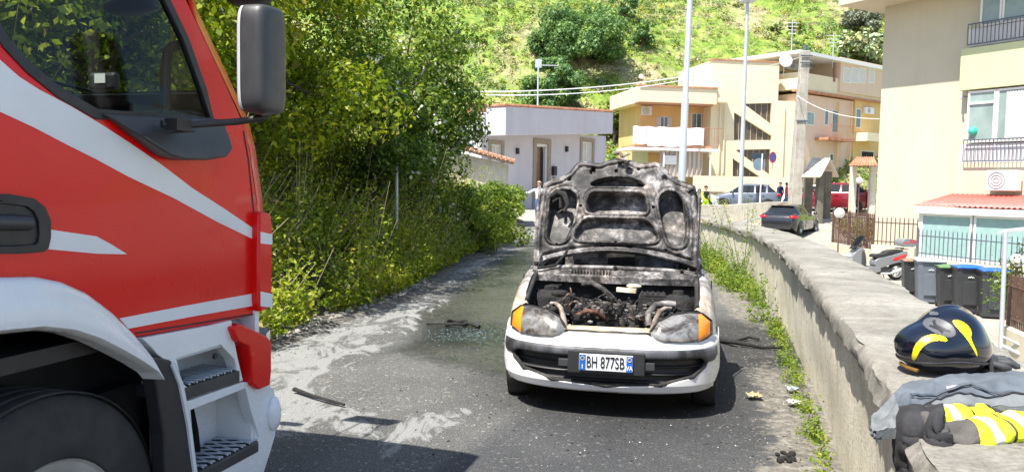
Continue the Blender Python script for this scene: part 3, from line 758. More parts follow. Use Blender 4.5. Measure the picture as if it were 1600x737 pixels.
def hood_in(a, bb):
    e = -sdf((a, bb), hfull)
    off = .012+.020*sst(0, .02, e)
    off -= .012*math.exp(-((e-.05)/.008)**2)                        # groove parallel to the rim
    for h in holes:
        d = sdf((a, bb), h); off -= (.045+.085*sst(.2, .62, bb))*sst(.005, -.010, d); off += .010*math.exp(-((d-.014)/.008)**2); off -= .006*math.exp(-((d-.035)/.007)**2)
    d = sdf((a, bb), lens); off -= .10*sst(.006, -.014, d)
    for x, y, r in small:
        d = math.hypot(a-x, bb-y)
        if d < r*1.6: off -= .03*sst(r*1.2, r*.8, d)
    off -= .012*math.exp(-((bb-(hb(a)+.055))/.010)**2)*(abs(a) < .6)
    off += .006*N3(a*6, bb*6)+.004*N3(a*15, bb*15)
    return off
NA, NB = 210, 150
def hparam(u, v):
    a = -.664+1.328*u; top = np.interp(a, [p[0] for p in sorted(ho)], [p[1] for p in sorted(ho)]) if abs(a) < .62 else interp(abs(a), [.62, .642, .66, .664], [.685, .60, .40, .3])
    lo = hb(a) if abs(a) < .66 else 0
    return a, lo+(max(top, lo+.01)-lo)*v
b = MB(); b.grid(lambda u, v: (lambda a, bb: hood_pt(a, bb, hood_in(a, bb)))(*hparam(u, v)), NA, NB)
hood = b.build('hood', M['burnt_hood'], car, smooth=60)
b = MB(); b.grid(lambda u, v: (lambda a, bb: hood_pt(a, bb, -.034-.085*sst(.15, .55, bb)))(*hparam(u, v)), 40, 20)
b.grid(lambda u, v: (lambda a, bb: hood_pt(a, bb, (-.034-.085*sst(.15, .55, bb))*(1-v)+.012*v))(*hparam(u, 1)), 120, 1)
b.grid(lambda u, v: (lambda a, bb: hood_pt(a, bb, (-.034-.085*sst(.15, .55, bb))*(1-v)+.012*v))(*hparam(u, 0)), 120, 1)
for s in (0, 1): b.grid(lambda u, v: (lambda a, bb: hood_pt(a, bb, (-.034-.085*sst(.15, .55, bb))*(1-v)+.012*v))(*hparam(s, u)), 20, 1)
b.build('outer_skin', M['burnt_hood'], hood, smooth=50)
b = MB()
for s in (-1, 1):
    b.tube([hood_pt(s*.655, v, .02) for v in np.linspace(.02, .66, 8)], .014, 6)
b.tube([hood_pt(a, hb(a)+.012, .025) for a in np.linspace(-.64, .64, 30)], .013, 8)
b.build('rim_seal', M['burnt_hood'], hood, smooth=60)
b = MB(); b.tube([hood_pt(a, bb, .06) for a, bb in ((-.55, .56), (-.50, .60), (-.44, .585), (-.40, .50), (-.43, .44))], [.02, .03, .028, .022, .012], 7)
b.tube([hood_pt(a, bb, .05) for a, bb in ((-.53, .52), (-.47, .56), (-.46, .47))], .016, 6); b.build('melted_sealing', M['char'], hood, smooth=60)
b = MB(); b.tube([hood_pt(.56, .63, .03), hood_pt(.60, .655, .045), hood_pt(.62, .62, .03)], .014, 6); b.box(hood_pt(.585, .63, .03), (.06, .02, .03)); b.build('bump_stop', M['char'], hood)
b = MB(); b.tube([(.025, 1.27, 1.84), (.0, 1.30, 1.875), (-.05, 1.31, 1.87)], .016, 6); b.tube([(.03, 1.25, 1.84), (.08, 1.28, 1.87)], .010, 6); b.tube([(-.03, 1.25, 1.83), (.07, 1.24, 1.81)], .015, 6); b.build('hood_latch', M['ash_brown'], hood)
for s in (-1, 1):
    b = MB(); b.tube([(s*.62-.01, 1.02, .90), (s*.63+.02, 1.0, .96), (s*.625+.02, 1.06, 1.02)], .012, 6); b.build('hinge', M['char'], hood)
b = MB(); b.tube([(.635, .93, .90), (.64, 1.0, 1.2), (.655, 1.17, 1.52)], .006, 6); b.build('prop_rod', M['char'], car)
# wheels: burnt, flat on the road
for sx in (-1, 1):
    for yy in (.665, 2.865):
        mw = Matrix.Translation((sx*.69, yy, .235)) @ Matrix.Rotation(R(90), 4, 'Y')
        b = MB(); b.lathe([(.155, -.075), (.20, -.085), (.245, -.075), (.258, -.04), (.26, .04), (.245, .075), (.20, .085), (.155, .075)], mw, 28)
        for v in b.v:
            if v.z < .02: v.z = .008+.4*(v.z-.0) if v.z > 0 else .006; v.x += sx*.012
        wh = b.build('wheel', M['rubber'], car, smooth=40)
        b = MB(); b.lathe([(.0, .03), (.05, .035), (.06, .015), (.13, .02), (.15, .05), (.16, .065), (.158, -.06), (.0, -.06)], mw, 24); b.build('rim', M['ash_metal'], wh, smooth=40)
        b = MB(); b.grid(lambda u, v: (sx*(.48+.22*v), yy+.295*math.cos(-.15+u*(math.pi+.3)), .27+.295*math.sin(-.15+u*(math.pi+.3))), 20, 1); b.build('wheel_arch_liner', M['soot'], wh)
b = MB(); b.box((0, .9, .19), (1.30, 1.2, .05)); b.box((0, 2.3, .19), (1.30, 1.7, .05)); b.build('underbody', M['soot'], car)
b = MB(); b.ball((-.69, .30, .255), (.03, .03, .04)); b.ball((-.70, .31, .205), (.018, .02, .018)); b.build('broken_fog_lamp', M['cream_burnt'], car)
# ================================================================== FIRE TRUCK
TO = Vector((-1.35, 2.35, 0)); TYAW = R(16)
truck = thing('fire_truck', 'red and white fire engine with large black mirror beside the left bank', 'fire truck', TO, -TYAW)
TM = ROOTM[truck]; TMI = TM.inverted()
_o = TMI @ Vector((0, 0, H))
def T(px, py, t=0.0):          # photo pixel -> (forward s, height z) on the plane x=t of the truck frame
    d = TMI.to_3x3() @ ray(px, py); k = (t-_o.x)/d.x
    return (_o.y+d.y*k, _o.z+d.z*k)
def TT(pts, t=0.0): return [T(x, y, t) for x, y in pts]
def lean(z): return -.10*max(0, z-1.85)
fs_ = lambda s_, z, t: Vector((t+lean(z), s_, z))        # side panels
WB = 2.30   # cab width
M['truck_red'] = M['red_paint']
M['truck_white'] = plain('truck_white', (.78, .80, .81), .25, coat=.5, var=.03)
def stripemat():
    m, nt, b = _mat('reflective_white'); n = tex(nt, 3, 5)
    nt.links.new(ramp(nt, n.outputs[0], [(.3, (.70, .72, .73)), (.7, (.80, .82, .82))]).outputs[0], b.inputs['Base Color']); b.inputs['Roughness'].default_value = .4
    v = tex(nt, 260, 2, .5, 'voronoi'); bp = nt.nodes.new('ShaderNodeBump'); bp.inputs['Strength'].default_value = .08; nt.links.new(v.outputs[0], bp.inputs['Height']); nt.links.new(bp.outputs[0], b.inputs['Normal']); return m
M['stripe'] = stripemat()
# near side: outline with window hole
s_back = -1.9
sill = T(400, 485)[1]
front_edge = TT([(404, 470), (404, 330), (398, 290), (386, 205), (349, 110), (306, 0)])
topF = (front_edge[-1][0]-.10, 2.85)
outer = [(s_back, 1.07), (-.60, 1.07), (-.52, 1.16)]+TT([(-150, 500), (-60, 474), (0, 464), (60, 464), (100, 472), (140, 490), (178, 516), (196, 530)])+[T(215, 526), T(330, 506), T(396, 492), ]+front_edge+[topF, (topF[0]-.2, 3.0), (s_back, 3.05)]
win = TT([(332, 190), (150, 181), (92, 148), (45, 108), (12, 70), (-20, 10)])+[(-.22, 2.40), (.52, 2.42), T(272, -10), T(300, 60), T(322, 140)]
win = [w_ for w_ in win]
b = MB(); b.prism([outer, win], fs_, -.03, 0.0)
side_ob = b.build('cab_side', M['truck_red'], truck, bevel=.006, smooth=35)
# window seal, glass
def inset(poly, d):
    cx = sum(p[0] for p in poly)/len(poly); cy = sum(p[1] for p in poly)/len(poly); out = []
    k = len(poly)
    for i in range(k):
        a, p, c = poly[i-1], poly[i], poly[(i+1) % k]
        e1 = Vector((p[0]-a[0], p[1]-a[1])).normalized(); e2 = Vector((c[0]-p[0], c[1]-p[1])).normalized()
        n = Vector((e1.y+e2.y, -e1.x-e2.x)); n = n.normalized() if n.length > 1e-6 else Vector((e1.y, -e1.x))
        sgn = -1 if (cx-p[0])*n.x+(cy-p[1])*n.y > 0 else 1
        out.append((p[0]-sgn*n.x*d, p[1]-sgn*n.y*d))
    return out
win_in = inset(win, .022)
b = MB(); b.prism([inset(win, -.012), win_in], fs_, -.02, .006); b.build('window_seal', M['black_plastic'], truck, bevel=.003)
b = MB(); b.prism([win_in], fs_, -.012, -.006); b.build('side_window', M['glass'], truck)
# stripes (thin reflective film on the door)
def film(name, pts, parent=side_ob, t=.0015, mat='stripe', th=.0015): 
    b = MB(); b.prism([TT(pts)], fs_, t-th, t+.0008); return b.build(name, M[mat], parent)
film('reflective_stripe', [(-60, 52), (0, 92), (30, 120), (60, 140), (110, 166), (160, 196), (200, 222), (250, 256), (300, 294), (350, 326), (394, 356), (396, 374), (340, 347), (270, 309), (200, 276), (150, 249), (100, 224), (50, 198), (0, 175), (-60, 152)])
film('reflective_stripe', [(74, 358), (150, 369), (172, 381), (198, 397), (150, 396), (74, 389)])
film('reflective_stripe', [(186, 497), (290, 477), (396, 458), (397, 477), (300, 494), (200, 513)])
# door seams
b = MB()
for pts in ([(396, 486), (396, 330), (388, 250), (380, 205)],):
    q = [fs_(s_, z, .001) for s_, z in TT(pts)]; b.tube(q, .0035, 4)
q = [fs_(s_, z, .001) for s_, z in TT([(212, 520), (300, 506), (396, 490)])]; b.tube(q, .003, 4)
b.build('door_seam', M['black_plastic'], side_ob)
# door handle recess
b = MB(); hp = smooth_poly(TT([(-90, 303), (40, 303), (75, 330), (75, 385), (60, 396), (-90, 396)]), 1); hi = smooth_poly(TT([(-82, 318), (32, 318), (55, 335), (58, 375), (48, 384), (-82, 384)]), 1)
b.prism([hp, hi], fs_, -.03, .012); b.prism([hi], fs_, .001, .004)
hs = b.build('door_handle', M['black_plastic'], truck, bevel=.004, smooth=40)
b = MB(); p0, p1 = T(-80, 345), T(40, 348); b.tube([fs_(p0[0], p0[1], .01), fs_(p1[0], p1[1], .012)], .022, 8); b.build('grip', M['dark_plastic'], hs, smooth=60)
# moulding under the window that carries the mirror arm
b = MB(); arm_base = TT([(155, 178), (335, 186), (345, 196), (347, 214), (344, 232), (330, 245), (300, 250), (262, 250), (240, 243), (216, 225)])
b.prism([arm_base], lambda s_, z, t: Vector((t*(.3+.7*sst(arm_base[0][1]+.02, arm_base[6][1], z)), s_, z)), .001, .075)
ab = b.build('mirror_base', M['dark_plastic'], truck, bevel=.014, smooth=50, segs=3)
b = MB(); a0 = T(205, 212, .07); a1 = T(300, 205, .07); b.tube([Vector((.076, a0[0], a0[1])), Vector((.078, a1[0], a1[1]))], .004, 5); b.build('base_ridge', M['black_plastic'], ab)
# mirror arm and mirror
mt = .32
m0 = T(275, 196, .06); mA = T(372, 190, .22); mB = T(415, 184, .30); mC = T(424, 178, .31)
b = MB(); b.tube([Vector((.05, m0[0]-.06, m0[1])), Vector((.10, m0[0]+.02, m0[1]+.003)), Vector((.22, mA[0], mA[1])), Vector((.29, mB[0]-.012, mB[1]-.002)), Vector((.305, mB[0], mB[1]+.006)), Vector((.31, mB[0]+.004, mB[1]+.03))], .0125, 10)
b.box(Vector((.085, m0[0]-.02, m0[1])), (.05, .075, .04)); arm = b.build('mirror_arm', M['black_plastic'], truck, smooth=50)
mc = T(410, 95, mt); mz0 = T(410, 181, mt)[1]; mz1 = T(410, 8, mt)[1]
b = MB()
def msec(u, v):
    a = 2*math.pi*u; z = mz0+(mz1-mz0)*v; cap = (1-abs(2*v-1)**7)**(1/4.0) if 0 < v < 1 else 0
    cx = abs(math.cos(a))**.55*math.copysign(1, math.cos(a)); cy = abs(math.sin(a))**.6*math.copysign(1, math.sin(a))
    wx = .060*(cap**.6 if cap > 0 else 0); wy = .085*cap
    return Vector((mt+wx*cx, mc[0]+wy*cy, z))
b.grid(msec, 40, 30)
mir = b.build('mirror_housing', M['dark_plastic'], truck, smooth=60)
b = MB(); b.grid(lambda u, v: (lambda p: Vector((mt+(p.x-mt)*1.03-.002, mc[0]+(p.y-mc[0])*1.02, p.z)))(msec(.565+.145*u, .04+.92*v)), 10, 24); b.build('mirror_strip', plain('mirror_strip', (.50, .52, .55), .3, var=.05), mir, smooth=180)  # pale grey strip; the mirror's reflection is put into its colour
# the wide-angle mirror above the windscreen corner
b = MB(); qm = TMI @ P(388, -6, 3.35); b.ball(qm, (.10, .09, .05), 20, 12); b.tube([(.0, .85, 2.56), (.06, .95, qm.z+.1), qm], .015, 8); b.build('corner_mirror', M['black_plastic'], truck, smooth=60)
b = MB(); b.box((-1.06, 1.72, 2.66), (.34, .05, .20)); b.tube([(-.96, 1.0, 2.55), (-.98, 1.4, 2.78), (-1.0, 1.72, 2.72)], .008, 8); b.tube([(-1.18, 1.0, 2.55), (-1.16, 1.4, 2.78), (-1.12, 1.72, 2.72)], .008, 8); b.build('front_mirror', M['black_plastic'], truck, bevel=.02)
# cab front: rounded corner, lower panel, screen frame
fc = front_edge
def front_curve(z):    # forward position of the near-side front edge at height z
    return float(np.interp(z, [p[1] for p in fc], [p[0] for p in fc]))
def front_face(u, z, off=0.0):   # u: 0 near side .. 1 far side
    x = -WB*u; e = min(u, 1-u)*WB; r = .20
    dep = math.sqrt(max(0, 1-(1-min(1, e/r))**2))*.16+.05*math.sin(math.pi*u)
    return Vector((x+(lean(z) if u < .5 else -lean(z)), front_curve(z)+dep+off, z))
ul = [0, .01, .025, .045, .065, .09, .15, .3, .5, .7, .85, .91, .935, .955, .975, .99, 1]
z_scr0, z_scr1 = 1.96, 2.50
b = MB()
def cabfront(z0, z1, nz): b.grid(lambda u, v: front_face(ul[round(u*16)], z0+(z1-z0)*v), 16, nz)
cabfront(sill+.0, z_scr0, 8); cabfront(z_scr1, 2.88, 4)
for ra, rb in ((0, 5), (11, 16)):
    b.grid(lambda u, v: front_face(ul[ra+round(u*(rb-ra))], z_scr0+(z_scr1-z_scr0)*v), rb-ra, 8)
b.grid(lambda u, v: front_face(ul[round(u*16)], 2.88+.13*math.sin(v*1.57), -.30*v*v), 16, 4)
b.grid(lambda u, v: Vector((-.03-(WB-.06)*u+0, s_back+(front_curve(2.55)-.06-s_back)*v, 3.0+.06*math.sin(math.pi*u))), 10, 4)
b.grid(lambda u, v: Vector((-.02-(WB-.04)*u, s_back, 1.0+2.02*v)), 2, 2)
b.build('cab_front', M['truck_red'], truck, smooth=40)
b = MB(); b.grid(lambda u, v: front_face(.09+.82*u, z_scr0-.01+(z_scr1-z_scr0+.02)*v, -.012), 12, 6); b.build('windscreen', M['glass'], truck, smooth=180)
b = MB()
for zz in (z_scr0, z_scr1): b.tube([front_face(u, zz, .004) for u in np.linspace(.085, .915, 14)], .014, 6)
for uu in (.085, .915): b.tube([front_face(uu, z, .004) for z in np.linspace(z_scr0, z_scr1, 6)], .014, 6)
for k in (.3, .6): b.tube([front_face(k, z_scr0-.02, .03), front_face(k+.2, z_scr0+.08, .03)], .008, 5)
b.build('windscreen_seal', M['black_plastic'], truck)
# stripe on the wrap-round corner + separate corner deflector
b = MB()
for y0, y1 in ((355, 374), (458, 477)):
    z0, z1 = T(400, y1)[1], T(400, y0)[1]; b.grid(lambda u, v: front_face(.06*u, z0+(z1-z0)*v, .003)+Vector((.003, 0, 0)), 5, 1)
b.build('corner_stripe', M['stripe'], truck, smooth=60)
b = MB(); t2 = .035
dpoly = TT([(405, 334), (412, 330), (424, 334), (426, 350), (425, 474), (418, 483), (406, 487), (404, 470)], t2)
def dm(s_, z, t): return Vector((t-.0*(s_-1), s_, z))
b.prism([dpoly], dm, -.05, t2); df = b.build('corner_deflector', M['truck_red'], truck, bevel=.01, smooth=40)
for ys in ((362, 380), (455, 478)):
    b = MB(); b.prism([TT([(407, ys[0]), (425, ys[0]+4), (425, ys[1]+2), (407, ys[1])], t2)], dm, t2-.001, t2+.002); b.build('deflector_stripe', M['stripe'], df)
# far side of the cab: window opening to see through
b = MB()
fo = [(s_back, 1.0), (-.66, 1.0), (-.6, 1.3), (.0, 1.32), (.6, 1.2), (.95, sill), (front_curve(sill+.05), sill), (front_curve(1.8), 1.8), (front_curve(2.4)-.03, 2.45), (topF[0]-.2, 3.0), (s_back, 3.04)]
fw = [(-1.5, 1.58), (front_curve(1.7)-.18, 1.66), (front_curve(2.2)-.14, 2.2), (front_curve(2.4)-.2, 2.42), (-1.5, 2.45)]
b.prism([fo, fw], lambda s_, z, t: Vector((-WB-t-lean(z), s_, z)), -.03, 0); b.build('cab_side', M['truck_red'], truck)
b = MB(); b.prism([fw], lambda s_, z, t: Vector((-WB+.012-t-lean(z), s_, z)), 0, .005); b.build('side_window', M['glass'], truck)
# interior: dash, floor, seats, grab handle, screen
b = MB(); b.grid(lambda u, v: front_face(.04+.92*u, 2.86-.06*v, -.02+.44*v), 20, 3); b.build('shadow_visor', M['dark_plastic'], truck, smooth=60, solid=.012)  # unseen visor added to lengthen the cab's shadow on the road
b = MB(); b.box((-WB/2, .86, 1.68), (WB-.16, .30, .36)); b.box((-WB/2, .92, 1.90), (WB-.2, .22, .08)); b.build('dashboard', M['dark_plastic'], truck, bevel=.03)
b = MB(); b.box((-WB/2, -.4, 1.06), (WB-.1, 2.6, .05)); b.build('cab_floor', M['black_plastic'], truck)
for xx in (-.45, -WB+.45):
    b = MB(); b.box((xx, .12, 1.40), (.5, .48, .14)); b.box((xx, -.16, 1.70), (.48, .12, .52), Matrix.Rotation(R(8), 3, 'X')); b.build('seat', M['black_plastic'], truck, bevel=.04)
g0 = T(258, 188, -.12); g1 = T(258, 110, -.12); g2 = T(262, 72, -.12); g3 = T(296, 66, -.12)
b = MB(); b.tube([(-.12, g0[0], g0[1]-.06), (-.12, g1[0], g1[1]), (-.12, g2[0]-.0, g2[1]-.02), (-.12, g2[0]+.02, g2[1]), (-.12, g3[0], g3[1])], .019, 8); b.build('grab_handle', M['black_plastic'], truck, smooth=60)
b = MB(); q = TMI @ P(163, 128, 4.4); b.box(q, (.18, .05, .10)); sc_ = b.build('radio_unit', M['black_plastic'], truck, bevel=.02)
b = MB(); b.box(q+Vector((.0, -.03, .015)), (.07, .006, .05)); b.build('paper_note', M['white_paint'], sc_)
b = MB(); q2 = TMI @ P(205, 10, 3.9); b.ball(q2, (.16, .06, .05), 18, 10); b.tube([q2, q2+Vector((.1, .05, .18))], .012, 6); b.build('interior_mirror', M['dark_plastic'], truck, smooth=60)
mst = Matrix.Translation((-WB+.48, .62, 1.68)) @ Matrix.Rotation(R(62), 4, 'X')
b = MB(); b.tube([mst @ Vector((.21*math.cos(a), .21*math.sin(a), 0)) for a in np.linspace(0, 2*math.pi, 25)], .015, 6); b.tube([mst @ Vector((-.2, 0, 0)), mst @ Vector((.2, 0, 0))], .014, 6); b.tube([mst @ Vector((0, 0, 0)), mst @ Vector((0, 0, -.3))], .03, 6); b.build('steering_wheel', M['black_plastic'], truck, smooth=60)
# white wheel-arch mudguard (curved strip standing proud of the side)
arc_o = TT([(-150, 462), (-60, 440), (0, 434), (60, 433), (100, 441), (140, 459), (178, 488), (210, 520), (235, 552), (251, 588)], .04)
arc_i = TT([(-150, 560), (-60, 528), (0, 521), (60, 515), (110, 520), (150, 533), (185, 550), (215, 566), (240, 582), (248, 592)], .04)
b = MB(); n_ = len(arc_o)
def fend(u, v):
    k = u*(n_-1); i = min(int(k), n_-2); f = k-i
    o = Vector(arc_o[i])*(1-f)+Vector(arc_o[i+1])*f; q = Vector(arc_i[i])*(1-f)+Vector(arc_i[i+1])*f
    if v <= .25: w_ = v/.25; p = o; return Vector((-.02+.05*w_, p.x, p.y))
    if v >= .85: w_ = (v-.85)/.15; return Vector((.045-.06*w_, q.x-.012*w_, q.y+.0*w_))
    w_ = (v-.25)/.6; p = o*(1-w_)+q*w_; return Vector((.03+.030*math.sin(w_*math.pi*.5+.2)*1.1, p.x, p.y))
b.grid(fend, 60, 20); b.build('mudguard', M['truck_white'], truck, smooth=50)
b = MB(); b.grid(lambda u, v: Vector((-.62+.585*v, .70*math.sin(-1.5+u*3.0)*1.02, .50+.70*math.cos(-1.5+u*3.0))), 24, 2); b.grid(lambda u, v: Vector((-.335, -.85+1.72*u, .3+1.2*v)), 2, 2); b.grid(lambda u, v: Vector((-.62, -.8+1.6*u, .3+1.0*v)), 2, 2); b.build('wheel_arch', M['black_plastic'], truck, smooth=60)  # liner, plus black plates that stand in for wheel-well darkness
# front wheel
def wheel(name, x, y, parent, dual=False):
    mw = Matrix.Translation((x, y, .47)) @ Matrix.Rotation(R(90), 4, 'Y') @ Matrix.Diagonal((.94, .94, 1, 1))
    b = MB(); b.lathe([(.285, -.13), (.30, -.145), (.38, -.15), (.455, -.14), (.485, -.12), (.497, -.10), (.50, -.05), (.50, .05), (.497, .10), (.485, .12), (.455, .14), (.38, .15), (.30, .145), (.285, .13)], mw, 64)
    for k in range(4): b.lathe([(.502, -.10+.06*k), (.508, -.095+.06*k), (.508, -.07+.06*k), (.502, -.065+.06*k)], mw, 64)
    w_ = b.build(name, M['tyre_dusty'], parent, smooth=35)
    b = MB(); b.lathe([(.0, .10), (.06, .10), (.075, .06), (.11, .06), (.13, .035), (.19, .045), (.215, .09), (.25, .12), (.283, .13), (.292, .142), (.296, .13), (.29, -.1), (.0, -.1)], mw, 48); r_o = b.build('rim', M['rim_paint'], w_, smooth=35)
    b = MB()
    for k in range(10):
        a = 2*math.pi*k/10; b = MB(); b.cyl(mw @ Vector((.165*math.cos(a), .165*math.sin(a), .035)), mw @ Vector((.165*math.cos(a), .165*math.sin(a), .065)), .015, n=6); b.build('wheel_nut', M['steel'], r_o)
    b = MB()
    for k in range(8):
        a = 2*math.pi*(k+.5)/8; b = MB(); b.cyl(mw @ Vector((.235*math.cos(a), .235*math.sin(a), .092)), mw @ Vector((.235*math.cos(a), .235*math.sin(a), .115)), .028, n=12); b.build('hand_hole', M['black_plastic'], r_o)
    return w_
M['tyre_dusty'] = blend('tyre_dusty', [(.3, (.028, .026, .023)), (.7, (.062, .057, .05))], 7, .9, bump=.4, bscale=60)
M['rim_paint'] = plain('rim_paint', (.55, .54, .50), .45, metal=.3, var=.15)
wheel('wheel', -.16, 0, truck); wheel('wheel', -WB+.16, 0, truck)
# step well: white moulded box with two treads, bumper end, red lamp cover
def TP(px, py, t): s_, z = T(px, py, t); return Vector((t, s_, z))
b = MB()
A1 = TT([(279, 628), (272, 600), (262, 565), (246, 553), (236, 541), (222, 528), (330, 508), (362, 500), (364, 520), (372, 560), (380, 594), (300, 622)], .02)
A2 = TT([(279, 630), (300, 624), (380, 596), (410, 600), (428, 606), (433, 640), (430, 680), (424, 700), (410, 745), (405, 790), (290, 790), (290, 737), (283, 650)], .02)
h1 = TT([(276, 560), (345, 538), (366, 560), (372, 582), (300, 610), (285, 598)], .02)
h2 = TT([(298, 640), (384, 606), (392, 640), (405, 682), (400, 704), (310, 740), (303, 700)], .02)
b.prism([A1, h1], dm, -.03, .02); b.prism([A2, h2], dm, -.03, .02)
step = b.build('step_panel', M['truck_white'], truck, bevel=.014, smooth=45, segs=3)
b = MB()   # recess bodies
b.box((-.19, .90, .78), (.04, .52, .90)); b.box((-.10, 1.02, .72), (.22, .03, .75))
b.grid(lambda u, v: Vector((-.18+.19*v, .36+.64*u, .95+.14*(1-v)*(1-.0))), 6, 3)
b.build('step_recess', M['truck_white'], step)
def tread(s0, s1, z, dz):
    b = MB()
    b.prism([[(s0, -.17), (s1-.03, -.17), (s1, -.02), (s1-.04, .024), (s0, .024)]], lambda s_, x, t: Vector((x, s_, z+t+dz*(s_-s0))), -.045, 0)
    o = b.build('step_tread', M['dark_plastic'], truck, bevel=.005)
    b = MB(); k = 0
    for i in range(9):
        s_ = s0+.02+i*(s1-s0-.06)/8
        b.tube([(-.16, s_, z+.006+dz*(s_-s0)), (.015, min(s_+.07, s1-.03), z+.006+dz*(s_-s0))], .005, 4)
        b.tube([(-.16, min(s_+.07, s1-.03), z+.006+dz*(s_-s0)), (.015, s_, z+.006+dz*(s_-s0))], .005, 4)
    b.build('anti_slip_grid', M['galv'], o)
t1a, t1b = T(286, 606, .02), T(378, 580, .02); t2a, t2b = T(306, 737, .02), T(405, 706, .02)
tread(t1a[0]-.02, t1b[0]+.02, t1a[1], (t1b[1]-t1a[1])/(t1b[0]-t1a[0])*.5); tread(t2a[0]-.02, t2b[0]+.03, t2a[1]-.005, 0)
b = MB(); b.cyl((.015, *T(336, 556, .02)), (.026, *T(336, 556, .02)), .011, n=12); b.build('bolt_cap', M['black_plastic'], step)
# dark mud flap edge between wheel and steps
b = MB(); b.prism([TT([(236, 556), (268, 562), (280, 600), (292, 660), (303, 737), (306, 800), (262, 800), (256, 680), (246, 610)], .03)], dm, -.03, .03); mf = b.build('mud_flap', M['black_plastic'], truck, bevel=.008)
b = MB(); b.tube([fs_(*p, .034) for p in TT([(268, 568), (281, 600), (293, 660), (303, 737), (306, 790)], .03)], .010, 6); b.build('flap_trim', M['truck_white'], mf)
b = MB(); b.prism([TT([(358, 511), (372, 505), (412, 524), (420, 532), (420, 580), (418, 600), (400, 608), (390, 600), (388, 560), (384, 540), (366, 532)], .03)], dm, -.03, .045); lc = b.build('lamp_cover', M['truck_red'], truck, bevel=.008, smooth=45, segs=2)
b = MB(); b.box((-.20, T(345, 510)[0]+.02, T(345, 506)[1]-.04), (.30, .12, .09)); b.build('hinge_bracket', M['black_plastic'], truck)
b = MB(); b.prism([TT([(270, 560), (268, 536), (324, 524), (324, 545)], -.02)], dm, -.08, -.02); b.build('inner_sill', M['truck_white'], truck)
# front bumper
sB = T(420, 640, .02)[0]
b = MB(); b.grid(lambda u, v: (lambda q: Vector((.02-(WB+.04)*u, sB-.02+math.sqrt(max(0, 1-(1-min(1, q/.16))**2))*.14, .40+.55*v)))(min(u, 1-u)*(WB+.04)), 60, 4); b.box((-WB/2, sB-.05, .66), (WB, .1, .5)); b.build('front_bumper', M['truck_white'], truck, smooth=50)
b = MB(); q = TP(428, 645, .03); b.ball(q, (.03, .035, .075)); b.build('bumper_buffer', M['truck_white'], truck, smooth=60)
b = MB(); b.box((-WB/2, .55, .60), (WB-.5, 1.0, .45)); b.box((-WB/2, -2.8, .72), (.9, 5.6, .22)); b.build('chassis', M['black_plastic'], truck)
# equipment body behind the cab
b = MB(); b.box((-WB/2, -3.9, 1.85), (WB+.1, 3.9, 1.9)); b.box((-WB/2, -3.9, .85), (WB, 3.9, .25)); b.build('equipment_body', M['truck_red'], truck, bevel=.03)
for k in range(3):
    b = MB(); b.grid(lambda u, v: Vector((.056+.006*math.sin(v*90), -5.6+k*1.25+1.1*u, 1.05+1.5*v)), 1, 60); b.build('roller_shutter', M['galv'], truck)
wheel('wheel', -.16, -3.9, truck); wheel('wheel', -WB+.16, -3.9, truck)
# ================================================================== VEGETATION
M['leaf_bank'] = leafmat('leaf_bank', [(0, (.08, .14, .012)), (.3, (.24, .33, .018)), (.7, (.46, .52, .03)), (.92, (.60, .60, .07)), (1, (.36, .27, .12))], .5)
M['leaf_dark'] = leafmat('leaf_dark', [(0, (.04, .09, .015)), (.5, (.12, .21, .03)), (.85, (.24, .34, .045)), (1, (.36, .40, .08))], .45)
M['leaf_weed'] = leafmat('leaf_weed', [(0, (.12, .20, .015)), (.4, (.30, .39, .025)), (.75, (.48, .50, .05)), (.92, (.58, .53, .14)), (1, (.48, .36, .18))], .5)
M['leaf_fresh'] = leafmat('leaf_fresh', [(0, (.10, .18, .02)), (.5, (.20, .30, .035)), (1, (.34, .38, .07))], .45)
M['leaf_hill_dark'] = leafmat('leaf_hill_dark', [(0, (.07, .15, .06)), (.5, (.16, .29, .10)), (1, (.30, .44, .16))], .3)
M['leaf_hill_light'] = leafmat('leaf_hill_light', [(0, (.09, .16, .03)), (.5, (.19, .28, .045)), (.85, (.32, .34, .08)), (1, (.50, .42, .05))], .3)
M['leaf_straw'] = leafmat('leaf_straw', [(0, (.24, .21, .10)), (.5, (.44, .38, .23)), (1, (.58, .52, .36))], .3)
M['leaf_grey'] = leafmat('leaf_grey', [(0, (.13, .15, .11)), (1, (.30, .31, .26))], .2)
M['blossom'] = leafmat('blossom', [(0, (.70, .66, .60)), (1, (.85, .82, .78))], .3)
M['yellow_blossom'] = leafmat('yellow_blossom', [(0, (.80, .55, .02)), (1, (.85, .70, .06))], .3)
M['pear'] = leafmat('leaf_pear', [(0, (.14, .22, .10)), (.6, (.42, .46, .28)), (1, (.62, .60, .42))], .05)
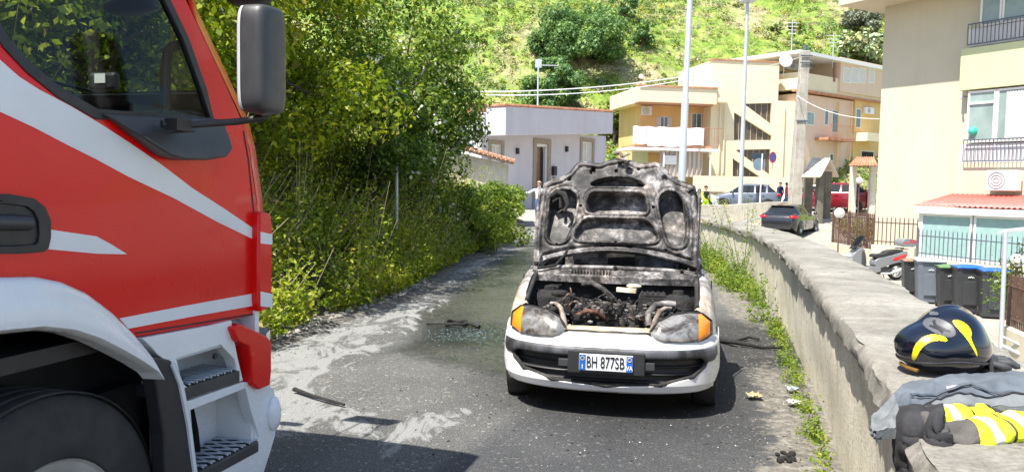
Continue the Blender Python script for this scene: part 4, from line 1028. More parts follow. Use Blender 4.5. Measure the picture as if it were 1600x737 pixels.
def leaf_obj(name, Cn, Nr, S, mat, asp=.55, parent=None, origin=None):
    Cn = np.asarray(Cn, float); n = len(Cn); Nr = np.asarray(Nr, float); S = np.broadcast_to(np.asarray(S, float), (n,))
    Nr = Nr/np.maximum(1e-6, np.linalg.norm(Nr, axis=1, keepdims=True))
    rv = rng.normal(size=(n, 3)); A = np.cross(Nr, rv); A /= np.maximum(1e-6, np.linalg.norm(A, axis=1, keepdims=True)); B = np.cross(Nr, A)
    s = S[:, None]
    V = np.stack([Cn-A*s*.5, Cn+B*s*.5*asp-A*s*.08+Nr*s*.08, Cn+A*s*.5-Nr*s*.06, Cn-B*s*.5*asp-A*s*.08+Nr*s*.08], 1).reshape(-1, 3)
    if origin is not None: V = V-np.asarray(origin)[None, :]
    me = bpy.data.meshes.new(name); me.vertices.add(4*n); me.vertices.foreach_set('co', V.ravel())
    me.loops.add(4*n); me.loops.foreach_set('vertex_index', np.arange(4*n, dtype=np.int32))
    me.polygons.add(n); me.polygons.foreach_set('loop_start', np.arange(0, 4*n, 4, dtype=np.int32)); me.polygons.foreach_set('loop_total', np.full(n, 4, dtype=np.int32))
    me.materials.append(mat); me.update(); me.validate()
    o = bpy.data.objects.new(name, me); COL.objects.link(o)
    if parent is not None: o.parent = parent; ROOTM[o] = ROOTM[parent]
    elif origin is not None: o.location = origin
    return o
def crown_points(n, rad, nclump, seed, cr=(.28, .5), shell=.75, flat=0.0, bottom=-1.0, lumps=.35):
    g = np.random.default_rng(seed); cl = []
    while len(cl) < nclump:
        d = g.normal(size=3); d /= np.linalg.norm(d)
        if d[2] < bottom: continue
        q = shell+(1-shell)*g.random()
        if g.random() < .25: q *= g.random()
        k = 1+lumps*N3(d[0]*1.7+seed, d[1]*1.7, d[2]*1.7)*1.6
        cl.append((d*np.array(rad)*q*k, g.uniform(*cr)*np.mean(rad)))
    P_, N_ = [], []
    wsum = sum(c[1]**2 for c in cl)
    for c, r in cl:
        m = max(3, int(n*r*r/wsum)); d = g.normal(size=(m, 3)); d /= np.linalg.norm(d, axis=1, keepdims=True)
        rr = r*(.55+.5*g.random(m)**.7); sq = np.array([1, 1, .7])
        P_.append(c+d*rr[:, None]*sq); N_.append(d+.9*g.normal(size=(m, 3))*.7+np.array([0, 0, .5]))
    return np.concatenate(P_), np.concatenate(N_), cl
def tree(name, label, cat, loc, rad, hc, nleaf, size, mat, nclump=40, seed=1, group=None, trunk_r=.06, asp=.55, blossom=0, cr=(.28, .5), bottom=-1.0, branches=10, lean_=(0, 0), shell=.75, lumps=.35):
    t = thing(name, label, cat, loc, 0, group)
    Pn, Nn, cl = crown_points(nleaf, rad, nclump, seed, cr, bottom=bottom, shell=shell, lumps=lumps)
    Pn = Pn+np.array([lean_[0], lean_[1], hc]); g = np.random.default_rng(seed+99)
    Pn[:, 2] = np.maximum(Pn[:, 2], .03)
    leaf_obj('crown', Pn, Nn, size*(.45+1.1*g.random(len(Pn))**1.5), mat, asp, t)
    b = MB(); top = Vector((lean_[0]*.6, lean_[1]*.6, hc+rad[2]*.3))
    b.tube([(0, 0, -.2), (lean_[0]*.15, 0, hc*.3), (lean_[0]*.4, lean_[1]*.4, hc*.7), top], [trunk_r*1.4, trunk_r, trunk_r*.8, trunk_r*.35], 7)
    for k in range(branches):
        c = cl[(k*7) % len(cl)][0]; c = Vector(c)+Vector((lean_[0], lean_[1], hc)); st = Vector((lean_[0]*.2, lean_[1]*.2, hc*g.uniform(.25, .8)))
        md = st.lerp(c, .5)+Vector((g.normal()*.1, g.normal()*.1, .12))*rad[0]*.5
        b.tube([st, md, c], [trunk_r*.55, trunk_r*.35, trunk_r*.12], 5)
    b.build('trunk', M['bark'], t, smooth=60)
    if blossom:
        idx = g.choice(len(Pn), blossom, replace=False); q = []
        ctr = np.array([lean_[0], lean_[1], hc])
        for i in idx:
            for k in range(5): q.append(ctr+(Pn[i]-ctr)*1.04+g.normal(size=3)*.05)
        leaf_obj('blossom', q, g.normal(size=(len(q), 3))+np.array([0, -.5, .6]), .075, M['blossom'], .9, t)
    return t
def bank_at(y, d): return Vector((Lx(y)-.25-d, y, bank_h(d, y)-.05))
TL = [  # y, d, radii, hc, label, mat, seed, blossom
 (5.2, 2.4, (1.3, 1.3, 1.5), 1.5, 'tall bush on the bank seen through the fire engine cab window', 'leaf_bank', 11, 0),
 (7.4, 3.9, (1.7, 1.5, 1.9), 2.2, 'bushy tree high on the bank behind the mirror of the fire engine', 'leaf_bank', 12, 0),
 (8.8, 2.3, (1.45, 1.35, 1.9), 2.1, 'yellow green bushy tree just right of the fire engine mirror', 'leaf_bank', 13, 0),
 (10.2, 3.3, (1.9, 1.7, 2.3), 2.6, 'tall leafy tree at the top of the left bank', 'leaf_bank', 14, 40),
 (11.2, 1.9, (1.5, 1.4, 1.85), 2.3, 'leafy tree leaning from the middle of the bank toward the wet road', 'leaf_bank', 15, 0),
 (12.8, 2.6, (1.8, 1.7, 2.1), 2.7, 'dense tree with pale blossom at the crest of the bank', 'leaf_bank', 16, 90),
 (14.0, 1.0, (1.45, 1.5, 1.8), 2.7, 'dark green tree over the thin galvanised post in the thicket', 'leaf_dark', 17, 60),
 (16.0, .8, (1.50, 1.6, 1.75), 2.45, 'dark tree with white blossom, nearest to the white house', 'leaf_dark', 18, 130),
 (18.6, 1.5, (1.5, 1.6, 1.5), 2.0, 'rounded dark tree behind the blossoming one by the tiled shed', 'leaf_dark', 19, 40),
]
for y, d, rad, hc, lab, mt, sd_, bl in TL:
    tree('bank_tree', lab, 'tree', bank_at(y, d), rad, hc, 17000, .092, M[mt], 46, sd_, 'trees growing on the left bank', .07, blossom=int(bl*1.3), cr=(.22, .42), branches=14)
tree('roadside_bush', 'fresh light green bush in full sun where the bank ends before the white house', 'bush', bank_at(21.5, .2)+Vector((.35, 0, 0)), (.95, 1.5, .85), .85, 7000, .10, M['leaf_fresh'], 34, 31, None, .03, cr=(.2, .38))
tree('roadside_bush', 'sunlit green bush below the dark tree and the tiled shed', 'bush', bank_at(18.3, .15)+Vector((.2, 0, 0)), (.8, 1.2, .75), .7, 6000, .09, M['leaf_fresh'], 30, 32, None, .03, cr=(.2, .38))
# undergrowth covering the bank (nobody could count it)
def undergrowth():
    g = np.random.default_rng(5); Pn, Nn, Sn = [], [], []; st = MB()
    k = 0
    while k < 1150:
        y = g.uniform(3.2, 25)**1.0; d = g.random()**1.5*(5.5 if y < 13 else 3.0)-.05
        if y < 5.5 and d < .6: continue
        k += 1
        base = bank_at(y, max(0, d)); base.z += .05
        hgt = g.uniform(.4, 1.0)*(.55+min(1, max(.0, d)+.15)*.75); r = hgt*g.uniform(.4, .65); m = int(165*g.uniform(.6, 1.3)*(hgt/.6))
        if g.random() < .13: hgt *= 1.75; r *= .55; m = int(m*.8)
        ns = max(4, int(m/14))
        for s_ in range(ns):
            a = g.uniform(0, 2*math.pi); tip = np.array([math.cos(a)*r*g.uniform(.3, 1.2), math.sin(a)*r*g.uniform(.3, 1.2), hgt*g.uniform(.55, 1.15)])
            tip[0] += .18*hgt
            tt = g.random(14)**.75; pp = np.array(base)+tip*tt[:, None]; pp[:, 2] -= .18*hgt*tt**2
            pp += g.normal(size=pp.shape)*.035
            Pn.append(pp); Nn.append(g.normal(size=(14, 3))*.8+np.array([.2, -.3, .8])); Sn.append(g.uniform(.035, .085, 14))
            if g.random() < .10: st.tube([Vector(base), Vector(base)+Vector(tip)*.6+Vector((0, 0, .05)), Vector(base)+Vector(tip)*1.25], .0035, 3)
    Pn, Nn, Sn = np.concatenate(Pn), np.concatenate(Nn), np.concatenate(Sn)
    yl = np.interp(Pn[:, 1], LY, LX); keep = ~((Pn[:, 0] > yl+.12) & (Pn[:, 2] < 3))
    Pn, Nn, Sn = Pn[keep], Nn[keep], Sn[keep]; hf = g.random(len(Pn)) < .72
    tag(leaf_obj('undergrowth', Pn[hf], Nn[hf], Sn[hf], M['leaf_weed'], .5), kind='stuff')
    tag(leaf_obj('brambles', Pn[~hf], Nn[~hf], Sn[~hf], M['leaf_bank'], .6), kind='stuff')
    tag(st.build('undergrowth_stems', M['straw']), kind='stuff')
M['straw'] = plain('straw', (.36, .30, .17), .8, var=.3)
undergrowth()
# thin dry twigs and rocks at the foot of the bank
b = MB(); g = np.random.default_rng(8)
for k in range(260):
    y = g.uniform(4.6, 13); x = Lx(y)-.02-abs(g.normal())*.16; s_ = g.uniform(.012, .05)
    b.ball((x, y, .03+s_*.3), (s_, s_*g.uniform(.6, 1), s_*.6), 6, 4, Matrix.Rotation(g.uniform(0, 3), 3, 'Z'))
tag(b.build('verge_stones', blend('stone', [(.3, (.18, .16, .13)), (.7, (.45, .42, .36))], 8)), kind='stuff')
# tall pale reed grass at the front of the bank
rg_ = thing('reed_grass', 'tall arching pale reed grass with feathery heads in front of the thicket', 'grass', bank_at(8.0, 1.1))
b = MB(); hd = []
for k, (lx, ly, hh) in enumerate(((.35, -.1, 1.15), (.62, 0, .85), (.1, .1, 1.3), (.75, -.15, .62), (-.25, 0, 1.0), (.5, .1, 1.05), (-.4, -.1, .7), (.2, -.2, .9))):
    pts = [Vector((lx*t**1.6, ly*t, hh*(1.25*t-.25*t**3))) for t in np.linspace(0, 1, 9)]; b.tube(pts, [.006-.004*t for t in np.linspace(0, 1, 9)], 4)
    for t in np.linspace(.8, 1.05, 26): hd.append(Vector((lx*t**1.6, ly*t, hh*(1.25*t-.25*t**3)))+Vector(g.normal(size=3)*.012))
b.build('stem', M['leaf_fresh'], rg_, smooth=60); leaf_obj('seed_head', hd, g.normal(size=(len(hd), 3)), .035, M['leaf_straw'], .35, rg_)
# weeds along the wall foot and on the right verge
def weeds(name, spots, seed, mat, size=(.03, .06)):
    g = np.random.default_rng(seed); Pn, Nn, Sn = [], [], []
    for x, y, r, hh, n in spots:
        for s_ in range(max(3, n//12)):
            a = g.uniform(0, 2*math.pi); q = math.sqrt(g.random())*r; base = np.array([x+q*math.cos(a)*.6, y+q*math.sin(a), 0.0])
            tip = np.array([g.normal()*.25*hh, g.normal()*.25*hh, hh*g.uniform(.4, 1.1)]); tt = g.random(12)
            pp = base+tip*tt[:, None]+g.normal(size=(12, 3))*.018; Pn.append(pp); Nn.append(g.normal(size=(12, 3))*.8+np.array([0, -.3, .8])); Sn.append(g.uniform(*size, 12))
    Pn = np.concatenate(Pn); Pn[:, 2] = np.maximum(.01, Pn[:, 2])
    wx = np.interp(Pn[:, 1], WY, WX); ins = (Pn[:, 0] > wx-.03) & (Pn[:, 2] < .93); Pn[ins, 0] = wx[ins]-.03-g.random(ins.sum())*.1
    return leaf_obj(name, Pn, np.concatenate(Nn), np.concatenate(Sn), mat, .45)
g = np.random.default_rng(21)
sp = []
for k in range(46):
    y = g.uniform(8.6, 20); sp.append((Wx(y)-g.uniform(.05, .12+.055*(y-6)), y, .22, g.uniform(.2, .55)*(1 if y > 10 else .7), 330))
tag(weeds('wall_weeds', sp, 3, M['leaf_fresh']), kind='stuff')
sp = [(Wx(y)-g.uniform(.03, .14), y, .12, g.uniform(.08, .30), 130) for y in np.concatenate([g.uniform(5.0, 8.8, 20), g.uniform(3.6, 4.7, 9)])]
tag(weeds('wall_foot_weeds', sp, 4, M['leaf_fresh'], (.015, .035)), kind='stuff')
# tall thin weeds rising above the coping
for k, (px, y, lab) in enumerate(((1125, 15.5, 'spindly yellow flowering weed rising above the coping, farther one'), (1178, 13.0, 'spindly flowering weed rising above the coping, nearer one'))):
    wv = thing('tall_weed', lab, 'weed', (P(px, 350, y).x-.15, y, 0)); b = MB(); q = []; f_ = []
    for s_ in range(7):
        tip = Vector((g.normal()*.25, g.normal()*.2, g.uniform(.8, 1.45))); b.tube([(0, 0, 0), tip*.5+Vector((.02, 0, .05)), tip], [.007, .005, .002], 4)
        for t in g.random(40): q.append(tip*t+Vector(g.normal(size=3)*.05))
        for t in range(9): f_.append(tip+Vector(g.normal(size=3)*.045))
    b.build('stem', M['leaf_fresh'], wv); leaf_obj('foliage', q, g.normal(size=(len(q), 3))+np.array([0, 0, .5]), .05, M['leaf_fresh'], .35, wv); _fl = leaf_obj('flower', f_, g.normal(size=(len(f_), 3)), .035, M['yellow_blossom'] if k == 0 else M['leaf_weed'], .9, wv); tag(_fl, kind='stuff')
# ---- hillside
def hill_hit(px, py):
    d = ray(px, py); t = 50.0
    while t < 260:
        p = Vector((0, 0, H))+d*t
        if p.z < hill_h(p.x, p.y): return p
        t += .4
    return Vector((0, 0, H))+d*150
def hill_tree(name, label, px, py, wpx, hpx, n, mat, size, seed, cat='tree', **kw):
    p = hill_hit(px, py+hpx*.5); k = p.y/1256; rx, rz = wpx*k/2, hpx*k/2
    return tree(name, label, cat, p, (rx, rx*.9, rz), rz*.95, n, size, M[mat], kw.get('nc', 50), seed, None, kw.get('tr', .15), cr=kw.get('cr', (.2, .36)), bottom=-.7, shell=.62, lumps=.10)
hill_tree('hill_tree', 'large round dark green tree on the hillside above the white house', 905, 56, 142, 100, 26000, 'leaf_hill_dark', .30, 41, nc=90)
hill_tree('hill_tree', 'dark tree just behind the roof mast of the white house', 868, 135, 88, 90, 15000, 'leaf_hill_dark', .30, 42, nc=70)
hill_tree('hill_bush', 'round dark green bush right of the large hillside tree', 1004, 55, 48, 42, 3000, 'leaf_hill_dark', .28, 43, 'bush', nc=26)
hill_tree('hill_bush', 'dark bush at the top of the view above the large hillside tree', 972, 14, 46, 46, 2500, 'leaf_hill_dark', .28, 44, 'bush', nc=26)
hill_tree('hill_bush', 'small dark bush touching the left side of the large hillside tree', 843, 66, 34, 40, 2000, 'leaf_hill_dark', .28, 45, 'bush', nc=22)
hill_tree('hill_bush', 'small bright green bush above the flat roof, left one of a pair', 1212, 44, 17, 16, 700, 'leaf_hill_light', .2, 46, 'bush', nc=14)
hill_tree('hill_bush', 'small bright green bush above the flat roof, right one of a pair', 1242, 42, 22, 16, 800, 'leaf_hill_light', .2, 47, 'bush', nc=14)
hill_tree('hill_bush', 'olive green bush on the slope behind the left end of the yellow house', 960, 190, 60, 70, 3500, 'leaf_hill_light', .26, 48, 'bush', nc=30)
hill_tree('hill_bush', 'green bush on the slope right of the white house roof', 985, 150, 40, 30, 2000, 'leaf_hill_light', .26, 49, 'bush', nc=22)
hill_tree('grey_tree', 'grey leaved drooping tree under the beige eaves', 1348, 30, 66, 52, 5000, 'leaf_grey', .3, 50)
hill_tree('prickly_pear', 'pale prickly pear thicket behind the yellow house roof', 1352, 76, 80, 58, 1800, 'pear', .60, 51, 'cactus', nc=40) if 'pear' in M else None
def scrub():
    g = np.random.default_rng(77)
    for nm, mt, n, per, sz, keep in (('hill_scrub', 'leaf_hill_light', 3600, 26, (.14, .34), lambda v: v < .2), ('hill_dry_grass', 'leaf_straw', 2600, 22, (.12, .30), lambda v: v > -.2), ('hill_dark_scrub', 'leaf_hill_dark', 900, 40, (.16, .34), lambda v: v < .25), ('hill_yellow_flowers', 'yellow_blossom', 170, 22, (.09, .2), lambda v: v < .1)):
        Pn, Nn, Sn = [], [], []; k = 0
        while k < n:
            Y = 60+g.random()**1.2*60; X = g.uniform(-.22, .56)*Y
            v = N3(X*.07, Y*.09, 2.0)+.5*N3(X*.25, Y*.3)
            if not keep(v+.15*g.normal()): continue
            z = hill_h(X, Y)
            if z < -.2: continue
            k += 1; r = g.uniform(.3, .9)*(1.5 if 'dark' in nm else 1)*(.7 if 'flower' in nm else 1)
            d = g.normal(size=(per, 3)); d /= np.linalg.norm(d, axis=1, keepdims=True)
            q = d*r*(.4+.6*g.random((per, 1))); q[:, 2] = np.abs(q[:, 2])*.8
            Pn.append(np.array([X, Y, z])+q); Nn.append(d+g.normal(size=(per, 3))*.5+np.array([0, -.2, .5])); Sn.append(g.uniform(*sz, per))
        tag(leaf_obj(nm, np.concatenate(Pn), np.concatenate(Nn), np.concatenate(Sn), M[mt], .6), kind='stuff')
scrub()
# ================================================================== BUILDINGS
def plaster(name, c, stain=.25):
    m, nt, b = _mat(name); n = tex(nt, .7, 8, .6, dist=.4); v = tex(nt, 1, 6, .6, vec_scale=(2.5, 2.5, .25))
    col = ramp(nt, n.outputs[0], [(.3, tuple(x*.90 for x in c)), (.7, c)]).outputs[0]
    col = mix(nt, stain, col, ramp(nt, v.outputs[0], [(.38, (.72, .68, .62)), (.55, (1, 1, 1))]).outputs[0], 'MULTIPLY')
    nt.links.new(col, b.inputs['Base Color']); b.inputs['Roughness'].default_value = .9
    f = tex(nt, 25, 5, .7); bp = nt.nodes.new('ShaderNodeBump'); bp.inputs['Strength'].default_value = .15; bp.inputs['Distance'].default_value = .01; nt.links.new(f.outputs[0], bp.inputs['Height']); nt.links.new(bp.outputs[0], b.inputs['Normal']); return m
M['plaster_white'] = plaster('plaster_white', (.74, .72, .72)); M['plaster_cream'] = plaster('plaster_cream', (.80, .70, .48), .05); M['plaster_yellow'] = plaster('plaster_yellow', (.76, .52, .22), .2)
M['plaster_wing_shaded'] = plaster('plaster_wing_shaded', (.74, .57, .42), .1); M['plaster_beige'] = plaster('plaster_beige', (.60, .545, .41), .10); M['plaster_green'] = plaster('plaster_green', (.58, .62, .36), .12)  # right-wing plaster has its pinkish shade put into the colour
M['white_shaded'] = plaster('plaster_white_shaded', (.64, .61, .65), .15)  # lavender shade on the white facade is put into this plaster colour
M['tile'] = blend('roof_tile', [(.3, (.30, .12, .06)), (.6, (.52, .26, .15)), (.75, (.62, .42, .30))], 3, .85, bump=.4)
M['brown_wood'] = plain('brown_wood', (.24, .11, .05), .55); M['frame_white'] = plain('frame_white', (.78, .78, .76), .35, var=.03); M['stone_trim'] = plain('stone_trim', (.34, .28, .22), .8)
M['iron'] = plain('iron_brown', (.10, .055, .04), .6, var=.3); M['iron_grey'] = plain('iron_grey', (.10, .12, .15), .5, var=.2); M['rail_rust'] = plain('rail_rust', (.42, .16, .09), .6, var=.2)
M['shutter'] = plain('shutter', (.62, .60, .54), .6); M['curtain'] = plain('curtain', (.28, .43, .41), .8, var=.1); M['pane'] = plain('window_pane', (.10, .16, .17), .08, var=.3, scale=1.5, spec=.8)
M['pane_light'] = plain('pale_pane', (.24, .31, .29), .12, var=.25, scale=1.2)  # greenish-grey reflection tone is put into the pane colour
def wallbox(pl, name, mat, u0, u1, z0, z1, n0, n1, parent, **k):
    b = MB(); b.hexa([pl.pt(u0, z0, n0), pl.pt(u1, z0, n0), pl.pt(u1, z0, n1), pl.pt(u0, z0, n1), pl.pt(u0, z1, n0), pl.pt(u1, z1, n0), pl.pt(u1, z1, n1), pl.pt(u0, z1, n1)])
    return b.build(name, mat, parent, local=False, **k)
def pxbox(pl, name, mat, x0, y0, x1, y1, n0, n1, parent, off=None, **k):
    """box whose face covers photo pixels x0..x1, y0..y1 on the plane"""
    o = n1 if off is None else off; ym = (y0+y1)/2; xm = (x0+x1)/2
    return wallbox(pl, name, mat, pl.uv(x0, ym, o)[0], pl.uv(x1, ym, o)[0], pl.uv(xm, y1, o)[1], pl.uv(xm, y0, o)[1], n0, n1, parent, **k)
def wallpoly(pl, name, mat, loops, n0, n1, parent, **k):
    b = MB(); b.prism(loops, lambda u, z, t: pl.pt(u, z, t), n0, n1); return b.build(name, mat, parent, local=False, **k)
def window(pl, rect, parent, mf='frame_white', mp='pane', nm=1, n=0.0, sill=True, shutters=False, dark=None, name='window'):
    """rect u0,z0,u1,z1; frame set proud of the wall, pane recessed within it"""
    u0, z0, u1, z1 = rect; u0, u1 = min(u0, u1), max(u0, u1); f = .06
    b = MB(); holes = []; w_ = (u1-u0-f*(nm+1))/nm
    for i in range(nm): a = u0+f+i*(w_+f); holes.append([(a, z0+f), (a+w_, z0+f), (a+w_, z1-f), (a, z1-f)])
    b.prism([[(u0, z0), (u1, z0), (u1, z1), (u0, z1)]]+holes, lambda u, z, t: pl.pt(u, z, n+t), -.05, .035)
    o = b.build(name, M[mf], parent, local=False)
    b = MB(); b.prism([[(u0+.01, z0+.01), (u1-.01, z0+.01), (u1-.01, z1-.01), (u0+.01, z1-.01)]], lambda u, z, t: pl.pt(u, z, n+t), -.045, .006); b.build('pane', M[mp], o, local=False)
    if sill:
        b = MB(); b.prism([[(u0-.08, z0-.06), (u1+.08, z0-.06), (u1+.08, z0-.003), (u0-.08, z0-.003)]], lambda u, z, t: pl.pt(u, z, n+t), -.02, .09); b.build('sill', M['stone_trim'], o, local=False)
    if shutters:
        for sgn, a in ((-1, u0), (1, u1)):
            w2 = (u1-u0)*.42; q0, q1 = (a-w2, a-.02) if sgn < 0 else (a+.02, a+w2); b = MB()
            b.prism([[(q0, z0), (q1, z0), (q1, z1), (q0, z1)]], lambda u, z, t: pl.pt(u, z, n+t), .01, .04)
            for k in range(9):
                zz = z0+(z1-z0)*(k+.5)/9; b.prism([[(q0+.04, zz-.03), (q1-.04, zz-.03), (q1-.04, zz+.02), (q0+.04, zz+.02)]], lambda u, z, t: pl.pt(u, z, n+t), .045, .055)
            b.build('shutter', M['shutter'], o, local=False)
    return o
def pxwindow(pl, x0, y0, x1, y1, parent, n=0.0, **k):
    ym = (y0+y1)/2; xm = (x0+x1)/2; a = pl.uv(x0, ym, n)[0]; c = pl.uv(x1, ym, n)[0]
    return window(pl, (a, pl.uv(xm, y1, n)[1], c, pl.uv(xm, y0, n)[1]), parent, n=n, **k)
def railing(pl, x0, x1, y0, y1, nbar, parent, mat, n=0.0, name='railing', off=None, r=.012, zfix=None):
    ym = (y0+y1)/2; u0 = pl.uv(x0, ym, n)[0]; u1 = pl.uv(x1, ym, n)[0]; xm = (x0+x1)/2
    z0, z1 = zfix if zfix else (pl.uv(xm, y1, n)[1], pl.uv(xm, y0, n)[1])
    b = MB(); 
    for z in (z0, z1): b.tube([pl.pt(u0, z, n), pl.pt(u1, z, n)], r*1.6, 6)
    for i in range(nbar+1):
        u = u0+(u1-u0)*i/nbar; b.tube([pl.pt(u, z0, n), pl.pt(u, z1, n)], r, 5)
    return b.build(name, mat, parent, local=False)
def ac_unit(pl, x0, y0, x1, y1, parent, n=0.0, dep=.30):
    ym = (y0+y1)/2; xm = (x0+x1)/2; o = n+dep; u0, u1 = pl.uv(x0, ym, o)[0], pl.uv(x1, ym, o)[0]; z0, z1 = pl.uv(xm, y1, o)[1], pl.uv(xm, y0, o)[1]
    a = wallbox(pl, 'air_conditioner', M['frame_white'], u0, u1, z0, z1, n+.04, o, parent, bevel=.02)
    c = (u0*.64+u1*.36); rr = min(abs(z1-z0), abs(u1-u0))*.40; b = MB()
    for q in (1.0, .66, .33): b.tube([pl.pt(c+rr*q*math.cos(t), (z0+z1)/2+rr*q*math.sin(t), o+.008) for t in np.linspace(0, 2*math.pi, 21)], .010, 4)
    b.build('fan_grille', M['iron_grey'], a, local=False)
    return a
def globe_lamp(name, label, base, top, r, group='white globe lamps on posts'):
    t = thing(name, label, 'lamp', base, 0, group); hgt = top-base[2]
    b = MB(); b.lathe([(.07, 0), (.05, .06), (.028, .10), (.025, hgt-r*2.2), (.06, hgt-r*2.1), (.06, hgt-r*1.9), (0, hgt-r*1.9)], None, 10); b.build('post', M['iron'], t, smooth=40)
    b = MB(); b.ball((0, 0, hgt-r), r, 18, 12); b.build('globe', M['white_globe'], t, smooth=180); return t
M['white_globe'] = plain('white_globe', (.8, .8, .78), .35, var=.03)
# ---------------- white house with deep flat canopy
a = R(52); Wp = Plane((P(752, 250, 41).x, 41), (math.cos(a), math.sin(a)))
wh = thing('white_house', 'white single storey house with flat tile edged parapet beyond the bend of the road', 'house', (Wp.o.x, Wp.o.y, 0))
def Wpx(x, y, n=0): return Wp.uv(x, y, n)
CN = 1.3
uL = Wpx(790, 190, CN)[0]; uR = Wpx(958, 190, CN)[0]; uEnd = Wpx(946, 250)[0]
zTL, zTR = Wpx(790, 165, CN)[1], Wpx(958, 175, CN)[1]; zBL, zBR = Wpx(790, 212, CN)[1], Wpx(958, 209, CN)[1]
zb = (zBL+zBR)/2
ops = []
def opn(x0, y0, x1, y1):
    ym = (y0+y1)/2; u0, u1 = Wpx(x0, ym)[0], Wpx(x1, ym)[0]; return (u0, Wpx((x0+x1)/2, y1)[1], u1, Wpx((x0+x1)/2, y0)[1])
wl = opn(767, 226, 783, 256); dr = opn(837, 225, 855, 300); wr = opn(909, 222, 925, 254); dr = (dr[0], .02, dr[2], dr[3])
def loop(r): return [(r[0], r[1]), (r[2], r[1]), (r[2], r[3]), (r[0], r[3])]
wallpoly(Wp, 'wall', M['white_shaded'], [[(0, -.2), (uEnd, -.2), (uEnd, 4.7), (0, 4.3)], loop(wl), loop(dr), loop(wr)], -.3, 0, wh)
b = MB()    # remaining walls and roof slab as a shell
dep = -8
b.hexa([Wp.pt(.003, -.2, dep), Wp.pt(.3, -.2, dep), Wp.pt(.3, -.2, -.3), Wp.pt(.003, -.2, -.3), Wp.pt(.003, zTL-.3, dep), Wp.pt(.3, zTL-.3, dep), Wp.pt(.3, zTL-.3, -.3), Wp.pt(.003, zTL-.3, -.3)])
b.hexa([Wp.pt(uEnd-.3, -.2, dep), Wp.pt(uEnd-.003, -.2, dep), Wp.pt(uEnd-.003, -.2, -.3), Wp.pt(uEnd-.3, -.2, -.3), Wp.pt(uEnd-.3, 4.6, dep), Wp.pt(uEnd-.003, 4.6, dep), Wp.pt(uEnd-.003, 4.6, -.3), Wp.pt(uEnd-.3, 4.6, -.3)])
b.hexa([Wp.pt(0, -.2, dep-.3), Wp.pt(uEnd, -.2, dep-.3), Wp.pt(uEnd, -.2, dep), Wp.pt(0, -.2, dep), Wp.pt(0, 4.3, dep-.3), Wp.pt(uEnd, 4.3, dep-.3), Wp.pt(uEnd, 4.3, dep), Wp.pt(0, 4.3, dep)])
b.build('side_wall', M['plaster_white'], wh, local=False)
b = MB(); b.hexa([Wp.pt(uL, zBL, .003), Wp.pt(uR, zBR, .003), Wp.pt(uR, zBR, CN), Wp.pt(uL, zBL, CN), Wp.pt(uL, zTL, .003), Wp.pt(uR, zTR, .003), Wp.pt(uR, zTR, CN), Wp.pt(uL, zTL, CN)])
b.hexa([Wp.pt(uL-.1, zBL-.003, dep-.3), Wp.pt(uR, zBR-.003, dep-.3), Wp.pt(uR, zBR-.003, 0), Wp.pt(uL-.1, zBL-.003, 0), Wp.pt(uL-.1, zTL-.3, dep-.3), Wp.pt(uR, zTR-.3, dep-.3), Wp.pt(uR, zTR-.3, 0), Wp.pt(uL-.1, zTL-.3, 0)])
b.build('canopy', M['white_shaded'], wh, local=False, bevel=.03)
b = MB(); n_ = 44
for i in range(n_):
    t0, t1 = i/n_, (i+.9)/n_; q0 = Wp.pt(uL+(uR-uL)*t0, zTL+(zTR-zTL)*t0+.03, CN-.05); q1 = Wp.pt(uL+(uR-uL)*t1, zTL+(zTR-zTL)*t1+.03, CN-.05); b.tube([q0, q1], [.10, .085], 7)
for i in range(6): b.tube([Wp.pt(uL+.03, zTL+.03, CN-.2*i), Wp.pt(uL+.03, zTL+.03, CN-.2*i-.18)], .09, 7)
b.build('tile_edge', M['tile'], wh, local=False)
wallbox(Wp, 'roof_box', M['tile'], uL+.2, uL+2.2, zTL-.35, zTL+.25, -1.6, -.6, wh, bevel=.03)
for r in (wl, wr):
    window(Wp, r, wh, nm=2, mp='shutter', n=-.08)
    wallpoly(Wp, 'window_surround', M['stone_trim'], [[(r[0]-.22, r[1]-.2), (r[2]+.22, r[1]-.2), (r[2]+.22, r[3]+.22), (r[0]-.22, r[3]+.22)], loop(r)], .003, .05, wh)
wallpoly(Wp, 'door_surround', M['stone_trim'], [[(dr[0]-.28, 0), (dr[2]+.28, 0), (dr[2]+.28, dr[3]+.28), (dr[0]-.28, dr[3]+.28)], [(dr[0], .01), (dr[2], .01), (dr[2], dr[3]), (dr[0], dr[3])]], .003, .06, wh)
wallpoly(Wp, 'door_frame', M['frame_white'], [[(dr[0], 0), (dr[2], 0), (dr[2], dr[3]), (dr[0], dr[3])], [(dr[0]+.12, .01), (dr[2]-.12, .01), (dr[2]-.12, dr[3]-.12), (dr[0]+.12, dr[3]-.12)]], -.2, -.05, wh)
dl = wallbox(Wp, 'door', M['brown_wood'], dr[0]+.14, dr[2]-.5, .02, dr[3]-.14, -.22, -.16, wh); wallbox(Wp, 'fanlight', M['pane_light'], dr[0]+.3, dr[2]-.75, dr[3]-1.0, dr[3]-.3, -.155, -.15, dl)
wallbox(Wp, 'doorway_shade', M['soot'], dr[2]-.5, dr[2]-.12, .02, dr[3]-.13, -.25, -.22, wh)  # dark panel stands in for the shade inside the doorway
for x_, y_ in ((807, 236), (884, 233)): 
    u_, z_ = Wpx(x_, y_); wallbox(Wp, 'wall_lamp', M['black_plastic'], u_-.08, u_+.08, z_-.16, z_+.16, .003, .16, wh, bevel=.02)
u_, z_ = Wpx(864, 267); wallbox(Wp, 'letter_box', M['black_plastic'], u_-.16, u_+.16, z_-.26, z_+.26, .003, .2, wh, bevel=.03)
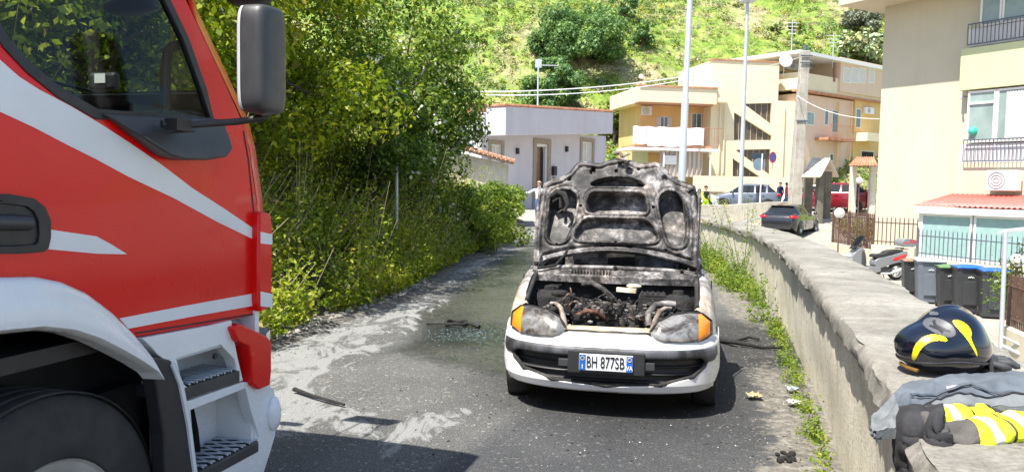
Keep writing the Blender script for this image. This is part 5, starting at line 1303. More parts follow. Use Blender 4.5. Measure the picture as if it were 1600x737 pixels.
q = P(840, 168, 45); mast = thing('roof_antenna', 'tall thin antenna mast with comb aerial on the white house roof', 'antenna', (q.x, q.y, zTL-.3)); zt_ = P(840, 95, 45).z-(zTL-.3)
b = MB(); b.tube([(0, 0, 0), (0, 0, zt_)], .05, 6); b.build('mast', M['galv'], mast)
b = MB(); b.tube([(-.05, 0, zt_-.25), (1.1, .2, zt_-.22)], .02, 5)
for k in range(9): b.tube([(.1+k*.115, -.25+.02*k, zt_-.24), (.1+k*.115, .3, zt_-.24)], .014, 4)
b.box((.0, 0, zt_-.15), (.35, .05, .45)); b.build('aerial', M['galv'], mast)
# ---------------- tiled shed between the trees and the white house
q0 = P(800, 285, 31); shed = thing('tiled_shed', 'low stone shed with sunlit clay tile roof between thicket and white house', 'shed', (q0.x-2, 31, 0))
c0 = P(798, 252, 29.5); c1 = P(722, 225, 33); 
b = MB(); b.hexa([(q0.x-3.2, 30, -.3), (q0.x-.15, 30, -.3), (q0.x-.15, 34, -.3), (q0.x-3.2, 34, -.3), (q0.x-3.2, 30, c1.z-.2), (q0.x-.15, 30, c0.z-.12), (q0.x-.15, 34, c0.z-.1), (q0.x-3.2, 34, c1.z-.1)]); b.build('wall', M['wall_concrete'], shed, local=False)
b = MB()
b.grid(lambda u, v: (q0.x+.05-3.3*u, 29.7+4.6*v, c0.z-.06+(c1.z-c0.z)*u*1.15+.10*v+.045*abs(math.sin(v*math.pi*16))), 12, 128); b.build('tile_roof', plaster('sunlit_tile', (.74, .64, .55), .5), shed, local=False, smooth=60, solid=.06)  # sunlit whiteness of the clay tiles is put into the roof colour
b = MB(); 
for k in range(20): b.tube([(q0.x+.08-3.3*k/20, 29.62, c0.z+.0+(c1.z-c0.z)*1.15*k/20), (q0.x+.08-3.3*(k+.85)/20, 29.62, c0.z+.0+(c1.z-c0.z)*1.15*(k+.85)/20)], .085, 7)
b.build('ridge_tile', M['tile'], shed, local=False)
# ---------------- yellow apartment house
a = R(10); Yp = Plane((P(1108, 250, 63).x, 63), (math.cos(a), math.sin(a)))
yh = thing('yellow_house', 'cream and yellow apartment house with flat roofs and glazed stairwell below the hill', 'apartment house', (Yp.o.x+5, 63, .4))
def Yx(x, y, n=0): return Yp.uv(x, y, n)
zg = .35
# stair tower
uA, uB = Yx(1110, 200)[0], Yx(1246, 200)[0]; zT = Yx(1180, 97)[1]
def trip(pts): return [Yx(x, y) for x, y in pts]
S1 = [trip([(1165, 162), (1206, 161), (1206, 195), (1163, 163)]), trip([(1147, 176), (1150, 177), (1206, 212), (1206, 219), (1147, 219)])]
S2 = [trip([(1152, 234), (1204, 233), (1204, 274), (1150, 235)]), trip([(1145, 247), (1150, 251), (1198, 283), (1198, 286), (1145, 287)])]
zr = Yx(1230, 158)[1]
uN = Yx(1217, 120)[0]
wallpoly(Yp, 'stair_wall', M['plaster_cream'], [[(uA, zg-.8), (uB, zg-.8), (uB, zr), (uN, zr), (uN, zT), (uA, zT)]]+S1+S2, -.35, 0, yh)
for S in (S1, S2):
    for poly in S:
        xs = [p[0] for p in poly]; b = MB(); b.prism([poly], lambda u, z, t: Yp.pt(u, z, t), -.34, -.25); gl = b.build('stair_glazing', M['dusk_glass'] if 'dusk_glass' in M else plain('dusk_glass', (.10, .075, .05), .25), yh, local=False)
        b = MB(); k = 0; u = min(xs)+.05
        while u < max(xs):
            zs = [];
            for i in range(len(poly)):
                p, q = poly[i], poly[(i+1) % len(poly)]
                if (p[0]-u)*(q[0]-u) < 0: zs.append(p[1]+(q[1]-p[1])*(u-p[0])/(q[0]-p[0]))
            if len(zs) >= 2: b.tube([Yp.pt(u, min(zs), -.22), Yp.pt(u, max(zs), -.22)], .035, 4)
            u += .50
        if b.v: b.build('mullion', M['stone_trim'], gl, local=False)
b = MB()
def solid(u0, u1, z0, z1, n0, n1): b.hexa([Yp.pt(u0, z0, n0), Yp.pt(u1, z0, n0), Yp.pt(u1, z0, n1), Yp.pt(u0, z0, n1), Yp.pt(u0, z1, n0), Yp.pt(u1, z1, n0), Yp.pt(u1, z1, n1), Yp.pt(u0, z1, n1)])
solid(uA+.003, uN, zg-.8, zT-.003, -7, -.36); solid(uN+.003, uB, zg-.8, zr-.02, -7, -.36)
b.build('stair_tower', M['plaster_cream'], yh, local=False)
wallbox(Yp, 'roof_edge', M['tile'], uA-.1, uN+.05, zT+.002, zT+.12, -.5, .08, yh)
# left wing
LN = -1.6
uW = Yx(1000, 180, LN)[0]; zW1 = Yx(1060, 160, LN)[1]
pzT, pzB = Yx(1060, 137, 1.0)[1], Yx(1060, 161, 1.0)[1]
uWL, uWR = Yx(999, 150, 1.0)[0], Yx(1120, 150, 1.0)[0]
wallbox(Yp, 'left_wing_wall', M['plaster_yellow'], uW, uA, zg-.8, pzB, -7, LN, yh)
wallbox(Yp, 'roof_parapet', M['plaster_cream'], uWL, uWR, pzB, pzT, LN-5, 1.0, yh); wallbox(Yp, 'parapet_tiles', M['tile'], uWL-.05, uWR+.05, pzT+.002, pzT+.12, .6, 1.1, yh); wallbox(Yp, 'eave_tiles', M['brown_wood'], uWL-.05, Yx(1114, 160, 1.0)[0], pzB-.16, pzB-.003, .2, 1.06, yh)
pxbox(Yp, 'wing_return', M['plaster_cream'], 1120, 136, 1136, 160, LN-2, .9, yh)
ac_unit(Yp, 1003, 166, 1019, 180, yh, n=LN); pxwindow(Yp, 1031, 182, 1044, 199, yh, n=LN, nm=2, shutters=True)
pxwindow(Yp, 1080, 177, 1104, 203, yh, n=LN, nm=3, shutters=False); pxbox(Yp, 'shutter', M['shutter'], 1104, 177, 1112, 203, LN+.003, LN+.06, yh)
mbx = pxbox(Yp, 'boiler_cabinet', M['frame_white'], 1113, 170, 1129, 193, LN+.003, LN+.6, yh); pxbox(Yp, 'cabinet_slot', M['black_plastic'], 1119, 176, 1121, 185, LN+.602, LN+.61, mbx)
pxbox(Yp, 'meter_cabinet', M['frame_white'], 1097, 252, 1109, 267, LN+.003, LN+.4, yh)
# balcony with railing and awning below
bz = Yx(1060, 228, 1.3)[1]; uB0, uB1 = Yx(990, 228, 1.3)[0], Yx(1112, 228, 1.3)[0]
wallbox(Yp, 'balcony_slab', M['tile'], uB0, uB1, bz-.15, bz, LN+.003, 1.3, yh); railing(Yp, 991, 1128, 199, 227, 34, yh, M['rail_rust'], n=1.25)
wallbox(Yp, 'awning_roof', M['frame_white'], uB0-.6, uB1+.2, bz-.42, bz-.22, -1.0, 2.4, yh)
for k, x_ in enumerate((977, 1036, 1109)): pxbox(Yp, 'awning_post', M['frame_white'], x_, 238, x_+2, 291, 2.2, 2.3, yh)
b = MB(); u0, u1 = Yx(1031, 255, 1.9)[0], Yx(1098, 255, 1.9)[0]; z0, z1 = Yx(1060, 276, 1.9)[1], bz-.4
b.grid(lambda u, v: Yp.pt(u0+(u1-u0)*u, z0+(z1-z0)*v, 1.9+.12*math.sin(u*60)), 90, 2)
def stripes(nm, c1, c2, sc_, d=(1, 0, 0)):
    m, nt, bb = _mat(nm); tc = nt.nodes.new('ShaderNodeTexCoord'); wv = nt.nodes.new('ShaderNodeTexWave'); wv.bands_direction = 'X'; wv.inputs['Scale'].default_value = sc_
    nt.links.new(tc.outputs['Object'], wv.inputs[0]); nt.links.new(ramp(nt, wv.outputs['Fac'], [(.48, c1), (.52, c2)]).outputs[0], bb.inputs['Base Color']); bb.inputs['Roughness'].default_value = .9; return m
b.build('striped_curtain', stripes('striped_cloth', (.72, .69, .62), (.42, .34, .28), .9), yh, local=False)
pxbox(Yp, 'sign_board', M['frame_white'], 1036, 243, 1057, 257, 2.0, 2.06, yh); pxbox(Yp, 'lower_wall', M['plaster_green'], 988, 236, 1012, 258, -.4, -.3, yh)
pxbox(Yp, 'garden_wall', M['plaster_cream'], 1085, 276, 1250, 300, 2.5, 2.8, yh)
# laundry on the balcony
for k, (xa, xb, yb) in enumerate(((989, 1010, 226), (1011, 1034, 229), (1035, 1067, 229), (1068, 1100, 226))):
    lab = ('white sheet drying at the left end of the balcony rail', 'white sheet drying second from the left on the balcony rail', 'wide white sheet drying just left of the tall galvanised pole', 'white sheet drying on the balcony rail right of the tall pole')[k]
    u0, u1 = Yx(xa, 212, 1.5)[0], Yx(xb, 212, 1.5)[0]; z0, z1 = Yx(1040, yb, 1.5)[1], Yx(1040, 199, 1.5)[1]
    b = MB(); b.grid(lambda u, v: Yp.pt(u0+(u1-u0)*u, z0+(z1-z0)*v+.03*math.sin(u*7+k), 1.5+.05*math.sin(u*14+k)*(1-v)), 24, 8)
    o = b.build('hanging_sheet', plain('sheet', (.8, .8, .82), .9, var=.02) if k == 0 else bpy.data.materials['sheet'], None, origin=Yp.pt(u0, z0, 1.5), smooth=180, solid=.01); tag(o, lab, 'laundry', 'white sheets on the balcony rail')
# roof terrace wing at the right
a2 = R(-12); 
uC = Yx(1246, 200)[0]; RW = Plane((Yp.pt(uB, 0).x, Yp.pt(uB, 0).y), (math.cos(R(38)), math.sin(R(38))))
def Rx(x, y, n=0): return RW.uv(x, y, n)
zc0 = Rx(1300, 213)[1]; uE = Rx(1420, 200)[0]
LR = 11.0
wallbox(RW, 'right_wing_wall', M['plaster_wing_shaded'], .02, Rx(1332, 200)[0], zg-.8, Rx(1290, 152)[1], -7, 0, yh)
wallbox(RW, 'right_wing_wall', M['plaster_yellow'], Rx(1332, 200)[0]+.002, uE, zg-.8, Rx(1350, 154)[1], -7, .15, yh)
def band(x0, x1, y0, y1, n0, n1, mat, nm): 
    z1_, z0_ = Rx((x0+x1)/2, y0, n1)[1], Rx((x0+x1)/2, y1, n1)[1]; return wallbox(RW, nm, mat, Rx(x0, (y0+y1)/2, n1)[0], Rx(x1, (y0+y1)/2, n1)[0], z0_, z1_, n0, n1, yh)
band(1249, 1385, 124, 149, -6, .35, M['plaster_cream'], 'terrace_parapet'); band(1249, 1385, 149, 152, -.2, .5, M['tile'], 'cornice')
band(1313, 1390, 97, 149, -6, .55, M['plaster_wing_shaded'], 'upper_storey'); band(1255, 1313, 97, 125, -6, -2.2, M['plaster_yellow'], 'terrace_back_wall')
band(1250, 1392, 92, 97, -6, .9, M['frame_white'], 'flat_roof')
band(1217, 1250, 99, 128, -5, -2.6, M['plaster_yellow'], 'terrace_side_wall')
for x0, x1 in ((1317, 1329), (1330, 1341), (1342, 1352), (1357, 1366)):
    z1_, z0_ = Rx((x0+x1)/2, 106, .55)[1], Rx((x0+x1)/2, 130, .55)[1]; window(RW, (Rx(x0, 118, .55)[0], z0_, Rx(x1, 118, .55)[0], z1_), yh, n=.56, mp='shutter', sill=False)
ac_unit(RW, 1232, 98, 1250, 110, yh, n=-2.6); ac_unit(RW, 1264, 98, 1277, 109, yh, n=-2.2)
pxbox(RW, 'terrace_door', M['pane'], 1219, 112, 1228, 127, -2.6, -2.55, yh); pxbox(RW, 'terrace_post', M['brown_wood'], 1303, 98, 1306, 128, .3, .4, yh)
for x0, x1, y0, y1, mp in ((1260, 1272, 175, 196, 'pane_light'), (1288, 1294, 170, 196, 'pane'), (1300, 1309, 172, 208, 'pane'), (1334, 1342, 170, 200, 'pane'), (1296, 1302, 240, 252, 'pane'), (1342, 1362, 236, 262, 'soot')):
    z1_, z0_ = Rx((x0+x1)/2, y0)[1], Rx((x0+x1)/2, y1)[1]; window(RW, (Rx(x0, (y0+y1)/2)[0], z0_, Rx(x1, (y0+y1)/2)[0], z1_), yh, n=.16 if x0 > 1330 else .0, mp=mp, sill=False)
band(1294, 1336, 216, 220, 0, 1.2, M['tile'], 'small_balcony'); railing(RW, 1296, 1340, 196, 216, 14, yh, M['rail_rust'], n=1.15, name='small_railing')
ac_unit(RW, 1353, 168, 1366, 178, yh, n=.15); band(1355, 1380, 208, 221, 0, 1.4, M['plaster_cream'], 'side_balcony')
for x_ in (1330, 1310): b = MB(); q0 = Rx(x_, 160, .2); q1 = Rx(x_, 260, .2); b.tube([RW.pt(q0[0], q0[1], .24), RW.pt(q0[0], q1[1], .24)], .06, 6); b.build('drain_pipe', M['plaster_yellow'], yh, local=False)
# drain pipes on the stair tower
for x_ in (1126, 1133, 1226):
    b = MB(); u_, z_ = Yx(x_, 165, .12); b.tube([Yp.pt(u_, zg-.5, .12), Yp.pt(u_, z_, .12)], .06, 6); b.build('drain_pipe', M['plaster_cream'], yh, local=False)
# small antennas and roof lamps
for px, yb, yt, lab in ((1236, 92, 30, 'tv antenna with stacked elements on the cream stair tower roof'), (1301, 96, 50, 'thin tv antenna at the right of the roof terrace')):
    p0 = P(px, yb, 66); zt = P(px, yt, 66).z; an = thing('roof_antenna', lab, 'antenna', p0); b = MB(); b.tube([(0, 0, -.5), (0, 0, zt-p0.z)], .035, 5)
    for k in range(4): b.tube([(-.6+.1*k, 0, zt-p0.z-.3-.28*k), (.6-.1*k, .1, zt-p0.z-.3-.28*k)], .025, 4)
    b.build('mast', M['galv'], an)
p0 = P(1228, 95, 62); dish = thing('satellite_dish', 'round white satellite dish at the corner of the roof terrace', 'satellite dish', p0); b = MB()
b.lathe([(0, .10), (.25, .085), (.42, .04), (.50, 0), (.49, -.01), (.40, .03), (0, .085)], Matrix.Rotation(R(80), 4, 'X'), 24); b.build('reflector', M['frame_white'], dish, smooth=60)
b = MB(); b.tube([(0, .1, 0), (0, .4, -.3), (0, .4, -1.2)], .03, 5); b.tube([(0, 0, -.4), (0, -.4, 0)], .015, 4); b.build('bracket', M['galv'], dish)
for px, yb, yt, lab in ((1001, 142, 116, 'white globe lamp on the left wing roof, leftmost'), (1065, 140, 120, 'white globe lamp on the left wing roof beside the tall pole'), (1083, 137, 109, 'white globe lamp on the left wing roof near the stair tower')):
    p0 = P(px, yb, 64); globe_lamp('roof_lamp', lab, (p0.x, p0.y, pzT-.1), P(px, yt, 64).z, .18)
# ---------------- beige block at the right
Bp = Plane((P(1505, 250, 25).x, 25), (.485, -.875)); Bp.n = Vector((-.875, -.485)).normalized()
bg_ = thing('beige_block', 'large beige and green apartment block with balconies on the right', 'apartment block', (Bp.o.x, 21.6, -1))
def Bx(x, y, n=0): return Bp.uv(x, y, n)
uF = Bx(1372, 250)[0]; uS = Bx(1506, 200)[0]; zRoof = Bx(1378, 12, 0)[1]
wallbox(Bp, 'wall', M['plaster_beige'], uF, 7, -1.3, zRoof-.003, -9, 0, bg_)
uo = Bx(1288, 4, 1.25)[0]
wallbox(Bp, 'roof_overhang', M['plaster_beige'], uF-.75, 8, zRoof, zRoof+.25, -10, 1.4, bg_)
wallbox(Bp, 'roof_slab', M['plaster_beige'], uF-.5, 8, zRoof+.252, zRoof+2.6, -10, 1.1, bg_)
# balcony bay with green panels
PN = .35
for (ya, yb_) in ((76, 140), ):
    zt, zb_ = Bx(1508, 76, PN)[1], Bx(1508, 141, PN)[1]; wallbox(Bp, 'green_panel', M['plaster_green'], uS, 7.2, zb_, zt, .003, PN, bg_, bevel=.01)
zr0, zr1 = Bx(1508, 73, PN)[1], Bx(1508, 40, PN)[1]
wallbox(Bp, 'bay_band', M['plaster_white'], uS+.15, 7.2, zr0-.02, zr1-.12, .003, PN-.12, bg_)
railing(Bp, 1512, 1640, 40, 74, 20, bg_, M['iron_grey'], n=PN+.02, zfix=(zr0+.03, zr1), r=.014)
zq0, zq1 = Bx(1508, 252, PN)[1], Bx(1508, 219, PN)[1]
wallbox(Bp, 'bay_band', M['plaster_white'], uS+.05, 7.2, zq0-.05, zq1-.12, .003, PN-.12, bg_)
railing(Bp, 1505, 1640, 219, 252, 22, bg_, M['iron_grey'], n=PN+.02, zfix=(zq0, zq1), r=.014)
wallbox(Bp, 'lower_band', M['plaster_beige'], uS+.0, 7.2, -1.3, zq0-.06, .003, PN-.1, bg_)
def bwin(x0, x1, z0, z1, nm, mp, nn): window(Bp, (Bx(x0, 180, nn)[0], z0, Bx(x1, 180, nn)[0], z1), bg_, n=nn, nm=nm, mp=mp, sill=False)
zw0, zw1 = zq1-.08, Bx(1512, 143, PN)[1]
bwin(1512, 1556, zw0, zw1, 1, 'pane_light', .25); bwin(1557, 1700, zw0, zw1, 2, 'pane_light', .25)
zv0, zv1 = zr1-.1, Bx(1520, -30, .25)[1]
b = MB(); b.grid(lambda u, v: (lambda q: Bp.pt(q, zw0+.1+(zw1-zw0-.2)*v, .275+.02*math.sin(u*60)))(Bx(1572, 180, .25)[0]+.75*u), 60, 2); b.build('net_curtain', M['sheer'] if 'sheer' in M else plain('sheer', (.55, .57, .55), .9), bg_, local=False, smooth=180)
p_ = Bx(1522, 205, .25); b = MB(); b.ball(Bp.pt(p_[0], p_[1], .28), (.16, .1, .13)); b.build('turquoise_vase', plain('turquoise', (.05, .45, .35), .4), bg_, local=False, smooth=180)
zmid = zw0+(zw1-zw0)*.76; wallbox(Bp, 'transom', M['frame_white'], Bx(1512, 180, .3)[0], Bx(1556, 180, .3)[0], zmid-.03, zmid+.03, .26, .30, bg_)
bwin(1524, 1557, zv0, zv1, 1, 'pane_light', .2); bwin(1558, 1700, zv0, zv1, 2, 'pane_light', .2)
b = MB(); p_ = Bx(1500, 150, .35); b.tube([Bp.pt(p_[0], p_[1], 0), Bp.pt(p_[0], p_[1]-.02, .3), Bp.pt(p_[0]+.05, p_[1]-.08, .35)], .03, 6); b.build('spot_lamp', M['galv'], bg_, local=False)
ac_unit(Bp, 1540, 266, 1588, 298, bg_, n=PN, dep=.32)
# veranda with red corrugated roof
VN = 2.1
uV = Bx(1436, 340, VN)[0]
zE = Bx(1434, 321, VN)[1]
ver = thing('veranda', 'glazed white veranda with red corrugated roof in front of the beige block', 'veranda', Bp.pt(uV, -1, VN))
b = MB(); b.grid(lambda u, v: Bp.pt(uV-.12+(8-uV)*u, zE+.02+.34*(1-v)+.022*math.sin(u*330), .36+(VN+.1-.36)*v), 420, 2); b.build('corrugated_roof', plain('red_sheet', (.60, .13, .11), .55, var=.15), ver, local=False, smooth=60, solid=.01)
wallbox(Bp, 'eave_board', M['frame_white'], uV-.1, 8, zE-.22, zE-.03, VN-.06, VN+.12, ver)
wallbox(Bp, 'parapet', M['plaster_beige'], uV, 8, -1.2, -.35, VN-.15, VN, ver)
k0 = uV+.05
while k0 < 7.5:
    w_ = window(Bp, (k0, -.34, k0+1.55, zE-.23), ver, n=VN-.05, nm=1, mp='curtain', sill=False, name='glazing_panel'); k0 += 1.60
wallbox(Bp, 'end_wall', M['frame_white'], uV-.02, uV+.04, -1.2, zE-.05, .4, VN-.02, ver)
# ================================================================== STREET FURNITURE AND WALLS
rw = thing('retaining_wall', 'low grey retaining wall in front of the parked silver car', 'wall', (12, 42, 0))
pts = [P(1040, 322, 40), P(1087, 320, 41), P(1140, 320, 42), P(1200, 316, 43), P(1236, 315, 44)]
b = MB()
def rwf(n):
    def f(u, v):
        k = u*(len(pts)-1); i = min(int(k), len(pts)-2); q = pts[i].lerp(pts[i+1], k-i); return Vector((q.x, q.y+n, -1.2+(q.z+1.2)*v))
    return f
b.grid(rwf(0), 24, 6); b.grid(rwf(.35), 24, 6); b.grid(lambda u, v: rwf(.35*v)(u, 1), 24, 1); b.build('wall_body', M['wall_concrete'], rw, local=False)
b = MB(); b.tube([P(1146, 352, 40), P(1190, 339, 41), P(1236, 330, 42)], .05, 6); b.tube([P(1146, 360, 40), P(1146, 340, 40)], .04, 6); b.build('handrail', M['galv'], rw, local=False)

def pole(name, label, px0, y0, px1, y1, Y, r0, r1, zb, mat='galv', group=None):
    p0, p1 = P(px0, y0, Y), P(px1, y1, Y); d = (p1-p0); base = p0+d*((zb-p0.z)/d.z)
    t = thing(name, label, 'street lamp' if 'lamp' in name else 'pole', base, 0, group)
    return t, base, p1-base
tl, bs, top = pole('lamp_post', 'tall thick galvanised lamp post rising out of the view behind the burned car', 1065, 280, 1078, 0, 19, .088, .08, -1.0)
top = top*1.12
b = MB(); b.tube([(0, 0, 0), top*.30, top*.60, top*.605, top], [.095, .09, .085, .07, .065], 16); b.build('mast', M['galv'], tl, smooth=40)
b = MB(); b.tube([top, top+Vector((0, -.6, .2))], .04, 8); b.box(top+Vector((0, -.9, .25)), (.28, .7, .12)); b.build('lamp_head', M['frame_white'], tl, bevel=.02)
tl, bs, top = pole('lamp_post', 'slim galvanised lamp post with a flat lamp head before the glazed stairwell', 1157, 305, 1168, 4, 44, .1, .08, .1)
b = MB(); b.tube([(0, 0, 0), top*.5, top], [.13, .115, .085], 12); b.build('mast', M['galv'], tl, smooth=40)
b = MB(); b.lathe([(0, .28), (.12, .26), (.42, .12), (.46, .05), (.35, 0), (.1, -.06), (0, -.06)], Matrix.Translation(top), 18); b.build('lamp_head', M['galv'], tl, smooth=40)
tl, bs, top = pole('utility_pole', 'broad square concrete utility pole in front of the yellow house', 1240, 340, 1258, 80, 43, .3, .2, -.3, 'wall_concrete')
b = MB()
def sq(c, h): return [c+Vector((-h, -h, 0)), c+Vector((h, -h, 0)), c+Vector((h, h, 0)), c+Vector((-h, h, 0))]
b.hexa(sq(Vector((0, 0, 0)), .30)+sq(top, .215)); b.build('shaft', conc_mat('pole_concrete', (.30, .28, .24), (.46, .43, .37), (.56, .53, .46), .3), tl, bevel=.03)
b = MB()
for f_ in (.97, .93, .60): b.tube([top*f_+Vector((-.3, -.28, 0)), top*f_+Vector((.3, -.28, 0))], .04, 6)
b.tube([top*.98+Vector((.0, 0, 0)), top+Vector((0, 0, .3))], .09, 6); b.build('bracket', M['iron_grey'], tl)
# overhead cables
def cable(label, a, c, sag, r=.02, n=24, mat='frame_white'):
    b = MB(); b.tube([a.lerp(c, t)-Vector((0, 0, 4*sag*t*(1-t))) for t in np.linspace(0, 1, n)], r, 5); o = b.build('overhead_cable', M[mat], None, origin=a); tag(o, label, 'cable', 'overhead cables')
cable('pale overhead cable running from the thicket to the lower flat roof, upper one', P(700, 143, 48), P(1112, 112, 60), .45, .035); cable('pale overhead cable running from the thicket to the lower flat roof, lower one', P(700, 146, 48), P(1112, 116, 60), .62, .03)
cable('thin cable from the concrete pole down to the beige block', P(1246, 150, 43), P(1374, 186, 30), .3, .015); cable('thin dark cable from the stair tower to the top of the concrete pole', P(1110, 117, 62), P(1256, 88, 43), .2, .015)
# thin post in the thicket
p_ = P(620, 130, 13.4); tp = thing('thin_post', 'thin galvanised post standing inside the thicket', 'post', (p_.x+.02, 13.4, .3))
b = MB(); b.cyl((0, 0, -.3), (-.02, 0, p_.z-.3), .028, n=10); b.lathe([(.035, 0), (.035, .04), (0, .05)], Matrix.Translation((-.02, 0, p_.z-.3)), 10); b.build('tube', M['galv'], tp, smooth=50)
# road signs
sg = P(1187, 312, 43); st = thing('round_road_sign', 'round road sign seen from behind with a dark name plate on top', 'road sign', (sg.x, 43, .05)); zt = P(1189, 240, 43).z-.05
b = MB(); b.cyl((0, 0, 0), (.06, 0, zt), .035, n=8); b.build('post', M['frame_white'], st)
b = MB(); q = P(1187, 257, 43)-Vector((sg.x, 43, .05)); b.lathe([(0, .012), (.32, .012), (.33, 0), (.33, -.012), (0, -.012)], Matrix.Translation(q+Vector((0, .06, 0))) @ Matrix.Rotation(R(90), 4, 'X'), 28); b.build('disc', plain('sign_back', (.16, .22, .28), .5), st, smooth=30)
b = MB(); q = P(1186, 244, 43)-Vector((sg.x, 43, .05)); b.box(q+Vector((0, .07, 0)), (.72, .02, .30)); b.build('name_plate', plain('dark_plate', (.03, .05, .07), .5), st, bevel=.01)
sg = P(1206, 250, 52); st = thing('no_parking_sign', 'no parking sign, red ring on blue, beside the glazed stairwell', 'road sign', (sg.x, 52, .42)); b = MB(); b.cyl((0, 0, 0), (.05, 0, P(1207, 236, 52).z-.42), .03, n=8); b.build('post', M['galv'], st)
q = P(1207, 246, 52)-Vector((sg.x, 52, .42)); mm = Matrix.Translation(q+Vector((0, -.06, 0))) @ Matrix.Rotation(R(35), 4, 'Z') @ Matrix.Rotation(R(90), 4, 'X')
b = MB(); b.lathe([(0, 0), (.36, 0), (.36, .012), (0, .012)], mm, 24); dsc = b.build('disc', plain('sign_blue', (.03, .10, .45), .4), st)
b = MB(); b.lathe([(.28, .013), (.355, .013), (.355, .018), (.28, .018)], mm, 24); b.add([mm @ Vector(v) for v in ((-.23, .19, .016), (-.19, .23, .016), (.23, -.19, .016), (.19, -.23, .016))], [(0, 1, 2, 3)]); b.build('red_ring', plain('sign_red', (.62, .03, .03), .4), dsc)
# gate canopy with pillars
gc = thing('gate_canopy', 'tiled gate canopy on concrete pillars between the concrete pole and the red car', 'gate', P(1280, 338, 43.5))
gz = lowz(43.5); M['pillar_brown'] = conc_mat('pillar_brown', (.12, .105, .08), (.20, .18, .14), (.30, .27, .21), .4)
for x0, x1, yt, yy in ((1257, 1268, 272, 44.5), (1276, 1285, 270, 43), (1287, 1297, 268, 45)):
    a_, c_ = P(x0, 300, yy), P(x1, 300, yy); zt = P(x0, yt, yy).z; b = MB(); b.box(((a_.x+c_.x)/2, yy, (zt+gz-.6)/2), (c_.x-a_.x, .4, zt-gz+.6)); b.build('pillar', M['pillar_brown'], gc, local=False, bevel=.02)
q0, q1, q2, q3 = P(1252, 276, 42.6), P(1283, 276, 42.2), P(1298, 248, 44.4), P(1268, 247, 44.8); e0 = P(1311, 276, 45.5); e1 = P(1283, 274, 46.5)
b = MB(); n_ = 9
b.grid(lambda u, v: (q0.lerp(q1, u)).lerp(q3.lerp(q2, u), v)+Vector((0, 0, .05*abs(math.sin(u*math.pi*n_)))), 72, 3)
b.grid(lambda u, v: q3.lerp(q2, 0).lerp(q2, 1-u).lerp(e1.lerp(e0, 1-u), v) if False else q2.lerp(e0, v).lerp(q3.lerp(e1, v), u)+Vector((0, 0, .05*abs(math.sin(u*math.pi*n_)))), 72, 3)
b.build('tile_roof', blend('pale_tile', [(.3, (.60, .46, .34)), (.55, (.74, .66, .52)), (.72, (.36, .14, .15))], 1.2, .8), gc, local=False, smooth=60, solid=.08)
gc2 = thing('small_gate_roof', 'small red tiled gate roof beside the edge of the beige block', 'gate', P(1350, 300, 46)); b = MB()
a_, c_, d_, e_ = P(1326, 258, 45), P(1372, 258, 45), P(1366, 246, 47), P(1338, 246, 47)
b.grid(lambda u, v: a_.lerp(c_, u).lerp(e_.lerp(d_, u), v)+Vector((0, 0, .05*abs(math.sin(u*31.4)))), 60, 2); b.build('tile_roof', M['tile'], gc2, local=False, smooth=60, solid=.1)
for x_ in (1334, 1364): q = P(x_, 258, 46); b = MB(); b.box((q.x, 46, (q.z-.2)/2), (.3, .3, q.z+.4)); b.build('pillar', M['wall_concrete'], gc2, local=False)
# iron fences
def fence(name, label, pts, z0, z1, sp, mat, rr=.012, base=None, group=None, spear=True):
    pts = [Vector((p[0], p[1], 0)) for p in pts]; t = thing(name, label, 'fence', (pts[0].x, pts[0].y, z0), 0, group); b = MB(); L = sum((pts[i+1]-pts[i]).length for i in range(len(pts)-1))
    def at(s_):
        for i in range(len(pts)-1):
            l = (pts[i+1]-pts[i]).length
            if s_ <= l or i == len(pts)-2: return pts[i].lerp(pts[i+1], s_/l)
            s_ -= l
    n = int(L/sp)
    for i in range(n+1):
        q = at(L*i/n); k = 2.2 if i % 12 == 0 else 1; b.tube([(q.x, q.y, z0), (q.x, q.y, z1), (q.x, q.y, z1+.05*k)], [rr*k, rr*k, rr*.3], 5)
    b.build('bars', M[mat], t, local=False)
    for zz in (z0+.12, z1-.14):
        r_ = MB(); r_.tube([(q.x, q.y, zz) for q in (at(L*k/6) for k in range(7))], rr*1.2, 5); r_.build('rail', M[mat], t, local=False)
    if base is not None:
        for i in range(len(pts)-1):
            d = (pts[i+1]-pts[i]); l = d.length; d.normalize(); nrm = Vector((d.y, -d.x, 0)); q = MB(); o_ = [pts[i]+nrm*.12, pts[i+1]+nrm*.12, pts[i+1]-nrm*.12, pts[i]-nrm*.12]
            q.hexa([p+Vector((0, 0, base)) for p in o_]+[p+Vector((0, 0, z0)) for p in o_]); q.build('base_wall', M['plaster_beige'], t, local=False, bevel=.01)
    return t
f0 = [P(1302, 350, 33), P(1370, 350, 29)]; fence('iron_fence', 'brown iron garden fence with yellow flowers behind it left of the beige block', f0, -.55, .72, .13, 'iron', .022, base=-1.1)
f0 = [P(1366, 350, 26.2), P(1434, 350, 25)]; fence('iron_fence', 'brown picket fence on low wall behind the scooter', f0, -.15, .72, .14, 'iron', .016, base=-1.05)
f0 = [P(1436, 350, 22.8), P(1600, 350, 19.6)]; fence('iron_fence', 'blue grey picket fence between the veranda and the wheelie bins', f0, -.25, .50, .15, 'iron_grey', .014, base=-1.05)
f0 = [P(1308, 300, 49), P(1372, 300, 46)]; fence('iron_fence', 'rust brown railing in front of the yellow house, farther up the street', f0, .5, 1.75, .22, 'rail_rust', .035, base=-.2)
f0 = [P(1576, 480, 12.0), P(1640, 480, 10.6)]; fence('iron_fence', 'gold brown iron railing at the right edge of the view', f0, -.38, .36, .075, 'iron', .012, base=-1.05)
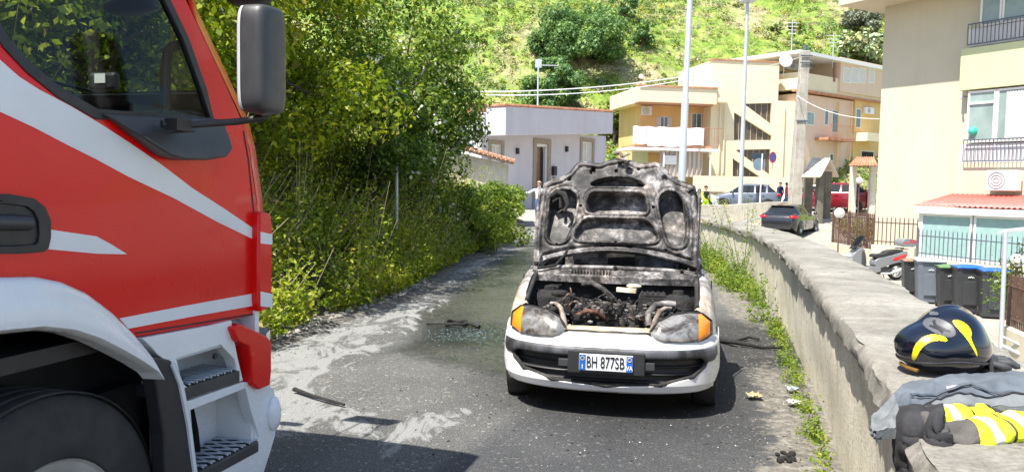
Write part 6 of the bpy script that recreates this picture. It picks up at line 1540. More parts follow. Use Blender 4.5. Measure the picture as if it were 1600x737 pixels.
# grey tube gate frame
tf = thing('tube_frame', 'grey galvanised tube frame with thin flat roof at the right edge', 'frame', P(1567, 540, 11.6)); q = P(1567, 540, 11.6); q1 = P(1571, 362, 11.6)
b = MB(); b.tube([Vector((q.x-.02, q.y, -1.0)), q1], .032, 8); b.tube([q, P(1640, 575, 10.6)], .03, 8); b.tube([q+Vector((0, 0, .13)), P(1640, 560, 10.6)], .02, 8); b.build('tube', M['galv'], tf, local=False, smooth=50)
b = MB(); c_ = [P(1557, 366, 11.9), P(1650, 356, 11.2), P(1650, 352, 13.5), P(1575, 360, 13.5)]; b.hexa(c_+[p+Vector((0, 0, .03)) for p in c_]); b.build('flat_roof', M['galv'], tf, local=False)
# potted fern like shrub and flowers
g = np.random.default_rng(14)
q = P(1618, 452, 11.9); fs2 = thing('leafy_shrub', 'bright green feathery shrub at the right edge beside the tube frame', 'shrub', (q.x+.12, 12.3, -.4)); b = MB(); lp, ln = [], []
for k in range(46):
    tip = Vector((g.normal()*.30, g.normal()*.28, g.uniform(.35, 1.25))); b.tube([(0, 0, 0), tip*.5+Vector((0, 0, .1)), tip], .006, 4)
    for t in g.random(55)**.6: lp.append(tip*t+Vector(g.normal(size=3)*.06)); ln.append((g.normal()*.6, -.4+g.normal()*.6, .9))
b.build('stem', M['leaf_fresh'], fs2); leaf_obj('foliage', lp, ln, .07, M['leaf_fresh'], .35, fs2)
q = P(1336, 372, 34); yb = thing('yellow_flower_bush', 'yellow flowering bush behind the brown garden fence', 'bush', (q.x, 33.5, -.6)); Pn, Nn, cl = crown_points(2600, (1.35, .6, .55), 24, 61, (.25, .45)); Pn[:, 2] = np.maximum(.02, Pn[:, 2]+.55)
leaf_obj('foliage', Pn, Nn, .11, M['leaf_hill_light'], .5, yb); ii = g.choice(len(Pn), 420); leaf_obj('flower', Pn[ii]+g.normal(size=(420, 3))*.05+np.array([0, -.05, .05]), Nn[ii], .10, M['yellow_blossom'], .9, yb)
b = MB(); 
for k in range(6): b.tube([(g.normal()*.3, 0, -.05), (g.normal()*.5, 0, .5)], .02, 4)
b.build('stem', M['bark'], yb)
q = P(1347, 356, 34); pot = thing('flower_pot', 'terracotta flower pot among the yellow flowers', 'flower pot', (q.x, 32.6, -.62)); b = MB(); b.lathe([(0, 0), (.16, 0), (.22, .32), (.25, .33), (.25, .40), (.2, .40), (.19, .33), (0, .3)], None, 16); b.build('pot', M['tile'], pot, smooth=40)
# globe lamps
for px, yb_, yt, Y, lab in ((1343, 330, 277, 42, 'white globe lamp in front of the rust brown railing'), (1312, 395, 325, 27, 'white globe lamp on a post behind the wall, left of the scooter'), (1590, 445, 396, 14, 'white globe lamp hidden in the leaves at the right edge')):
    q = P(px, yt, Y); zb_ = lowz(Y); globe_lamp('globe_lamp', lab, (q.x, Y, zb_), q.z, .17 if Y > 20 else .12)
# ================================================================== WHEELIE BINS
M['bin_black'] = plain('bin_black', (.035, .037, .04), .5, var=.15); M['bin_grey'] = plain('bin_grey', (.13, .15, .18), .5, var=.1)
lids = {'brown': plain('lid_brown', (.24, .15, .10), .5), 'grey': plain('lid_grey', (.42, .46, .50), .5), 'green': plain('lid_green', (.10, .20, .08), .5), 'blue': plain('lid_blue', (.01, .11, .52), .4), 'blue2': plain('lid_blue_deep', (.01, .10, .46), .4)}
def make_bin(label, loc, rz, w_, d_, h_, body, lid):
    t = thing('wheelie_bin', label, 'bin', loc, rz, 'wheelie bins in a row'); b = MB(); x, y = w_/2, d_/2
    b.hexa([(-x*.80, -y*.80, .04), (x*.80, -y*.80, .04), (x*.80, y*.75, .04), (-x*.80, y*.75, .04), (-x, -y, h_), (x, -y, h_), (x, y, h_), (-x, y, h_)]); b.box((0, 0, h_-.03), (w_+.03, d_+.03, .05)); b.box((0, -y*.91-.01, h_*.45), (w_*.5, .012, h_*.5))
    bo = b.build('body', M[body], t, bevel=.015)
    b = MB(); b.grid(lambda u, v: (-x-.02+(w_+.04)*u, -y-.03+(d_+.09)*v, h_+.005+.05*math.sin(math.pi*u)**.6*math.sin(math.pi*min(1, v*1.15+.05))**.5 if 0 < u < 1 and 0 < v < .95 else h_), 12, 12); b.box((0, -y-.035, h_+.0), (w_*.7, .03, .025)); b.build('lid', lids[lid], t, smooth=50, solid=.02)
    b = MB(); b.tube([(-x*.8, y+.06, h_-.02), (x*.8, y+.06, h_-.02)], .015, 8); b.tube([(-x*.7, y, h_-.05), (-x*.7, y+.06, h_-.02)], .012, 6); b.tube([(x*.7, y, h_-.05), (x*.7, y+.06, h_-.02)], .012, 6); b.build('handle', M['black_plastic'], t)
    for s in (-1, 1):
        b = MB(); b.cyl((s*x*.8-.02, y*.75, .10), (s*x*.8+.02, y*.75, .10), .10, n=16); b.build('wheel', M['rubber'], t)
    b = MB()
    for dx, dz in ((-.035, .0), (0, .012), (.035, .0)): b.tube([(dx-.02, -y*.96-.012, h_*.78+dz), (dx, -y*.965-.012, h_*.80+dz), (dx+.02, -y*.96-.012, h_*.78+dz)], .008, 4)
    b.build('emblem', M['frame_white'], bo); return t
def gb(x, y): q = G(x, y, -1.0); return (q.x, q.y+.25, -1.0)
make_bin('black wheelie bin with brown lid, farthest in the row', gb(1431, 468), R(-18), .44, .5, .93, 'bin_black', 'brown')
make_bin('slate grey wheelie bin with light grey lid', gb(1458, 475), R(-18), .58, .6, 1.0, 'bin_grey', 'grey')
make_bin('slim dark wheelie bin with green lid', gb(1489, 483), R(-18), .46, .5, .93, 'bin_black', 'green')
make_bin('black wheelie bin with blue lid, between the green lidded one and the last', gb(1520, 491), R(-18), .56, .58, 1.0, 'bin_black', 'blue')
make_bin('black blue lidded wheelie bin at the near end of the row', gb(1561, 499), R(-18), .56, .58, 1.0, 'bin_black', 'blue2')
# ================================================================== BACKGROUND CARS
def hatch(label, loc, rz, paint, L=4.2, W=1.78, Ht=1.45, plate=True, cat='car', rear=True, belt=.92):
    t = thing('parked_car', label, cat, loc, rz); k = L/4.2; w2 = W/2; hs = Ht/1.45
    S = [  # y, w, zlow, zbelt, wroof, zroof(centre height)
     (0.00, .62, .30, .58, .55, .60), (.06, .80, .22, .66, .66, .70), (.35, .93, .20, .74, .74, .82), (.95, 1.0, .20, .86, .78, .94), (1.15, 1.0, .20, .90, .76, .99), (1.85, 1.0, .20, .93, .62, 1.40), (2.05, 1.0, .20, .94, .62, 1.44), (2.62, 1.0, .20, .95, .63, 1.45), (2.70, 1.0, .20, .95, .63, 1.45), (3.30, 1.0, .20, .97, .62, 1.41), (3.42, .99, .20, .98, .61, 1.39), (3.85, .96, .20, 1.00, .70, 1.06), (4.02, .92, .24, .98, .74, .99), (4.16, .84, .34, .80, .66, .84), (4.20, .70, .42, .66, .55, .68)]
    V = []; n = 13
    for y, w_, zl, zb_, wr, zr in S:
        zb_ = zb_*hs*belt/.92; zr = max(zr*hs, zb_+.02); a = w_*w2; r_ = wr*w2/.78*.80 if zr-zb_ > .2 else wr*w2*1.1; r_ = min(r_, a*.97); row = [(a*.92, zl), (a*1.0, zl+.10), (a*1.01, (zl+zb_)/2), (a*.985, zb_-.05), (a*.95, zb_)]
        if zr-zb_ > .2: row += [(r_+.03, zr-.10), (r_-.05, zr-.03), (0, zr)]
        else: row += [(a*.80, zb_+(zr-zb_)*.5), (a*.55, zb_+(zr-zb_)*.85), (0, zr)]
        full = [(x_, z_) for x_, z_ in row]+[(-x_, z_) for x_, z_ in row[-2::-1]]; V.append([Vector((x_, y*k, z_)) for x_, z_ in full])
    m = len(V[0]); bp_, bgl = MB(), MB(); flat = [v for r_ in V for v in r_]
    pf, gf = [], []
    for i in range(len(S)-1):
        for j in range(m-1):
            q = (i*m+j, i*m+j+1, (i+1)*m+j+1, (i+1)*m+j); side_g = j in (4, m-6) and 4 <= i <= 10 and i not in (7, 9) ; ws = i == 4 and 5 <= j <= m-7; rwg = i == 10 and 5 <= j <= m-7
            (gf if (side_g or ws or rwg) else pf).append(q)
    pf += [tuple(range(m)), tuple(len(flat)-m+j for j in range(m))]
    bp_.add(flat, pf); bo = bp_.build('body', paint, t, smooth=40); bgl.add([v*1 for v in flat], gf); gl = bgl.build('window', M['dark_glass'], t, smooth=40)
    for y_ in (.80*k, 3.42*k):
        for s in (-1, 1):
            mw = Matrix.Translation((s*(w2-.10), y_, .315)) @ Matrix.Rotation(R(90), 4, 'Y'); b = MB(); b.lathe([(.19, -.10), (.30, -.10), (.315, -.07), (.315, .09), (.30, .115), (.21, .118)], mw, 22)
            wh_ = b.build('wheel', M['rubber'], t, smooth=40); b = MB(); b.lathe([(0, .09), (.05, .095), (.06, .07), (.18, .085), (.21, .117), (.2, -.08), (0, -.08)], mw, 22)
            if s < 0: 
                for v in b.v: v.x = -2*(w2-.10)-v.x if False else v.x
            b.lathe([(0, -.09), (.05, -.095), (.18, -.085), (.21, -.117)], mw, 22); b.build('rim', M['galv'], wh_, smooth=40)
            b = MB(); b.tube([(s*(w2*1.0+.002), y_+.355*math.cos(a_), .315+.355*math.sin(a_)) for a_ in np.linspace(-.3, math.pi+.3, 16)], .022, 5); b.grid(lambda u, v: (s*(w2*1.0+.004), y_+.34*v*math.cos(-.3+u*(math.pi+.6)), .315+.34*v*math.sin(-.3+u*(math.pi+.6))), 14, 2); b.build('wheel_arch', M['black_plastic'], wh_)
    for s in (-1, 1):
        b = MB(); b.ball((s*w2*.70, .13*k, .64*hs), (.20, .13, .075), 12, 7, Matrix.Rotation(s*R(25), 3, 'Z')); b.build('headlight', M['lens_clear'], t, smooth=180)
        b = MB(); b.ball((s*w2*.80, 4.07*k, .86*hs), (.22, .10, .085), 12, 7, Matrix.Rotation(-s*R(25), 3, 'Z')); b.build('tail_light', M['tail_red'], t, smooth=180)
        b = MB(); b.ball((s*(w2+.08), 1.35*k, 1.0*hs), (.11, .06, .07), 10, 7); b.build('wing_mirror', paint, t, smooth=180)
        b = MB()
        for ys in (1.25, 2.66, 3.3): b.tube([(s*w2*1.012, ys*k, .30), (s*w2*1.014, ys*k+.02, .62), (s*w2*.96, ys*k, .9*hs)], .007, 4)
        b.build('door_seam', M['black_plastic'], bo)
        for ys in (2.45, 3.15):
            b = MB(); b.box((s*w2*1.01, ys*k, .80*hs), (.03, .17, .03)); b.build('door_handle', paint, t)
    b = MB(); b.box((0, 4.13*k, .62*hs), (.52, .10, .12), Matrix.Rotation(R(-10), 3, 'X')); b.build('number_plate', M['plate_white'], t)
    b = MB(); b.box((0, .02*k, .40), (.52, .06, .11)); b.build('number_plate', M['plate_white'], t)
    b = MB(); b.box((0, .04, .58*hs), (W*.42, .10, .10)); b.box((0, .05, .30), (W*.6, .10, .08)); b.build('grille', M['black_plastic'], t, bevel=.02)
    b = MB(); b.box((0, 3.50*k, 1.385*hs), (W*.62, .20, .03), Matrix.Rotation(R(-8), 3, 'X')); b.build('spoiler', paint, t, bevel=.01)
    b = MB(); b.box((0, 4.10*k, .34), (W*.72, .18, .14)); b.build('rear_apron', M['black_plastic'], t, bevel=.03)
    return t
M['lens_clear'] = plain('lens_clear', (.62, .64, .66), .12, var=.1); M['tail_red'] = plain('tail_red', (.62, .01, .02), .18, coat=.5)
pb = plain('paint_black', (.014, .016, .02), .18, coat=.8, var=.1); psv = plain('paint_silver', (.13, .155, .20), .35, metal=.2, coat=.5, var=.03); prd = plain('paint_dark_red', (.20, .008, .018), .25, coat=.7); pwt = plain('paint_white', (.74, .75, .76), .3, coat=.6)
q = P(1225, 350, 38.3); th = R(36)
def car_at(center, heading_deg, L):   # heading: clockwise from +Y; local front is -y
    h = R(heading_deg); rz = math.pi-h; off = Matrix.Rotation(rz, 3, 'Z') @ Vector((0, L/2, 0)); return (center[0]-off.x, center[1]-off.y, center[2]), rz
l_, r_ = car_at((P(1236, 350, 39.5).x, 39.6, lowz(39.6)-.02), 35, 4.3); hatch('black hatchback seen from behind, parked on the lower street beyond the wall', l_, r_, pb, 4.3, 1.78, 1.44)
l_, r_ = car_at((P(1168, 300, 46.5).x, 46.5, .36), -72, 4.1); hatch('silver grey hatchback parked in front of the glazed stairwell', l_, r_, psv, 3.9, 1.70, 1.52)
l_, r_ = car_at((P(1306, 300, 47.5).x, 48.2, .36), -62, 4.6); hatch('dark red car parked behind the tiled gate canopy', l_, r_, prd, 4.6, 1.85, 1.68)
l_, r_ = car_at((P(1270, 300, 51).x, 51.5, .42), -70, 4.0); hatch('white car half hidden behind the red car and the concrete pole', l_, r_, pwt, 4.0, 1.7, 1.5)
l_, r_ = car_at((P(1070, 300, 46).x, 46.5, .36), 100, 4.0); hatch('white car mostly hidden by the raised hood, beside the firefighter', l_, r_, pwt, 4.0, 1.7, 1.5)
# ================================================================== SCOOTER
sc0 = G(1366, 437, -1.0); sct = thing('scooter', 'silver maxi scooter with windscreen and top box parked beside the bins', 'scooter', (sc0.x, sc0.y, -1.0), R(8)); sct.scale = (.94, .94, .94)
# local: x to the right is the rear, z up
M['sc_silver'] = plain('scooter_silver', (.19, .20, .215), .35, coat=.4, var=.03); M['sc_red'] = plain('scooter_red', (.55, .02, .03), .25, coat=.5)
def wheel2(x, r, par):
    mw = Matrix.Translation((x, 0, r)) @ Matrix.Rotation(R(90), 4, 'X'); b = MB(); b.lathe([(r*.66, -.06), (r*.85, -.07), (r*.97, -.045), (r, 0), (r*.97, .045), (r*.85, .07), (r*.66, .06)], mw, 28); w_ = b.build('wheel', M['rubber'], par, smooth=50)
    b = MB(); b.lathe([(0, -.06), (.05, -.06), (.05, .06), (0, .06)], mw, 14); b.lathe([(r*.60, -.05), (r*.67, -.055), (r*.67, .055), (r*.60, .05)], mw, 28)
    for k in range(6): a_ = k*math.pi/3; b.tube([mw @ Vector((.04*math.cos(a_), .04*math.sin(a_), 0)), mw @ Vector((r*.63*math.cos(a_), r*.63*math.sin(a_), 0))], .018, 5)
    b.build('rim', M['galv'], w_, smooth=40)
wheel2(-.74, .29, sct); wheel2(.70, .27, sct)
def slab(name, poly, half, mat, par=sct, bev=.03, y0=0.0, rnd=1):
    b = MB(); b.prism([smooth_poly(poly, rnd)], lambda u, z, t: Vector((u, y0+t, z)), -half, half); return b.build(name, mat, par, bevel=bev, smooth=50)
slab('front_fairing', [(-.92, .62), (-.86, .78), (-.66, .98), (-.50, 1.02), (-.44, .90), (-.52, .62), (-.50, .40), (-.62, .32), (-.74, .60)], .17, M['sc_silver'])
slab('leg_shield', [(-.56, .95), (-.47, .92), (-.40, .60), (-.42, .34), (-.55, .34)], .21, M['dark_plastic'])
slab('front_mudguard', [(-1.02, .50), (-.92, .62), (-.70, .66), (-.50, .52), (-.52, .46), (-.74, .56), (-.96, .44)], .07, M['sc_silver'], bev=.015)
b = MB(); b.grid(lambda u, v: (-.78+.30*v-.05*math.sin(u*3.14), -.19+.38*u, .96+.42*v), 8, 6); b.build('windscreen', glassmat('smoked_screen', (.30, .31, .33), .05), sct, smooth=180, solid=.006)
slab('footboard', [(-.62, .34), (-.40, .40), (-.10, .44), (.10, .40), (.06, .24), (-.50, .22)], .20, M['sc_silver'])
slab('rear_body', [(-.12, .44), (-.08, .68), (.30, .74), (.92, .92), (1.02, .84), (.86, .60), (.40, .48), (.1, .36)], .16, M['sc_silver'])
slab('side_panel', [(.42, .66), (.86, .82), (1.0, .82), (.84, .68), (.55, .60)], .168, M['sc_red'], bev=.01)
slab('seat', [(-.14, .70), (-.10, .82), (.20, .80), (.34, .92), (.80, .97), (.86, .90), (.40, .78), (.10, .70)], .15, M['black_plastic'])
b = MB(); b.tube([(-.48, -.34, 1.10), (-.52, -.15, 1.12), (-.54, 0, 1.04), (-.52, .15, 1.12), (-.48, .34, 1.10)], .016, 8); b.build('handlebar', M['black_plastic'], sct, smooth=60)
for s in (-1, 1):
    b = MB(); b.tube([(-.54, s*.22, 1.12), (-.58, s*.30, 1.26)], .008, 5); b.ball((-.58, s*.32, 1.28), (.02, .07, .045)); b.build('side_mirror', M['black_plastic'], sct, smooth=60)
    b = MB(); b.tube([(-.74, s*.09, .29), (-.60, s*.09, .72)], .025, 8); b.build('fork', M['galv'], sct, smooth=60)
b = MB(); b.ball((-.88, 0, .76), (.05, .13, .07)); b.build('headlight', M['lens_clear'], sct, smooth=180)
b = MB(); b.ball((1.0, 0, .86), (.05, .12, .04)); b.build('tail_light', M['tail_red'], sct, smooth=180)
b = MB(); b.tube([(.10, -.16, .22), (.40, -.19, .22), (.50, -.19, .26)], .03, 8); b.cyl((.48, -.19, .26), (.98, -.20, .40), .06, .07, n=14); b.build('exhaust', M['galv'], sct, smooth=50)
b = MB(); b.box((.28, 0, .30), (.50, .22, .22)); b.box((.60, .13, .28), (.30, .07, .12)); b.build('engine', M['dark_plastic'], sct, bevel=.03)
slab('rear_mudguard', [(.58, .56), (.80, .60), (1.02, .46), (1.08, .30), (1.04, .30), (.96, .44), (.78, .54)], .06, M['black_plastic'], bev=.01)
b = MB(); b.box((.80, 0, 1.00), (.26, .10, .03)); b.box((.98, 0, .96), (.20, .16, .02)); b.build('luggage_rack', M['black_plastic'], sct)
tbx = slab('top_box', [(.76, 1.04), (.76, 1.22), (.84, 1.30), (1.12, 1.30), (1.24, 1.22), (1.24, 1.04)], .20, M['sc_silver'], bev=.04)
slab('top_box_band', [(.77, 1.16), (.77, 1.19), (1.245, 1.19), (1.245, 1.16)], .203, M['sc_red'], tbx, bev=.004, rnd=0)
slab('reflector', [(1.0, 1.22), (1.0, 1.26), (1.2, 1.26), (1.22, 1.22)], .206, M['sc_red'], tbx, bev=.004, rnd=0)
b = MB(); b.tube([(.0, -.08, .24), (.06, -.24, .0)], .012, 6); b.tube([(.22, -.1, .2), (.26, -.14, .0)], .014, 6); b.tube([(.22, .1, .2), (.26, .14, .0)], .014, 6); b.build('stand', M['black_plastic'], sct)
# ================================================================== PEOPLE
def person(label, loc, rz, hgt, shirt, trousers, shoes=None, hair=None, sleeves=None, cap=None, arms=None, lean=0.0, legs=True, helmet=None, crowd=None):
    t = thing('person', label, 'person', loc, rz, crowd); k = hgt/1.78
    al = arms or {}
    J = {'pel': (0, 0, .95), 'wst': (0, -lean*.12, 1.10), 'cst': (0, -lean*.3, 1.32), 'nck': (0, -lean*.42, 1.50), 'nk2': (0, -lean*.46, 1.56), 'hd': (0, -lean*.5-.01, 1.66), 'top': (0, -lean*.52, 1.73)}
    B = [('pel', 'wst', 't'), ('wst', 'cst', 's'), ('cst', 'nck', 's'), ('nck', 'nk2', 'k'), ('nk2', 'hd', 'k'), ('hd', 'top', 'k')]
    Rr = {'pel': (.155, .11), 'wst': (.14, .10), 'cst': (.165, .115), 'nck': (.07, .065), 'nk2': (.055, .06), 'hd': (.078, .095), 'top': (.055, .07)}
    for s, n in ((-1, 'l'), (1, 'r')):
        sh = Vector((s*.19, -lean*.36, 1.44)); a_ = al.get(n, [(s*.05, .02, -.30), (s*.02, -.08, -.26), (0, -.04, -.09)]); e = sh+Vector(a_[0]); w_ = e+Vector(a_[1]); h_ = w_+Vector(a_[2]); st_ = .07*(1 if n == 'l' else -1)
        J.update({n+'s': sh, n+'e': e, n+'w': w_, n+'h': h_, n+'hip': (s*.095, 0, .90), n+'k': (s*.10, -.02+st_, .49), n+'a': (s*.10, .03+st_*1.4, .09), n+'t': (s*.115, -.13+st_*1.4, .035)})
        Rr.update({n+'s': (.062, .062), n+'e': (.046, .046), n+'w': (.033, .03), n+'h': (.034, .018), n+'hip': (.092, .095), n+'k': (.062, .062), n+'a': (.042, .045), n+'t': (.045, .028)})
        B += [('cst', n+'s', 's'), (n+'s', n+'e', 'v'), (n+'e', n+'w', 'v'), (n+'w', n+'h', 'k'), ('pel', n+'hip', 't'), (n+'hip', n+'k', 't'), (n+'k', n+'a', 't'), (n+'a', n+'t', 'b')]
    names = list(J); idx = {n: i for i, n in enumerate(names)}
    me = bpy.data.meshes.new('p'); me.from_pydata([tuple(Vector(J[n])*k) for n in names], [(idx[a], idx[c]) for a, c, _ in B], []); o = bpy.data.objects.new('p', me); COL.objects.link(o)
    m = o.modifiers.new('s', 'SKIN'); 
    for n in names: d = me.skin_vertices[0].data[idx[n]]; d.radius = (Rr[n][0]*k, Rr[n][1]*k)
    me.skin_vertices[0].data[idx['pel']].use_root = True
    m2 = o.modifiers.new('d', 'SUBSURF'); m2.levels = 2; m2.render_levels = 2
    dg = bpy.context.evaluated_depsgraph_get(); dg.update(); em = bpy.data.meshes.new_from_object(o.evaluated_get(dg)); bpy.data.objects.remove(o)
    ms = {'s': shirt, 't': trousers, 'k': M['skin'], 'v': sleeves or shirt, 'b': shoes or M['black_plastic']}; order = list(ms); em.materials.clear()
    for q in order: em.materials.append(ms[q])
    segs = [(Vector(J[a])*k, Vector(J[c])*k, z) for a, c, z in B]
    for p in em.polygons:
        best = None; c = p.center
        for a, d, z in segs:
            ab = d-a; tt = max(0, min(1, (c-a).dot(ab)/ab.length_squared)); di = (c-a-ab*tt).length
            if best is None or di < best[0]: best = (di, z)
        z = best[1]
        p.material_index = order.index(z); p.use_smooth = True
    bo = bpy.data.objects.new('body', em); COL.objects.link(bo); bo.parent = t; ROOTM[bo] = ROOTM[t]
    hd = Vector(J['hd'])*k
    b = MB(); b.ball(hd+Vector((0, .015, .035))*k, (.092*k, .108*k, .095*k), 16, 10)
    b.f = [f for f in b.f if not (sum(b.v[i].y for i in f)/len(f) < hd.y-.035*k and sum(b.v[i].z for i in f)/len(f) < hd.z+.06*k) and sum(b.v[i].z for i in f)/len(f) > hd.z-.05*k]; b.m = b.m[:len(b.f)]
    if helmet: b.build('helmet', helmet, t, smooth=180)
    elif cap: b.build('cap', cap, t, smooth=180); bb = MB(); bb.ball(hd+Vector((0, -.12, .055))*k, (.07*k, .07*k, .012*k), 12, 5); bb.build('cap_peak', cap, t, smooth=180)
    else: b.build('hair', hair or M['hair'], t, smooth=180)
    b = MB(); b.ball(hd+Vector((0, -.098, -.01))*k, (.013*k, .018*k, .022*k), 8, 6); b.build('nose', M['skin'], t, smooth=180)
    for s in (-1, 1):
        b = MB(); b.ball(hd+Vector((s*.032, -.088, .012))*k, .010*k, 8, 6); b.build('eye', M['plate_ink'], t); b = MB(); b.ball(hd+Vector((s*.082, .0, -.005))*k, (.012*k, .022*k, .03*k), 8, 6); b.build('ear', M['skin'], t, smooth=180)
    b = MB(); b.ball(hd+Vector((0, -.088, -.045))*k, (.024*k, .008*k, .006*k), 8, 5); b.build('mouth', plain('lips', (.40, .14, .12)) if 'lips' not in bpy.data.materials else bpy.data.materials['lips'], t)
    return t
C_ = lambda n, c: plain(n, c, .85)
navy = C_('cloth_navy', (.02, .03, .10)); hivis = C_('cloth_hivis', (.55, .80, .02)); blackc = C_('cloth_black', (.02, .02, .022)); jeans = C_('cloth_jeans', (.06, .14, .32)); white_c = C_('cloth_white', (.72, .76, .80)); pinkc = C_('cloth_pink', (.62, .06, .16)); bluec = C_('cloth_blue', (.02, .10, .50)); redc = C_('cloth_red', (.45, .07, .04))
q = P(1103, 300, 43.2); person('firefighter in black and fluorescent yellow jacket and cap behind the low retaining wall', (q.x, 43.2, lowz(43.2)+.02), R(25), 1.86, blackc, hivis, sleeves=hivis, cap=blackc, arms={'l': [(-.08, .02, -.28), (.10, -.18, -.10), (.07, -.06, -.02)], 'r': [(.10, .02, -.28), (-.02, -.16, -.18), (-.03, -.07, -.04)]})
# the fluorescent trousers also need a ground to stand on: street level at that depth
q = P(1219, 300, 48.3); person('person in dark navy jacket beside the one in pink, behind the retaining wall', (q.x, 48.3, .40), R(-60), 1.62, navy, navy)
q = P(1229, 300, 48.0); person('person in pink top beside the concrete utility pole', (q.x, 48.0, .39), R(60), 1.60, pinkc, jeans)
q = P(1244, 120, 62); zf = Rx(1260, 126, .35)[1]; person('man in blue shirt leaning over the roof terrace parapet', (RW.pt(Rx(1245, 120, -.5)[0], 0, -.5).x, RW.pt(Rx(1245, 120, -.5)[0], 0, -.5).y, zf-1.05), R(38), 1.75, bluec, navy, lean=.5, arms={'l': [(-.10, -.12, -.22), (.06, -.25, -.06), (.05, -.08, 0)], 'r': [(.10, -.12, -.22), (-.06, -.25, -.06), (-.05, -.08, 0)]})
q = P(841, 330, 31); person('person in pale blue shirt and jeans pointing left at the edge of the raised hood', (q.x+.02, 31, .0), R(-20), 1.74, white_c, jeans, shoes=white_c, hair=C_('hair_fair', (.42, .28, .20)), arms={'l': [(-.22, -.12, -.14), (-.25, -.04, .02), (-.08, 0, 0)], 'r': [(.06, .02, -.28), (.02, -.10, -.24), (0, -.04, -.08)]})
q = P(865, 300, 44.5); person('person wearing black and white helmet behind the raised hood', (q.x, 44.5, .28), R(10), 1.82, navy, navy, helmet=M['helmet_bw'] if 'helmet_bw' in M else plain('helmet_two_tone', (.30, .32, .35), .3, var=.9, scale=9))
q = P(881, 300, 45); person('person with red brown hair behind the raised hood', (q.x, 45, .28), R(-30), 1.84, redc, jeans, hair=C_('hair_red', (.32, .06, .03)))
# ================================================================== HELMET AND TURNOUT JACKET ON THE WALL
from mathutils.bvhtree import BVHTree
HB = Vector((P(1466, 585, 3.05).x, 3.05, .918)); hel = thing('firefighter_helmet', 'glossy dark blue firefighter helmet with yellow reflective flashes on the wall', 'helmet', HB)
M['helmet_blue'] = plain('helmet_blue', (.004, .006, .014), .10, coat=1.0, var=.1, rvar=.04); M['flash_yellow'] = plain('flash_yellow', (.85, .72, .01), .4, var=.04); M['emblem_grey'] = plain('emblem_grey', (.085, .09, .10), .5)
ELL = [((.034, .0, .125), (.120, .135, .122)), ((-.062, -.03, .095), (.115, .115, .088)), ((.05, -.005, .085), (.128, .125, .09))]
HC = Vector((0, 0, .105))
def hel_r(d):
    rs = []
    for c, r in ELL:
        o = HC-Vector(c); A = sum((d[i]/r[i])**2 for i in range(3)); B_ = 2*sum(d[i]*o[i]/r[i]**2 for i in range(3)); C0 = sum((o[i]/r[i])**2 for i in range(3))-1; D = B_*B_-4*A*C0
        rs.append((-B_+math.sqrt(D))/(2*A) if D > 0 else .01)
    k = 60.0; return math.log(sum(math.exp(k*r) for r in rs))/k
b = MB()
def hf(u, v):
    a = 2*math.pi*u; th = math.pi*v*.86; d = Vector((math.sin(th)*math.cos(a), math.sin(th)*math.sin(a), math.cos(th))); r = hel_r(d); r += .006*math.exp(-((math.asin(max(-1, min(1, d.y)))-.0)/.10)**2)*(d.z > 0); p = HC+d*r; p.z = max(p.z, .006); return p
b.grid(hf, 96, 64); shell = b.build('shell', M['helmet_blue'], hel, smooth=180)
bvh = BVHTree.FromPolygons([HB+v.co for v in shell.data.vertices], [tuple(p.vertices) for p in shell.data.polygons])
def decal(name, poly, mat, parent, off=.0015, step=1.0, bv=bvh, holes=()):
    xs = [p[0] for p in poly]; ys_ = [p[1] for p in poly]; x0, y0 = min(xs)-1, min(ys_)-1; nx, ny = int((max(xs)-x0+1)/step)+1, int((max(ys_)-y0+1)/step)+1; V = {}; F = []; vs = []
    def vid(i, j):
        if (i, j) not in V:
            r_ = bv.ray_cast(Vector((0, 0, H)), ray(x0+i*step, y0+j*step)); 
            if r_[0] is None: V[(i, j)] = None
            else: V[(i, j)] = len(vs); vs.append(r_[0]+r_[1]*off*(1 if r_[1].dot(ray(x0, y0)) < 0 else -1))
        return V[(i, j)]
    for i in range(nx):
        for j in range(ny):
            c = (x0+(i+.5)*step, y0+(j+.5)*step)
            if sdf(c, poly) < 0 and all(sdf(c, h) > 0 for h in holes):
                q = [vid(i, j), vid(i, j+1), vid(i+1, j+1), vid(i+1, j)]
                if None not in q: F.append(q)
    b = MB(); b.add(vs, F); return b.build(name, mat, parent, local=False, smooth=180)
sp_ = smooth_poly
decal('yellow_flash', sp_([(1424, 562), (1427, 543), (1438, 528), (1456, 521), (1478, 526), (1481, 534), (1466, 531), (1449, 535), (1437, 547), (1431, 562)], 2), M['flash_yellow'], shell)
decal('yellow_flash', sp_([(1486, 501), (1497, 499), (1512, 507), (1519, 520), (1516, 528), (1526, 548), (1528, 560), (1522, 548), (1510, 528), (1497, 514)], 2), M['flash_yellow'], shell)
decal('emblem_plate', sp_([(1441, 505), (1446, 497), (1462, 495), (1482, 503), (1494, 516), (1492, 526), (1478, 527), (1458, 519), (1445, 511)], 2), M['emblem_grey'], shell)
decal('emblem_mark', [(1457, 501), (1462, 500), (1463, 507), (1484, 516), (1485, 519), (1474, 517), (1472, 522), (1466, 516), (1452, 510), (1453, 508), (1459, 509)], M['plate_ink'], shell, .003)
decal('top_vent', sp_([(1451, 490), (1456, 486), (1468, 489), (1466, 493), (1455, 493)], 1), M['emblem_grey'], shell, .003)
decal('flag_green', [(1399, 559), (1402, 558), (1401, 571), (1398, 571)], plain('flag_green', (.02, .35, .10)), shell, .002); decal('flag_white', [(1402, 558), (1405, 558), (1404, 571), (1401, 571)], M['white_paint'], shell, .002); decal('flag_red', [(1405, 558), (1408, 559), (1407, 571), (1404, 571)], plain('flag_red', (.6, .02, .03)), shell, .002)
